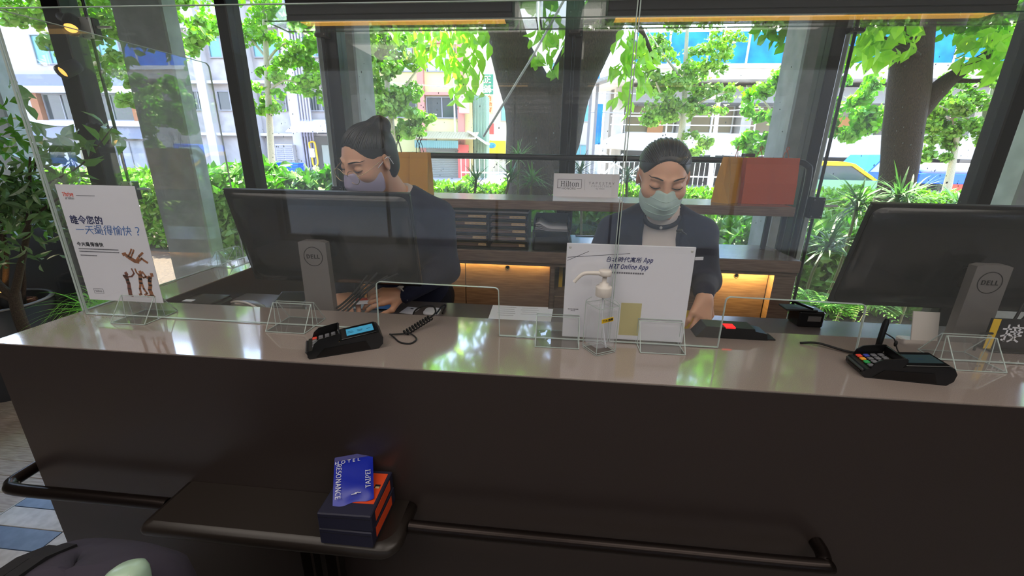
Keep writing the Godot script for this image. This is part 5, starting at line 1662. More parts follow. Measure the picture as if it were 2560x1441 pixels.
	wpart(t, "blue_half", _box_st(Vector3.ZERO, Vector3(0.08, 0.002, 0.08), at(-0.657, 1.0025, -0.667, 0.05)), M.cover_blue)
	t = thing("booking_card", "white card with a small logo on the staff desk, beside the folded card holder", "card", Vector3(-0.54, 1.0, -0.63))
	wpart(t, "sheet", _box_st(Vector3.ZERO, Vector3(0.055, 0.001, 0.07), at(-0.545, 1.001, -0.633, -0.15)), M.paper)
	wpart(t, "logo", _box_st(Vector3(0.0, 0.0008, -0.018), Vector3(0.012, 0.0005, 0.01), at(-0.545, 1.001, -0.633, -0.15)), M.ink)
	t = thing("note_pad", "white rounded note pad on the staff desk beside the black pen", "note pad", Vector3(-0.455, 1.0, -0.63))
	st = ns()
	prism(st, rrect(-0.03, 0.03, -0.032, 0.032, 0.014), 0.006, at(-0.455, 1.0, -0.632) * Transform3D(Basis(Vector3.RIGHT, -PI / 2), Vector3.ZERO))
	wpart(t, "pad", st, M.paper)
	st = ns()
	tube(st, smooth([Vector3(-0.43, 1.005, -0.6), Vector3(-0.425, 1.012, -0.645), Vector3(-0.422, 1.012, -0.68), Vector3(-0.412, 1.01, -0.68), Vector3(-0.408, 1.005, -0.61)]), 0.0032, 6)
	one("pen", st, M.black_plastic, "black pen with a clip lying beside the note pad", "pen")
	for q in [[-0.115, -0.66, 0.02, "printed white sheet on top of the paper pile behind the counter edge", 1.0025], [-0.1, -0.655, -0.06, "white sheet under the printed one behind the counter edge", 1.001]]:
		t = thing("paper_sheet", q[3], "paper", Vector3(q[0], 1.0, q[1]))
		var P := at(q[0], q[4], q[1], q[2])
		wpart(t, "sheet", _box_st(Vector3.ZERO, Vector3(0.225, 0.001, 0.15), P), M.paper)
		if q[4] > 1.002:
			st = ns()
			for k in 9:
				box(st, Vector3(-0.05 + 0.09 * (k % 2), 0.0007, -0.055 + (k / 2) * 0.022), Vector3(0.07 - 0.006 * (k % 3), 0.0003, 0.0015), 0.0, P)
			wpart(t, "print_lines", st, M.ink_grey)
	t = thing("yellow_note", "yellow sheet partly hidden behind the white sign board", "paper", Vector3(0.45, 1.0, -0.6))
	wpart(t, "sheet", _box_st(Vector3.ZERO, Vector3(0.2, 0.001, 0.13), at(0.44, 1.03, -0.58, 0.1, 0.3)), M.yellow)
	t = thing("card_printer", "black card printer with a raised lever below the right end of the shelf", "printer", Vector3(0.95, 1.0, -0.69))
	wpart(t, "body", bx(0.915, 1.005, 1.0, 1.062, -0.735, -0.66, 0.006), M.black_plastic)
	wpart(t, "tray", bx(0.865, 0.975, 1.062, 1.069, -0.72, -0.66, 0.002), M.grey_dark)
	st = ns()
	bar(st, Vector3(0.895, 1.088, -0.71), Vector3(0.96, 1.072, -0.665), 0.012, 0.008)
	wpart(t, "lever", st, M.black_gloss)
	wpart(t, "display", bx(0.945, 0.99, 1.025, 1.045, -0.6598, -0.6585, 0.0005), M.grey_plastic)
	t = thing("card_stand", "white angled card stand beside the right monitor's pillar", "stand", Vector3(1.165, 1.0, -0.46))
	wpart(t, "front", _box_st(Vector3.ZERO, Vector3(0.075, 0.1, 0.003), at(1.15, 1.105, -0.435, 0.0, -0.25)), M.white_plastic)
	wpart(t, "foot", bx(1.11, 1.19, 1.001, 1.06, -0.48, -0.42, 0.004), M.white_plastic)
	# boxes and packet on the ledge
	var k := 0
	for q in [[0.7005, 0.0, "lower navy box of the two on the ledge"], [0.748, 0.03, "upper navy box on the ledge, with an orange label on its lid"]]:
		t = thing("navy_box", q[2], "box", Vector3(-0.455, q[0], 0.078), q[1], "navy boxes on the ledge")
		part(t, "body", _box_st(Vector3(0, 0.0232, 0), Vector3(0.13, 0.0464, 0.148), Transform3D.IDENTITY, 0.0025), M.navy_box)
		part(t, "lid_line", _box_st(Vector3(0, 0.036, 0.0738), Vector3(0.126, 0.0012, 0.001), Transform3D.IDENTITY), M.black_matte)
		part(t, "side_label", _box_st(Vector3(0.0653, 0.024, 0.0), Vector3(0.0008, 0.028, 0.1), Transform3D.IDENTITY), M.orange_label)
		if k == 1:
			var lid := part(t, "lid_label", _box_st(Vector3(0.015, 0.0468, -0.012), Vector3(0.085, 0.0006, 0.1), Transform3D.IDENTITY), M.orange_label)
			part(lid, "mark", _box_st(Vector3(0.046, 0.0472, -0.018), Vector3(0.014, 0.0004, 0.012), Transform3D.IDENTITY), M.black_matte)
			part(lid, "mark", _box_st(Vector3(0.047, 0.0474, -0.014), Vector3(0.01, 0.0004, 0.006), Transform3D.IDENTITY), M.label_cream)
		k += 1
	packet()
	travel_bag()

func poster():
	var t := thing("poster", "white portrait poster with Chinese lettering and wooden figures, at the left end", "poster", Vector3(-1.29, 1.148, -0.22))
	var x0 := -1.414
	var y0 := 1.148
	var z := -0.2195
	wpart(t, "sheet", bx(x0, x0 + 0.247, y0, y0 + 0.347, z - 0.001, z), M.paper)
	z += 0.0002
	words(t, "Thrive", 0.012, at(x0 + 0.032, y0 + 0.32, z), M.ink_red, "Droid Sans", true, "lettering", 1.0, 0.034)
	words(t, "at Hilton", 0.007, at(x0 + 0.034, y0 + 0.309, z), M.ink_grey, "Droid Sans", false, "lettering", 1.0, 0.028)
	hanzi(t, "誰令您的", at(x0 + 0.027, y0 + 0.247, z), 0.025, 0.0265, 0.003, M.ink_blue)
	hanzi(t, "一天過得愉快", at(x0 + 0.038, y0 + 0.219, z), 0.029, 0.03, 0.0021, M.ink_sky, 0.15)
	words(t, "?", 0.024, at(x0 + 0.222, y0 + 0.219, z), M.ink_sky)
	hanzi(t, "今天過得愉快", at(x0 + 0.02, y0 + 0.175, z), 0.0125, 0.0145, 0.0017, M.ink)
	var st := ns()
	for l in [[0.058, 0.317, 0.062, 0.0016], [0.015, 0.161, 0.132, 0.003], [0.015, 0.153, 0.132, 0.003], [0.015, 0.141, 0.056, 0.003]]:
		var n := int(l[2] / 0.0042)
		for i in n:
			addb(st, x0 + l[0] + i * 0.0042, x0 + l[0] + i * 0.0042 + 0.0032, y0 + l[1] - l[3] / 2, y0 + l[1] + l[3] / 2, z, z + 0.0003)
	wpart(t, "small_print", st, M.ink_grey)
	words(t, "Hilton", 0.007, at(x0 + 0.04, y0 + 0.029, z), M.ink_grey, "Droid Serif", false, "lettering", 1.0, 0.022)
	st = ns()
	for b in [[0.024, 0.056, 0.036, 0.0368], [0.024, 0.056, 0.0215, 0.0223], [0.024, 0.0248, 0.0215, 0.0368], [0.0552, 0.056, 0.0215, 0.0368]]:
		addb(st, x0 + b[0], x0 + b[1], y0 + b[2], y0 + b[3], z, z + 0.0003)
	wpart(t, "logo_frame", st, M.ink_grey)
	var figs := ["156,148,164,150 167,144,176,137,187,130,198,128 170,142,181,155,187,165 177,138,188,153,194,163 193,130,207,145,220,155 197,128,213,138,219,132,228,126", "148,91,150,87 147,82,147,69,147,60 148,80,138,83,142,74 150,79,165,81,175,91,171,105 147,60,143,42,141,21,151,19 151,60,149,41,147,24", "196,97,198,92 194,87,191,74,189,62 190,85,184,94,182,105 197,86,203,78,212,83 188,62,181,43,181,26,175,24 192,62,194,43,201,29,193,24", "232,91,232,86 225,81,220,69,218,57 223,80,211,83,204,97 227,79,220,74,209,81 217,57,210,41,213,23,201,20 222,57,216,41,219,23,223,19"]
	for f in figs.size():
		st = ns()
		var k := 0
		for s in figs[f].split(" "):
			var q: PackedFloat64Array = s.split_floats(",")
			var w: float = [0.0095, 0.0115, 0.0045, 0.0045, 0.0062, 0.0062][k]
			for i in range(0, q.size() - 2, 2):
				var a := Vector3(x0 + q[i] / 1000, y0 + q[i + 1] / 1000, z + 0.0003)
				var b := Vector3(x0 + q[i + 2] / 1000, y0 + q[i + 3] / 1000, z + 0.0003)
				var d := (b - a).normalized() * w * 0.3
				bar(st, a - d, b + d, w, 0.0004, Vector3.BACK)
			k += 1
		wpart(t, "printed_figure", st, M.figure_wood if f != 1 else M.figure_wood_dark)

func qr_board():
	var t := thing("sign_board", "white landscape sign board with App lettering behind the pump bottle", "sign", Vector3(0.205, 1.1, -0.226))
	var z := -0.2245
	wpart(t, "board", bx(0.04, 0.37, 1.106, 1.374, z - 0.006, z, 0.001), M.paper)
	for x in [0.049, 0.361]:
		var st := ns()
		ball(st, Vector3(x, 1.363, z), Vector3(0.0035, 0.0035, 0.0015), 10)
		wpart(t, "rivet", st, M.steel)
	z += 0.0002
	hanzi(t, "台北時代寓所", at(0.152, 1.335, z), 0.0145, 0.0155, 0.0016, M.ink_blue, 0.2)
	words(t, "App", 0.0125, at(0.2535, 1.3335, z) * Transform3D(Basis(Vector3(1, 0, 0), Vector3(0.2, 1, 0), Vector3(0, 0, 1)), Vector3.ZERO), M.ink_blue, "Droid Sans", true, "lettering", 1.0, 0.024)
	words(t, "HRT Online App", 0.0125, at(0.205, 1.314, z) * Transform3D(Basis(Vector3(1, 0, 0), Vector3(0.2, 1, 0), Vector3(0, 0, 1)), Vector3.ZERO), M.ink_blue, "Droid Sans", true, "lettering", 1.0, 0.1)
	var st := ns()
	for i in 15:
		addb(st, 0.157 + i * 0.006, 0.1615 + i * 0.006, 1.2965, 1.301, z, z + 0.0003)
	for i in 7:
		addb(st, 0.052 + i * 0.0042, 0.0552 + i * 0.0042, 1.1885, 1.191, z, z + 0.0003)
	for i in 3:
		addb(st, 0.06 + i * 0.0042, 0.0632 + i * 0.0042, 1.184, 1.186, z, z + 0.0003)
	wpart(t, "small_print", st, M.ink_grey)
	st = ns()
	bar(st, Vector3(0.043, 1.336, z), Vector3(0.205, 1.352, z), 0.0011, 0.0003, Vector3.BACK)
	bar(st, Vector3(0.043, 1.327, z), Vector3(0.098, 1.354, z), 0.0011, 0.0003, Vector3.BACK)
	wpart(t, "crossed_lines", st, M.ink)
	wpart(t, "yellow_patch", bx(0.195, 0.25, 1.12, 1.215, z, z + 0.0003), mt("pale_yellow", Color(0.78, 0.74, 0.52), 0.7))

func bottle():
	var t := thing("pump_bottle", "clear square pump bottle of hand sanitiser with a cream pump", "bottle", Vector3(0.137, 1.1, -0.164), 0.541)
	var st := ns()
	var R := []
	for q in [[0.0, 0.030, 0.006], [0.003, 0.033, 0.008], [0.128, 0.033, 0.008], [0.136, 0.0315, 0.009], [0.142, 0.026, 0.01], [0.147, 0.017, 0.012], [0.15, 0.0155, 0.0154], [0.156, 0.0155, 0.0154]]:
		var A := PackedVector3Array()
		for p in rrect(-q[1], q[1], -q[1], q[1], q[2], 4):
			A.append(Vector3(p.x, q[0], -p.y))
		R.append(A)
	skin(st, R, true, false)
	part(t, "bottle", st, M.acrylic)
	st = ns()
	for sx in [-1, 1]:
		for sz in [-1, 1]:
			box(st, Vector3(sx * 0.0305, 0.066, sz * 0.0305), Vector3(0.0016, 0.122, 0.0016), 0.0004)
			tube(st, smooth([Vector3(sx * 0.0308, 0.128, sz * 0.0308), Vector3(sx * 0.029, 0.136, sz * 0.029), Vector3(sx * 0.02, 0.146, sz * 0.02)]), 0.0008, 5)
	for y in [0.0015, 0.007, 0.129]:
		for q in [[-1, -1, 1, -1], [1, -1, 1, 1], [1, 1, -1, 1], [-1, 1, -1, -1]]:
			bar(st, Vector3(q[0] * 0.0305, y, q[1] * 0.0305), Vector3(q[2] * 0.0305, y, q[3] * 0.0305), 0.0012, 0.0014)
	part(t, "edge_highlights", st, M.acrylic_edge)  # pale bars paint the bright refraction along the bottle edges
	# the liquid, its top just below the shoulder
	st = ns()
	R = []
	for q in [[0.02, 0.0285, 0.006], [0.118, 0.0285, 0.006]]:
		var A := PackedVector3Array()
		for p in rrect(-q[1], q[1], -q[1], q[1], q[2], 4):
			A.append(Vector3(p.x, q[0], -p.y))
		R.append(A)
	skin(st, R, true, false)
	part(t, "liquid", st, clear("liquid", Color(0.86, 0.88, 0.92), 0.14))
	st = ns()
	tube(st, smooth([Vector3(0, 0.15, 0), Vector3(0.002, 0.08, 0.004), Vector3(0.012, 0.01, 0.014)]), 0.0022, 8)
	part(t, "dip_tube", st, mt("dip_tube", Color(0.85, 0.87, 0.9), 0.3))
	st = ns()
	lathe(st, [Vector2(0.019, 0.152), Vector2(0.0205, 0.154), Vector2(0.0205, 0.174), Vector2(0.0195, 0.1785), Vector2(0.012, 0.1795), Vector2(0.0115, 0.186), Vector2(0.006, 0.187), Vector2(0.0055, 0.206), Vector2(0.001, 0.206)], 24)
	part(t, "collar", st, M.white_plastic)
	st = ns()
	lathe(st, [Vector2(0.007, 0.204), Vector2(0.0155, 0.207), Vector2(0.0165, 0.21), Vector2(0.0165, 0.218), Vector2(0.015, 0.2205), Vector2(0.001, 0.2205)], 24)
	part(t, "pump_head", st, M.white_plastic)
	st = ns()
	tube(st, smooth([Vector3(-0.01, 0.213, 0), Vector3(-0.03, 0.212, -0.016), Vector3(-0.046, 0.209, -0.027), Vector3(-0.057, 0.199, -0.033), Vector3(-0.066, 0.186, -0.038)], 4), taper([0.0055, 0.0045], 17), 12)
	part(t, "nozzle", st, M.white_plastic)
	var lb := part(t, "label", _box_st(Vector3(0.0, 0.098, 0.0335), Vector3(0.036, 0.011, 0.0008), Transform3D(Basis(Vector3.BACK, 0.06), Vector3.ZERO)), M.yellow)
	var W := wt(t) * Transform3D(Basis(Vector3.BACK, 0.06), Vector3.ZERO)
	words(lb, "75%", 0.0058, W * at(-0.008, 0.098, 0.0341), M.black_matte)
	hanzi(lb, "酒精", W * at(0.0045, 0.098, 0.0341), 0.0072, 0.008, 0.0008, M.black_matte)

func packet():
	var t := thing("mask_packet", "crumpled glossy blue packet lying on top of the navy boxes", "packet", Vector3(-0.462, 0.7965, 0.06), 0.0)
	var nx := 14
	var nz := 18
	var T := Transform3D(Basis(Vector3.UP, 0.4) * Basis(Vector3.RIGHT, 0.28), Vector3(-0.006, 0.022, 0.002))
	var st := ns()
	for side in [1, -1]:
		var rows := []
		for j in nz + 1:
			var v := float(j) / nz
			var A := PackedVector3Array()
			for i in nx + 1:
				var u := float(i) / nx
				var puff := pow(maxf(0.0, sin(PI * u) * sin(PI * clampf((v - 0.08) / 0.84, 0, 1))), 0.5)
				var y: float = side * (0.0006 + 0.006 * puff) + 0.0022 * sin(u * 5 + v * 7) * (v * v) - 0.012 * pow(v, 5) * (1.0 - u)
				var wob := 0.003 * sin(u * 9.0) * smoothstep(0.8, 1.0, v)
				A.append(T * Vector3((u - 0.5) * 0.094, y, (v - 0.5) * 0.128 + wob))
			if side < 0:
				A.reverse()
			rows.append(A)
		skin(st, rows, false, true, false)
	part(t, "pouch", st, M.packet_blue)
	part(t, "seal", _box_st(Vector3(0, 0.0012, -0.0605), Vector3(0.093, 0.0012, 0.013), T), M.packet_edge)
	var W := wt(t) * T
	var F := Transform3D(Basis(Vector3.RIGHT, -PI / 2), Vector3.ZERO)
	words(t, "H O T E L", 0.0085, W * Transform3D(Basis.IDENTITY, Vector3(-0.014, 0.0066, -0.046)) * F, M.white_ink, "Droid Sans", false, "lettering", 1.0, 0.06)
	words(t, "RESONANCE", 0.012, W * Transform3D(Basis(Vector3.UP, -PI / 2), Vector3(-0.0345, 0.0066, 0.006)) * F, M.white_ink, "Droid Sans", false, "lettering", 1.0, 0.094)
	words(t, "TAIPEI", 0.012, W * Transform3D(Basis(Vector3.UP, PI / 2), Vector3(0.0345, 0.0066, 0.014)) * F, M.white_ink, "Droid Sans", false, "lettering", 1.0, 0.05)
	st = ns()
	for q in [[0.002, 0.048, 0.012], [0.008, 0.0455, 0.008], [0.015, 0.047, 0.006]]:
		box(st, Vector3(q[0], 0.0062, q[1]), Vector3(q[2], 0.0006, 0.0018), 0.0, T)
	part(t, "small_print", st, M.white_ink)

func travel_bag():
	var t := thing("travel_bag", "dark grey fabric bag with black straps in the lower left corner", "bag", Vector3(-0.74, 0, 0.46))
	var st := ns()
	var R := []
	for q in [[0.0, 0.16, 0.1], [0.5, 0.17, 0.11], [0.82, 0.165, 0.11], [0.9, 0.15, 0.1], [0.935, 0.115, 0.08], [0.952, 0.06, 0.045], [0.955, 0.005, 0.005]]:
		var A := PackedVector3Array()
		for i in 28:
			var a := TAU * i / 28
			var c := cos(a)
			var s := sin(a)
			A.append(Vector3(-0.745 + signf(c) * pow(absf(c), 0.7) * q[1] + 0.009 * sin(3 * a + q[0] * 20), q[0] + 0.007 * sin(2 * a + 1.0) * (1.0 if q[0] > 0.2 else 0.0), 0.45 - signf(s) * pow(absf(s), 0.7) * q[2]))
		R.append(A)
	skin(st, R, true, true)
	wpart(t, "body", st, M.fabric_grey)
	for dx in [0.0, -0.035]:
		st = ns()
		var pts := []
		for k in 6:
			pts.append(Vector3(-0.815 + dx + 0.012 * k / 5.0, [0.87, 0.91, 0.937, 0.95, 0.948, 0.93][k] - 0.25 * absf(dx), [0.545, 0.53, 0.505, 0.475, 0.44, 0.4][k]))
		var rows := []
		for k in 6:
			rows.append(PackedVector3Array([pts[k] + Vector3(-0.011, 0.006, 0), pts[k] + Vector3(-0.011, 0.016, 0), pts[k] + Vector3(0.011, 0.016, 0), pts[k] + Vector3(0.011, 0.006, 0)]))
		skin(st, rows, true, false)
		wpart(t, "strap", st, M.fabric_black)
	st = ns()
	R = []
	for q in [[0.0, 0.2, 0.1], [0.7, 0.21, 0.11], [0.84, 0.2, 0.1], [0.875, 0.13, 0.06], [0.88, 0.01, 0.01]]:
		var A := PackedVector3Array()
		for i in 24:
			var a := TAU * i / 24
			A.append(Vector3(-1.0 + cos(a) * q[1], q[0] - 0.08 * cos(a) * -1.0, 0.5 - sin(a) * q[2]))
		R.append(A)
	skin(st, R, true, true)
	wpart(t, "side_pocket", st, M.fabric_black)
	t = thing("thermos", "pale mint green flask standing out of the dark bag", "flask", Vector3(-0.61, 0.8, 0.52))
	var T := Transform3D(Basis(Vector3.BACK, 0.15) * Basis(Vector3.RIGHT, -0.25), Vector3(-0.6, 0.805, 0.505))
	st = ns()
	lathe(st, [Vector2(0.026, -0.05), Vector2(0.028, 0.168), Vector2(0.0272, 0.179), Vector2(0.024, 0.187), Vector2(0.015, 0.192), Vector2(0.001, 0.193)], 28, T)
	wpart(t, "body", st, M.mint)
	st = ns()
	tube(st, [T * Vector3(0.023, 0.0, 0.0155), T * Vector3(0.0238, 0.165, 0.0155), T * Vector3(0.02, 0.186, 0.0125)], 0.0011, 5)
	wpart(t, "seam_line", st, M.white_plastic)

# ---------- plants at the left, inside ----------
func build_left_plants():
	var olive := leafy("leaf_olive", Color(0.36, 0.46, 0.31), Color(0.3, 0.42, 0.2), 0.3)
	var broad := leafy("leaf_broad", Color(0.32, 0.48, 0.22), Color(0.36, 0.56, 0.16), 0.3)
	grain(mt("bark_shrub", Color.WHITE, 0.9), Color(0.17, 0.14, 0.11), Color(0.3, 0.25, 0.2), 0.05, Vector3(6, 3, 6), 4)
	var t := tree("potted_tree", "small dark-leaved indoor tree with a leaning trunk left of the counter", "tree", M.bark_shrub,
		[[[Vector3(-3.098, 0.000, -1.171), Vector3(-3.051, 0.422, -1.124), Vector3(-3.027, 0.658, -1.100), Vector3(-3.004, 0.811, -1.100)], [0.035, 0.031, 0.028, 0.026]],
		 [[Vector3(-3.004, 0.775, -1.100), Vector3(-3.063, 0.893, -1.077), Vector3(-3.086, 1.129, -1.100), Vector3(-3.063, 1.482, -1.159)], [0.022, 0.018, 0.014, 0.005]],
		 [[Vector3(-3.004, 0.799, -1.100), Vector3(-2.910, 0.952, -1.100), Vector3(-2.851, 1.188, -1.159), Vector3(-2.709, 1.541, -1.159)], [0.02, 0.017, 0.012, 0.004]],
		 [[Vector3(-3.016, 0.752, -1.100), Vector3(-3.133, 0.870, -1.041), Vector3(-3.275, 1.011, -1.006)], [0.014, 0.01, 0.004]],
		 [[Vector3(-2.874, 1.129, -1.136), Vector3(-2.709, 1.247, -1.100), Vector3(-2.497, 1.364, -1.100)], [0.01, 0.007, 0.003]]],
		[], null, null, 1.0, Color.WHITE, Color.WHITE)
	leaf_parts(t, [[Vector3(-2.874, 1.247, -1.159), Vector3(0.3, 0.3, 0.22), 170], [Vector3(-3.086, 1.188, -1.100), Vector3(0.25, 0.3, 0.2), 90], [Vector3(-2.615, 1.341, -1.159), Vector3(0.14, 0.16, 0.15), 36]], 0.085, 0.026, olive, -0.15)
	var r := blobs([[Vector3(-2.945, 1.247, -1.277), Vector3(0.35, 0.3, 0.25), 90]], 1.0, Color(0.8, 1, 0.8), Color(1.1, 1.1, 0.9))
	scatter(t, "foliage", sprig(5, 0.085, 0.026, 0.07), olive, r[0], r[1])
	var pst := ns()
	lathe(pst, [Vector2(0.12, 0.0), Vector2(0.15, 0.3), Vector2(0.155, 0.4), Vector2(0.14, 0.4), Vector2(0.135, 0.36), Vector2(0.001, 0.36)], 32, at(-3.1, 0, -1.17))
	wpart(t, "pot", pst, M.grey_dark)
	# big round planter
	t = thing("round_planter", "large round dark planter filled with bark chips, at far left", "planter", Vector3(-3.62, 0, -1.38))
	var st := ns()
	lathe(st, [Vector2(0.22, 0.0), Vector2(0.27, 0.3), Vector2(0.285, 0.62), Vector2(0.265, 0.62), Vector2(0.26, 0.56), Vector2(0.001, 0.56)], 40, at(-3.62, 0, -1.38))
	wpart(t, "pot", st, mt("planter_grey", Color(0.2, 0.205, 0.22), 0.5))
	st = ns()
	lathe(st, [Vector2(0.263, 0.615), Vector2(0.287, 0.615), Vector2(0.288, 0.624), Vector2(0.263, 0.624), Vector2(0.263, 0.615)], 40, at(-3.62, 0, -1.38), true, false)
	wpart(t, "rim", st, mt("planter_rim", Color(0.5, 0.5, 0.5), 0.4))
	var chips := [mt("chip_brown", Color(0.36, 0.22, 0.17), 0.9), mt("chip_tan", Color(0.5, 0.38, 0.29), 0.9), mt("chip_dark", Color(0.24, 0.15, 0.13), 0.9)]
	for i in 90:
		var a := rng.randf() * TAU
		var q := sqrt(rng.randf()) * 0.235
		var o := wpart(t, "bark_chip", _box_st(Vector3.ZERO, Vector3(rng.randf_range(0.03, 0.055), rng.randf_range(0.012, 0.025), rng.randf_range(0.02, 0.035)), Transform3D(Basis(Vector3.UP, rng.randf() * TAU) * Basis(Vector3.RIGHT, rng.randf_range(-0.4, 0.4)), Vector3(-3.62 + cos(a) * q, 0.572 + rng.randf() * 0.02, -1.38 + sin(a) * q)), 0.005), chips[i % 3])
	t = tree("planter_shrub", "tall shrub with several stems and oval leaves growing in the round planter", "shrub", M.bark_shrub,
		[[[Vector3(-3.6, 0.57, -1.4), Vector3(-3.5, 0.75, -1.4), Vector3(-3.4, 1.0, -1.4), Vector3(-3.3, 1.5, -1.4)], [0.02, 0.018, 0.014, 0.006]],
		 [[Vector3(-3.55, 0.57, -1.35), Vector3(-3.46, 0.72, -1.33), Vector3(-3.36, 0.85, -1.3), Vector3(-3.2, 1.2, -1.3)], [0.018, 0.016, 0.012, 0.005]],
		 [[Vector3(-3.5, 0.57, -1.45), Vector3(-3.42, 0.8, -1.45), Vector3(-3.28, 1.1, -1.45), Vector3(-2.95, 1.6, -1.4)], [0.016, 0.014, 0.01, 0.003]],
		 [[Vector3(-3.45, 0.57, -1.4), Vector3(-3.36, 0.75, -1.4), Vector3(-3.3, 0.95, -1.4)], [0.013, 0.01, 0.006]],
		 [[Vector3(-3.3, 1.1, -1.4), Vector3(-3.0, 1.35, -1.38), Vector3(-2.65, 1.5, -1.35), Vector3(-2.4, 1.7, -1.35)], [0.008, 0.006, 0.004, 0.002]]],
		[], null, null, 1.0, Color.WHITE, Color.WHITE)
	leaf_parts(t, [[Vector3(-3.3, 1.75, -1.4), Vector3(0.35, 0.35, 0.2), 110], [Vector3(-3.05, 1.5, -1.38), Vector3(0.3, 0.25, 0.2), 70], [Vector3(-2.72, 1.58, -1.36), Vector3(0.16, 0.1, 0.12), 34], [Vector3(-2.5, 1.66, -1.35), Vector3(0.12, 0.08, 0.1), 14], [Vector3(-3.4, 1.2, -1.4), Vector3(0.3, 0.25, 0.2), 60]], 0.1, 0.05, broad, 0.2)
	t = thing("garden_spotlight", "small black uplight with a warm glowing top in the round planter", "spotlight", Vector3(-3.42, 0.57, -1.36))
	st = ns()
	lathe(st, [Vector2(0.012, 0.0), Vector2(0.012, 0.04), Vector2(0.025, 0.05), Vector2(0.027, 0.12), Vector2(0.024, 0.122), Vector2(0.022, 0.112), Vector2(0.001, 0.111)], 18, Transform3D(Basis(Vector3.BACK, 0.3), Vector3(-3.4, 0.565, -1.32)))
	wpart(t, "housing", st, M.black_matte)
	st = ns()
	lathe(st, [Vector2(0.001, 0.112), Vector2(0.0215, 0.113), Vector2(0.0215, 0.118), Vector2(0.001, 0.12)], 14, Transform3D(Basis(Vector3.BACK, 0.3), Vector3(-3.4, 0.565, -1.32)))
	wpart(t, "lens", st, M.warm_led)
	var l := SpotLight3D.new()
	l.name = "uplight_lamp"
	l.light_color = Color(1.0, 0.72, 0.38)
	l.light_energy = 0.12
	l.spot_angle = 45
	l.spot_range = 5
	l.light_size = 0.02
	l.shadow_enabled = true
	t.add_child(l, true)
	l.transform = wt(t).affine_inverse() * Transform3D(Basis.looking_at(Vector3(-0.3, 1, 0.0), Vector3.BACK), Vector3(-3.44, 0.695, -1.32))
	# grass plant next to the counter
	t = thing("grass_plant", "bright green arching grass plant just left of the counter end", "plant", Vector3(-2.2, 0, -0.95))
	wpart(t, "planter", bx(-2.33, -2.05, 0.0, 0.79, -1.12, -0.88, 0.01), M.planter_grey)
	var gm := leafy("blade_green", Color(0.45, 0.75, 0.25), Color(0.5, 0.85, 0.2))
	gm.vertex_color_use_as_albedo = false
	for i in 130:
		st = ns()
		var d := Vector3(rng.randf_range(-1.1, 0.55), rng.randf_range(0.25, 0.95), rng.randf_range(-0.5, 0.6)).normalized()
		blade(st, Vector3(-2.2 + rng.randf_range(-0.08, 0.06), 0.785, -0.95 + rng.randf_range(-0.06, 0.06)), d, rng.randf_range(0.32, 0.54), 0.0065, rng.randf_range(0.45, 0.95), 7)
		wpart(t, "blade", st, gm)

# ---------- people: rounded bones blended into one field, then meshed ----------
var PV := PackedVector3Array()
var PI_ := PackedInt32Array()

func cap(a: Vector3, b: Vector3, ra: float, rb: float, k := 0.02, op := 0) -> Array:
	return [0, a, b - a, ra, rb - ra, k, op, maxf((b - a).length_squared(), 1e-9)]

func ell(T: Transform3D, r: Vector3, k := 0.02, op := 0) -> Array:
	return [1, T.affine_inverse(), r, 0, 0, k, op]

func slab(n: Vector3, d: float, k := 0.004, op := 2) -> Array:   # inside where n.p < d
	return [2, n, d, 0, 0, k, op]

func rbx(T: Transform3D, h: Vector3, r: float, k := 0.01, op := 0) -> Array:
	return [3, T.affine_inverse(), h, r, 0, k, op]

func field(F: Array, p: Vector3) -> float:
	var d := 10.0
	for q in F:
		var e: float
		if q[0] == 0:
			var w: Vector3 = p - q[1]
			var t := clampf(w.dot(q[2]) / q[7], 0.0, 1.0)
			e = (w - q[2] * t).length() - q[3] - q[4] * t
		elif q[0] == 1:
			var l: Vector3 = q[1] * p
			var u: Vector3 = l / q[2]
			var k0 := u.length()
			e = k0 * (k0 - 1.0) / maxf((u / q[2]).length(), 1e-6)
		elif q[0] == 2:
			e = q[1].dot(p) - q[2]
		else:
			var l: Vector3 = q[1] * p
			var g: Vector3 = l.abs() - q[2]
			e = g.max(Vector3.ZERO).length() + minf(maxf(g.x, maxf(g.y, g.z)), 0.0) - q[3]
		var k: float = q[5]
		if q[6] == 0:
			var h := maxf(k - absf(d - e), 0.0) / k
			d = minf(d, e) - h * h * k * 0.25
		else:
			if q[6] == 1:
				e = -e
			var h := maxf(k - absf(d - e), 0.0) / k
			d = maxf(d, e) + h * h * k * 0.25
	return d

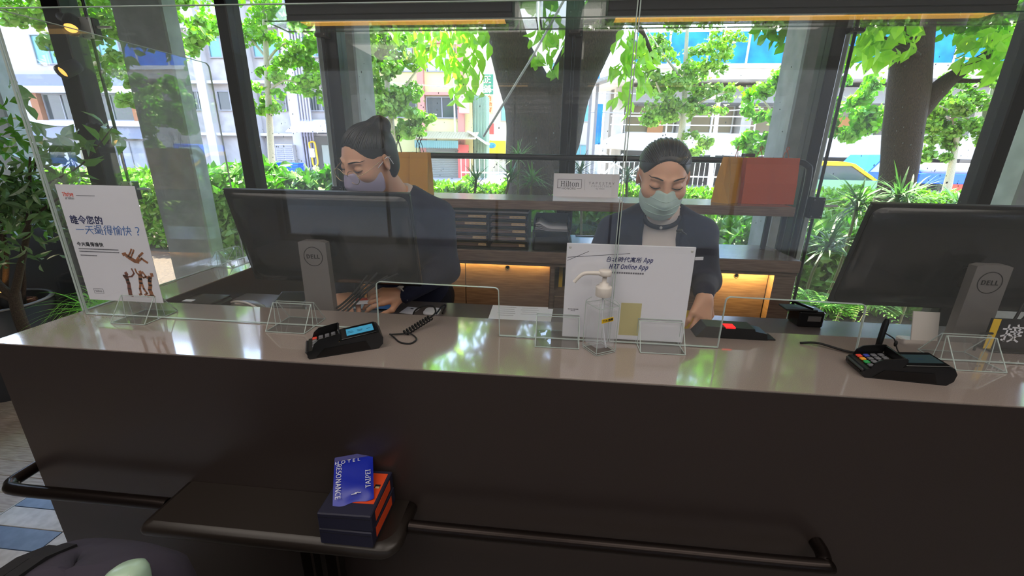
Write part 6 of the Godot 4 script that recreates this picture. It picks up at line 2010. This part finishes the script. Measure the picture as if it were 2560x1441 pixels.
# adds the surface of field F inside the box to the running lists
func net(F: Array, lo: Vector3, hi: Vector3, c: float):
	var nx := int(ceil((hi.x - lo.x) / c / 4.0)) * 4 + 1
	var ny := int(ceil((hi.y - lo.y) / c / 4.0)) * 4 + 1
	var nz := int(ceil((hi.z - lo.z) / c / 4.0)) * 4 + 1
	var D := PackedFloat32Array()
	D.resize(nx * ny * nz)
	D.fill(9.0)
	var done := PackedByteArray()
	done.resize(nx * ny * nz)
	for bx_ in range(0, nx - 1, 4):
		for by in range(0, ny - 1, 4):
			for bz in range(0, nz - 1, 4):
				var m := field(F, lo + Vector3(bx_ + 2, by + 2, bz + 2) * c)
				var far := absf(m) > c * 4.6 + 0.012
				for x in range(bx_, bx_ + 5):
					for y in range(by, by + 5):
						for z in range(bz, bz + 5):
							var i := (x * ny + y) * nz + z
							if done[i] == 1:
								continue
							if far:
								D[i] = m
							else:
								D[i] = field(F, lo + Vector3(x, y, z) * c)
								done[i] = 1
	var id := PackedInt32Array()
	id.resize(nx * ny * nz)
	id.fill(-1)
	var off := [0, nz * ny, nz, nz * ny + nz, 1, nz * ny + 1, nz + 1, nz * ny + nz + 1]
	var E := [[0, 1], [2, 3], [4, 5], [6, 7], [0, 2], [1, 3], [4, 6], [5, 7], [0, 4], [1, 5], [2, 6], [3, 7]]
	var cp := [Vector3(0, 0, 0), Vector3(1, 0, 0), Vector3(0, 1, 0), Vector3(1, 1, 0), Vector3(0, 0, 1), Vector3(1, 0, 1), Vector3(0, 1, 1), Vector3(1, 1, 1)]
	for x in nx - 1:
		for y in ny - 1:
			var row := (x * ny + y) * nz
			for z in nz - 1:
				var i := row + z
				var s := 0
				for k in 8:
					if D[i + off[k]] < 0.0:
						s += 1
				if s == 0 or s == 8:
					continue
				var v := Vector3.ZERO
				var n := 0
				for e in E:
					var a := D[i + off[e[0]]]
					var b := D[i + off[e[1]]]
					if (a < 0.0) != (b < 0.0):
						v += cp[e[0]].lerp(cp[e[1]], a / (a - b))
						n += 1
				id[i] = PV.size()
				PV.append(lo + (Vector3(x, y, z) + v / n) * c)
	var st := [ny * nz, nz, 1]
	for x in range(1, nx - 1):
		for y in range(1, ny - 1):
			for z in range(1, nz - 1):
				var i := (x * ny + y) * nz + z
				var a := D[i] < 0.0
				for ax in 3:
					var b := D[i + st[ax]] < 0.0
					if a == b:
						continue
					var u: int = st[(ax + 1) % 3]
					var w: int = st[(ax + 2) % 3]
					var q0 := id[i]
					var q1 := id[i - u]
					var q2 := id[i - u - w]
					var q3 := id[i - w]
					if q0 < 0 or q1 < 0 or q2 < 0 or q3 < 0:
						continue
					if a:
						PI_.append_array([q0, q2, q1, q0, q3, q2])
					else:
						PI_.append_array([q0, q1, q2, q0, q2, q3])

func net_mesh() -> ArrayMesh:
	var N := PackedVector3Array()
	N.resize(PV.size())
	for i in range(0, PI_.size(), 3):
		var n := (PV[PI_[i + 2]] - PV[PI_[i]]).cross(PV[PI_[i + 1]] - PV[PI_[i]])
		for k in 3:
			N[PI_[i + k]] += n
	for i in N.size():
		N[i] = N[i].normalized()
	var A := []
	A.resize(Mesh.ARRAY_MAX)
	A[Mesh.ARRAY_VERTEX] = PV
	A[Mesh.ARRAY_NORMAL] = N
	A[Mesh.ARRAY_INDEX] = PI_
	var m := ArrayMesh.new()
	m.add_surface_from_arrays(Mesh.PRIMITIVE_TRIANGLES, A)
	PV = PackedVector3Array()
	PI_ = PackedInt32Array()
	return m

func shape(F: Array, lo: Vector3, hi: Vector3, c: float) -> ArrayMesh:
	net(F, lo, hi, c)
	return net_mesh()

func grow(F: Array, by: float) -> Array:
	var o := []
	for q in F:
		var e: Array = q.duplicate()
		if e[0] == 0:
			e[3] += by
		elif e[0] == 1:
			e[2] += Vector3.ONE * by
		o.append(e)
	return o

# a hand: palm from wrist to knuckles, four bent fingers and a thumb
func hand(wrist: Vector3, fwd: Vector3, nrm: Vector3, side: float, curl: Array, spread := 1.0) -> Array:
	var z := fwd.normalized()
	var y := (nrm - z * nrm.dot(z)).normalized()      # back of the hand
	var x := z.cross(y) * side                       # towards the thumb
	var F := []
	F.append(cap(wrist - z * 0.012, wrist + z * 0.012, 0.023, 0.023, 0.02))
	for i in 4:
		var t := (1.5 - i) / 1.5
		F.append(cap(wrist + z * 0.012 + x * t * 0.013, wrist + z * 0.075 + x * t * 0.029, 0.0155, 0.0115, 0.014))
	for i in 4:
		var t := (1.5 - i) / 1.5
		var p := wrist + z * (0.082 - 0.006 * absf(t - 0.3)) + x * t * 0.0305
		var l: float = [0.9, 1.0, 0.94, 0.74][i]
		var a := 0.0
		var r := 0.0088
		var dir := (z + x * t * 0.1 * spread).normalized()
		for s in 3:
			a += curl[i] * [0.55, 1.0, 0.8][s]
			var d := dir * cos(a) - y * sin(a)
			var e: Vector3 = p + d * [0.04, 0.026, 0.021][s] * l
			F.append(cap(p, e, r, r * 0.92, 0.006))
			r *= 0.9
			p = e
	var b := wrist + z * 0.022 + x * 0.024 - y * 0.006
	var m := b + (z * 0.62 + x * 0.62 - y * 0.4).normalized() * 0.04
	var e := m + (z * 0.95 + x * 0.05 - y * 0.45).normalized() * 0.033
	F.append(cap(b, m, 0.0135, 0.0105, 0.012))
	F.append(cap(m, e, 0.0102, 0.0088, 0.006))
	F.append(cap(e, e + (z - y * 0.3).normalized() * 0.016, 0.0088, 0.0072, 0.005))
	return F

func head_field(H: Transform3D) -> Array:
	var at_h := func(x: float, y: float, z: float) -> Transform3D: return H * Transform3D(Basis.IDENTITY, Vector3(x, y, z))
	var F := []
	F.append(ell(at_h.call(0, 0.028, -0.015), Vector3(0.073, 0.078, 0.09), 0.02))
	F.append(ell(at_h.call(0, -0.02, 0.02), Vector3(0.063, 0.085, 0.07), 0.03))
	F.append(ell(at_h.call(0, -0.083, 0.05), Vector3(0.03, 0.024, 0.03), 0.035))
	for s in [-1, 1]:
		F.append(ell(at_h.call(s * 0.042, -0.028, 0.055), Vector3(0.022, 0.02, 0.022), 0.03))
		F.append(ell(at_h.call(s * 0.033, 0.0, 0.085), Vector3(0.0175, 0.0105, 0.014), 0.014, 1))
		F.append(ell(at_h.call(s * 0.033, 0.0, 0.073), Vector3(0.0155, 0.0125, 0.013), 0.004))
		F.append(cap(H * Vector3(s * 0.015, 0.024, 0.087), H * Vector3(s * 0.048, 0.022, 0.072), 0.005, 0.004, 0.012))
		# ear: shell with a hollow
		F.append(ell(H * Transform3D(Basis(Vector3.UP, s * 0.45), Vector3(s * 0.075, -0.005, -0.012)), Vector3(0.007, 0.031, 0.019), 0.006))
		F.append(ell(H * Transform3D(Basis(Vector3.UP, s * 0.45), Vector3(s * 0.083, 0.0, -0.01)), Vector3(0.006, 0.02, 0.011), 0.004, 1))
	F.append(cap(H * Vector3(0, 0.012, 0.085), H * Vector3(0, -0.028, 0.103), 0.0085, 0.0105, 0.014))
	for s in [-1, 1]:
		F.append(ell(at_h.call(s * 0.011, -0.034, 0.09), Vector3(0.0095, 0.008, 0.011), 0.008))
	F.append(cap(H * Vector3(-0.017, -0.06, 0.079), H * Vector3(0.017, -0.06, 0.079), 0.0065, 0.0065, 0.01))
	return F

func surf(F: Array, p: Vector3, dir: Vector3, lift := 0.0) -> Vector3:
	for i in 40:
		var d := field(F, p)
		if d < 0.0006:
			break
		p += dir * maxf(d * 0.7, 0.0003)
	return p - dir * lift

func face_lines(t: Node3D, H: Transform3D, F: Array, brow: Material, lash: Material):
	var dir := -H.basis.z.normalized()
	for s in [-1, 1]:
		var st := ns()
		var pts := []
		for i in 9:
			var u := float(i) / 8
			pts.append(surf(F, H * Vector3(s * (0.016 + 0.034 * u), -0.0035 - 0.0035 * sin(PI * u) + 0.002 * u, 0.14), dir, 0.0006))
		tube(st, pts, [0.0006, 0.0011, 0.0014, 0.0016, 0.0016, 0.0016, 0.0015, 0.0012, 0.0007], 6)
		wpart(t, "eyelash_line", st, lash)
		st = ns()
		pts = []
		for i in 9:
			var u := float(i) / 8
			pts.append(surf(F, H * Vector3(s * (0.015 + 0.04 * u), 0.0245 + 0.006 * sin(PI * u * 0.7) - 0.004 * u, 0.14), dir, 0.0004))
		tube(st, pts, [0.0014, 0.0021, 0.0024, 0.0024, 0.0023, 0.0021, 0.0018, 0.0013, 0.0006], 6)
		wpart(t, "eyebrow", st, brow)

# mask: the lower face a little grown, cut off above the nose bridge and under the chin
func mask_shape(H: Transform3D) -> ArrayMesh:
	var F := []
	F.append(ell(H * Transform3D(Basis.IDENTITY, Vector3(0, -0.055, 0.022)), Vector3(0.069, 0.082, 0.078), 0.02))
	F.append(cap(H * Vector3(0, -0.01, 0.094), H * Vector3(0, -0.05, 0.104), 0.009, 0.016, 0.035))
	F.append(ell(H * Transform3D(Basis.IDENTITY, Vector3(0, -0.088, 0.058)), Vector3(0.036, 0.03, 0.04), 0.03))
	for s in [-1, 1]:
		F.append(slab((H.basis * Vector3(s * 0.12, 1, 0)).normalized(), (H.basis * Vector3(s * 0.12, 1, 0)).normalized().dot(H * Vector3(0, -0.009, 0.08))))
	F.append(slab((H.basis * Vector3(0, -1, -0.35)).normalized(), (H.basis * Vector3(0, -1, -0.35)).normalized().dot(H * Vector3(0, -0.113, 0.05)), 0.01))
	F.append(slab(-H.basis.z, (-H.basis.z).dot(H * Vector3(0, 0, 0.012))))
	var c := H * Vector3(0, -0.055, 0.06)
	return shape(F, c - Vector3.ONE * 0.115, c + Vector3.ONE * 0.115, 0.0032)

func hair_field(H: Transform3D, line: float) -> Array:
	var F := []
	F.append(ell(H * Transform3D(Basis.IDENTITY, Vector3(0, 0.031, -0.018)), Vector3(0.079, 0.081, 0.096), 0.02))
	F.append(ell(H * Transform3D(Basis.IDENTITY, Vector3(0, -0.03, -0.05)), Vector3(0.066, 0.075, 0.06), 0.03))
	F.append(ell(H * Transform3D(Basis.IDENTITY, Vector3(0, line, 0.09)), Vector3(0.072, 0.105, 0.085), 0.012, 1))
	for s in [-1, 1]:
		F.append(ell(H * Transform3D(Basis.IDENTITY, Vector3(s * 0.078, -0.025, 0.012)), Vector3(0.022, 0.045, 0.03), 0.012, 1))
	return F

# combed strands from the hairline back to the knot
func strands(t: Node3D, H: Transform3D, HF: Array, knot: Vector3, line: float):
	var st := ns()
	for i in 64:
		var a := lerpf(-2.0, 2.0, (i + rng.randf()) / 64.0)
		var f := Vector3(sin(a) * 0.95, (0.105 + line) / 0.105 * 0.75 * cos(a * 0.62) + 0.05, cos(a) * 0.75 + 0.25).normalized()
		var k := (knot / Vector3(0.079, 0.081, 0.096)).normalized()
		var pts := []
		var rr := []
		for j in 12:
			var u := j / 11.0
			var d := f.slerp(k, u * 0.97)
			d = (d + Vector3(0, 0.12 * sin(PI * u), 0)).normalized()
			var o := H * (d * 0.2 + Vector3(0, 0.02, -0.015))
			pts.append(surf(HF, o, -(H.basis * d).normalized(), 0.0006))
			rr.append(0.0026 * sin(PI * clampf(u * 0.9 + 0.1, 0.0, 1.0)) + 0.0004)
		tube(st, pts, rr, 5)
	var o := wpart(t, "hair_strands", st, M.hair_strand)
	o.set_meta("kind", "stuff")

func build_people():
	mt("hair_strand", Color(0.13, 0.115, 0.11), 0.34)
	mt("skin", Color(0.86, 0.65, 0.53), 0.5)
	M.skin.subsurf_scatter_enabled = true
	M.skin.subsurf_scatter_strength = 0.12
	mt("hair", Color(0.085, 0.075, 0.075), 0.42)
	mt("brow", Color(0.16, 0.11, 0.1), 0.8)
	mt("lash", Color(0.1, 0.06, 0.06), 0.7)
	mt("jacket", Color(0.085, 0.1, 0.2), 0.85)
	M.jacket.rim_enabled = true
	M.jacket.rim = 0.2
	mt("blouse", Color(0.84, 0.8, 0.78), 0.7)
	mt("collar_band", Color(0.13, 0.13, 0.18), 0.7)
	mt("mask_green", Color(0.72, 0.81, 0.78), 0.75)
	mt("mask_lilac", Color(0.66, 0.62, 0.73), 0.75)
	mt("trousers", Color(0.07, 0.075, 0.11), 0.85)
	woman_right()
	woman_left()

func legs(t: Node3D, hip: Vector3):
	var F := []
	var S := []
	for s in [-1, 1]:
		F.append(cap(hip + Vector3(s * 0.085, 0, 0), Vector3(hip.x + s * 0.085, 0.48, hip.z + 0.01), 0.088, 0.06, 0.04))
		F.append(cap(Vector3(hip.x + s * 0.085, 0.48, hip.z + 0.01), Vector3(hip.x + s * 0.09, 0.1, hip.z - 0.01), 0.058, 0.045, 0.02))
		S.append(cap(Vector3(hip.x + s * 0.09, 0.04, hip.z - 0.04), Vector3(hip.x + s * 0.1, 0.035, hip.z + 0.14), 0.038, 0.032, 0.01))
	S.append(slab(Vector3.DOWN, 0.0))
	F.append(ell(Transform3D(Basis.IDENTITY, hip + Vector3(0, 0.03, 0)), Vector3(0.175, 0.12, 0.125), 0.05))
	wpart(t, "trousers", shape(F, Vector3(hip.x - 0.22, 0.03, hip.z - 0.17), Vector3(hip.x + 0.22, hip.y + 0.18, hip.z + 0.17), 0.016), M.trousers)
	wpart(t, "shoes", shape(S, Vector3(hip.x - 0.16, -0.02, hip.z - 0.1), Vector3(hip.x + 0.16, 0.1, hip.z + 0.2), 0.012), M.black_plastic)

func torso(neck: Vector3, hip: Vector3, sh: float) -> Array:
	var F := []
	var up := (neck - hip).normalized()
	var ch := hip.lerp(neck, 0.62)
	F.append(ell(Transform3D(Basis.IDENTITY, hip.lerp(neck, 0.08)), Vector3(0.155, 0.13, 0.11), 0.05))
	F.append(ell(Transform3D(Basis.IDENTITY, hip.lerp(neck, 0.35)), Vector3(0.128, 0.15, 0.1), 0.06))
	F.append(ell(Transform3D(Basis(Vector3.RIGHT, 0.15), ch), Vector3(0.148, 0.15, 0.108), 0.06))
	for s in [-1, 1]:
		F.append(ell(Transform3D(Basis.IDENTITY, ch + Vector3(s * 0.065, -0.01, 0.065)), Vector3(0.06, 0.062, 0.052), 0.05))
		F.append(cap(neck + Vector3(s * 0.03, -0.02, -0.01), neck + Vector3(s * sh, -0.085, -0.005), 0.04, 0.038, 0.05))
	return F

func woman_right():
	var neck := Vector3(0.385, 1.415, -0.71)
	var hip := Vector3(0.395, 0.93, -0.9)
	var H := Transform3D(Basis(Vector3.UP, -0.06) * Basis(Vector3.RIGHT, 0.36) * Basis(Vector3.BACK, -0.03), Vector3(0.352, 1.533, -0.585))
	var t := thing("person", "woman in a navy blazer and pale green face mask behind the sign board", "person", Vector3(0.395, 0, -0.9))
	var HF := head_field(H)
	HF.append(cap(H * Vector3(0, -0.06, -0.02), neck + Vector3(0, -0.03, -0.01), 0.05, 0.052, 0.04))
	var T := torso(neck, hip, 0.15)
	var shL := Vector3(0.225, 1.32, -0.725)
	var elL := Vector3(0.15, 1.12, -0.72)
	var wrL := Vector3(0.3, 1.075, -0.62)
	var shR := Vector3(0.548, 1.32, -0.73)
	var elR := Vector3(0.602, 1.135, -0.76)
	var wrR := Vector3(0.532, 1.152, -0.57)
	var A := [cap(shL, elL, 0.046, 0.038, 0.04), cap(elL, wrL, 0.038, 0.025, 0.02), cap(shR, elR, 0.046, 0.038, 0.04), cap(elR, wrR, 0.038, 0.025, 0.02)]
	# body: head, trunk, arms and hands as one mesh
	net(HF, Vector3(0.24, 1.38, -0.78), Vector3(0.47, 1.66, -0.44), 0.0042)
	net(T + grow(A, -0.01), Vector3(0.05, 0.8, -1.06), Vector3(0.72, 1.47, -0.5), 0.014)
	var hr := hand(wrR + Vector3(0, -0.012, 0.018), Vector3(-0.25, -0.72, 0.5), Vector3(0.25, 0.45, 0.85), -1.0, [0.62, 0.5, 0.45, 0.5])
	net(hr, wrR + Vector3(-0.13, -0.17, -0.08), wrR + Vector3(0.1, 0.06, 0.16), 0.0032)
	var hl := hand(wrL, Vector3(0.75, -0.2, 0.4), Vector3(0, 0.9, 0.3), 1.0, [0.4, 0.4, 0.45, 0.5])
	net(hl, wrL + Vector3(-0.08, -0.12, -0.1), wrL + Vector3(0.22, 0.1, 0.2), 0.004)
	wpart(t, "body", net_mesh(), M.skin)
	face_lines(t, H, HF, M.brow, M.lash)
	# hair drawn back
	var hf := hair_field(H, -0.028)
	hf.append(ell(H * Transform3D(Basis.IDENTITY, Vector3(0, -0.02, -0.115)), Vector3(0.04, 0.04, 0.03), 0.02))
	wpart(t, "hair", shape(hf, Vector3(0.22, 1.38, -0.8), Vector3(0.49, 1.68, -0.44), 0.0045), M.hair)
	strands(t, H, hf, Vector3(0, -0.02, -0.115), -0.028)
	var mk := wpart(t, "face_mask", mask_shape(H), M.mask_green)
	for s in [-1, 1]:
		var st := ns()
		tube(st, smooth([H * Vector3(s * 0.062, -0.02, 0.035), H * Vector3(s * 0.072, -0.005, 0.012), H * Vector3(s * 0.082, 0.012, -0.015), H * Vector3(s * 0.08, -0.02, -0.03)]), 0.0014, 5)
		wpart(mk, "ear_loop", st, M.paper)
	for y in [-0.035, -0.062, -0.085]:
		var st := ns()
		var pts := []
		var MF := [ell(H * Transform3D(Basis.IDENTITY, Vector3(0, -0.055, 0.022)), Vector3(0.069, 0.082, 0.078), 0.02), cap(H * Vector3(0, -0.01, 0.094), H * Vector3(0, -0.05, 0.104), 0.009, 0.016, 0.035), ell(H * Transform3D(Basis.IDENTITY, Vector3(0, -0.088, 0.058)), Vector3(0.036, 0.03, 0.04), 0.03)]
		for i in 11:
			pts.append(surf(MF, H * Vector3((i - 5) * 0.0105, y, 0.16), -H.basis.z, 0.0004))
		tube(st, pts, 0.0011, 5)
		wpart(mk, "pleat", st, M.mask_green)
	# blouse, collar band with a stud
	var B := grow(T, 0.008)
	B.append(ell(Transform3D(Basis(Vector3.RIGHT, 0.75), neck + Vector3(0, 0.022, 0.035)), Vector3(0.064, 0.045, 0.074), 0.006, 1))
	wpart(t, "blouse", shape(B, Vector3(0.16, 0.85, -1.05), Vector3(0.62, 1.47, -0.5), 0.011), M.blouse)
	var st := ns()
	var pts := []
	var TB := grow(T, 0.008)
	for i in 21:
		var a := -1.9 + 3.8 * i / 20.0
		var p := neck + Vector3(sin(a) * 0.063, -0.028 + 0.0 - 0.045 * (cos(a) - 0.2), 0.2)
		p.x = neck.x + sin(a) * 0.064
		if cos(a) > 0.0:
			pts.append(surf(TB, Vector3(p.x, p.y, neck.z + 0.3), Vector3(0, 0, -1), 0.002))
	if pts.size() > 3:
		tube(st, smooth(pts, 3), 0.0085, 8)
		var cb := wpart(t, "collar_band", st, M.collar_band)
		var s2 := ns()
		ball(s2, pts[pts.size() / 2] + Vector3(0, 0, 0.008), Vector3(0.0055, 0.0055, 0.003), 10)
		wpart(cb, "stud", s2, M.steel)
	var J := jacket_field(T, A, neck, 0.052)
	var jk := wpart(t, "blazer", shape(J, Vector3(0.04, 0.84, -1.07), Vector3(0.74, 1.48, -0.48), 0.0105), M.jacket)
	lapels(jk, J, neck, 0.05)
	wpart(jk, "pocket_tab", _box_st(Vector3.ZERO, Vector3(0.03, 0.011, 0.003), at(0.505, 1.262, -0.588, 0.25)), M.paper)
	st = ns()
	ball(st, Vector3(0.425, 1.357, -0.578), Vector3(0.012, 0.007, 0.006), 10)
	tube(st, smooth([Vector3(0.425, 1.357, -0.578), Vector3(0.44, 1.35, -0.575), Vector3(0.448, 1.345, -0.58)]), 0.003, 6)
	wpart(jk, "clip_microphone", st, M.black_plastic)
	st = ns()
	tube(st, [wrR + (elR - wrR).normalized() * 0.03, wrR + Vector3(0, -0.006, 0.012)], [0.034, 0.032], 16)
	wpart(t, "shirt_cuff", st, M.blouse)
	legs(t, hip)

func jacket_field(T: Array, A: Array, neck: Vector3, open: float) -> Array:
	var J := grow(T, 0.015)
	for q in A:
		var e: Array = q.duplicate()
		e[3] += 0.012
		e[5] = 0.035
		J.append(e)
	# forearms end short of the hands
	J.append(ell(Transform3D(Basis(Vector3.RIGHT, 0.5), neck + Vector3(0, 0.03, 0.02)), Vector3(0.068, 0.062, 0.085), 0.012, 1))
	J.append(rbx(Transform3D(Basis.IDENTITY, neck + Vector3(0, -0.3, 0.2)), Vector3(open, 0.34, 0.215), 0.004, 0.012, 1))
	return J

func lapels(jk: Node3D, J: Array, neck: Vector3, open: float):
	for s in [-1, 1]:
		var rows := []
		for i in 15:
			var u := float(i) / 14
			var y := neck.y - 0.015 - 0.25 * u
			var w := 0.012 + 0.05 * sin(PI * minf(u * 1.15 + 0.18, 1.0))
			if u > 0.3 and u < 0.37:
				w *= 0.72
			var P := PackedVector3Array()
			for k in 5:
				var x: float = neck.x + s * (open + 0.004 + w * k / 4.0)
				P.append(surf(J, Vector3(x, y, neck.z + 0.3), Vector3(0, 0, -1), 0.0035 + 0.0015 * sin(PI * k / 4.0)))
			if s > 0:
				P.reverse()
			rows.append(P)
		var st := ns()
		skin(st, rows, false, true, false)
		wpart(jk, "lapel", st, M.jacket)

func woman_left():
	var neck := Vector3(-0.6, 1.455, -0.72)
	var hip := Vector3(-0.62, 0.95, -0.92)
	var H := Transform3D(Basis(Vector3.UP, -0.5) * Basis(Vector3.RIGHT, 0.4) * Basis(Vector3.BACK, -0.12), Vector3(-0.638, 1.572, -0.575))
	var t := thing("person", "woman in glasses and a lilac face mask with a hair bun, behind the left monitor", "person", Vector3(-0.62, 0, -0.92))
	var HF := head_field(H)
	HF.append(cap(H * Vector3(0, -0.06, -0.025), neck + Vector3(0, -0.03, -0.01), 0.049, 0.052, 0.04))
	var T := torso(neck, hip, 0.155)
	var shL := Vector3(-0.765, 1.36, -0.74)
	var elL := Vector3(-0.85, 1.15, -0.74)
	var wrL := Vector3(-0.78, 1.08, -0.58)
	var shR := Vector3(-0.445, 1.355, -0.76)
	var elR := Vector3(-0.425, 1.14, -0.75)
	var wrR := Vector3(-0.548, 1.085, -0.585)
	var A := [cap(shL, elL, 0.046, 0.038, 0.04), cap(elL, wrL, 0.038, 0.025, 0.02), cap(shR, elR, 0.048, 0.04, 0.04), cap(elR, wrR, 0.04, 0.026, 0.02)]
	net(HF, Vector3(-0.77, 1.39, -0.79), Vector3(-0.48, 1.7, -0.42), 0.0042)
	net(T + grow(A, -0.01), Vector3(-0.95, 0.8, -1.08), Vector3(-0.3, 1.5, -0.5), 0.014)
	var hr := hand(wrR, Vector3(-0.93, -0.08, 0.3), Vector3(-0.05, 0.8, 0.6), -1.0, [0.38, 0.42, 0.48, 0.5])
	net(hr, wrR + Vector3(-0.22, -0.1, -0.1), wrR + Vector3(0.08, 0.08, 0.14), 0.0032)
	var hl := hand(wrL, Vector3(0.3, -0.3, 0.9), Vector3(0, 0.9, 0.3), -1.0, [0.35, 0.35, 0.4, 0.45])
	net(hl, wrL + Vector3(-0.1, -0.12, -0.08), wrL + Vector3(0.14, 0.1, 0.22), 0.004)
	wpart(t, "body", net_mesh(), M.skin)
	face_lines(t, H, HF, M.brow, M.lash)
	var hf := hair_field(H, -0.035)
	hf.append(ell(H * Transform3D(Basis.IDENTITY, Vector3(0.018, 0.088, -0.075)), Vector3(0.04, 0.032, 0.036), 0.014))
	wpart(t, "hair", shape(hf, Vector3(-0.78, 1.39, -0.82), Vector3(-0.48, 1.73, -0.42), 0.0045), M.hair)
	strands(t, H, hf, Vector3(0.018, 0.088, -0.075), -0.035)
	var mk := wpart(t, "face_mask", mask_shape(H), M.mask_lilac)
	for s in [-1, 1]:
		var st := ns()
		tube(st, smooth([H * Vector3(s * 0.062, -0.02, 0.035), H * Vector3(s * 0.072, -0.005, 0.012), H * Vector3(s * 0.084, 0.012, -0.015), H * Vector3(s * 0.082, -0.02, -0.032)]), 0.0014, 5)
		wpart(mk, "ear_loop", st, M.paper)
	# glasses with thin metal rims, worn low on the nose
	var g := wpart(t, "glasses", _box_st(H * Vector3(0, -0.004, 0.109), Vector3(0.004, 0.003, 0.003), Transform3D.IDENTITY), M.gold_wire)
	for s in [-1, 1]:
		var st := ns()
		var pts := []
		for i in 29:
			var a := TAU * i / 28.0
			pts.append(H * Vector3(s * 0.034 + cos(a) * 0.0255, -0.016 + sin(a) * 0.0225, 0.106 - 0.12 * absf(s * 0.034 + cos(a) * 0.0255) * 0.35))
		tube(st, pts, 0.0011, 6, false)
		wpart(g, "rim", st, M.gold_wire)
		st = ns()
		tube(st, smooth([H * Vector3(s * 0.0595, -0.008, 0.103), H * Vector3(s * 0.073, -0.002, 0.07), H * Vector3(s * 0.08, 0.012, 0.0), H * Vector3(s * 0.08, 0.008, -0.03)]), 0.0011, 6)
		wpart(g, "temple", st, M.gold_wire)
		st = ns()
		var L := []
		var c := H * Vector3(s * 0.034, -0.016, 0.1045)
		st.set_smooth_group(-1)
		for i in 28:
			st.add_vertex(c); st.add_vertex(pts[i]); st.add_vertex(pts[i + 1])
		wpart(g, "lens", st, M.acrylic)
	var st2 := ns()
	tube(st2, smooth([H * Vector3(-0.0095, -0.01, 0.1055), H * Vector3(0, -0.005, 0.109), H * Vector3(0.0095, -0.01, 0.1055)]), 0.0011, 6)
	wpart(g, "bridge", st2, M.gold_wire)
	var B := grow(T, 0.008)
	B.append(ell(Transform3D(Basis(Vector3.RIGHT, 0.75), neck + Vector3(0, 0.022, 0.035)), Vector3(0.064, 0.045, 0.074), 0.006, 1))
	wpart(t, "blouse", shape(B, Vector3(-0.85, 0.88, -1.07), Vector3(-0.38, 1.5, -0.5), 0.012), M.blouse)
	var J := jacket_field(T, A, neck, 0.045)
	var jk := wpart(t, "blazer", shape(J, Vector3(-0.98, 0.84, -1.09), Vector3(-0.28, 1.51, -0.48), 0.0105), M.jacket)
	lapels(jk, J, neck, 0.043)
	st2 = ns()
	tube(st2, [wrR + (elR - wrR).normalized() * 0.03, wrR + (wrR - elR).normalized() * 0.012], [0.036, 0.035], 16)
	wpart(t, "shirt_cuff", st2, M.blouse)
	legs(t, hip)
	t = thing("key_card", "small white and red card held in the fingers of the woman in glasses", "card", wrR + Vector3(-0.15, -0.02, 0.04))
	wpart(t, "card", _box_st(Vector3.ZERO, Vector3(0.075, 0.0012, 0.045), at(-0.71, 1.062, -0.545, 0.3, 0.2)), M.paper)
	wpart(t, "red_stripe", _box_st(Vector3(0, 0.0008, -0.012), Vector3(0.075, 0.0006, 0.018), at(-0.71, 1.062, -0.545, 0.3, 0.2)), M.ink_red)
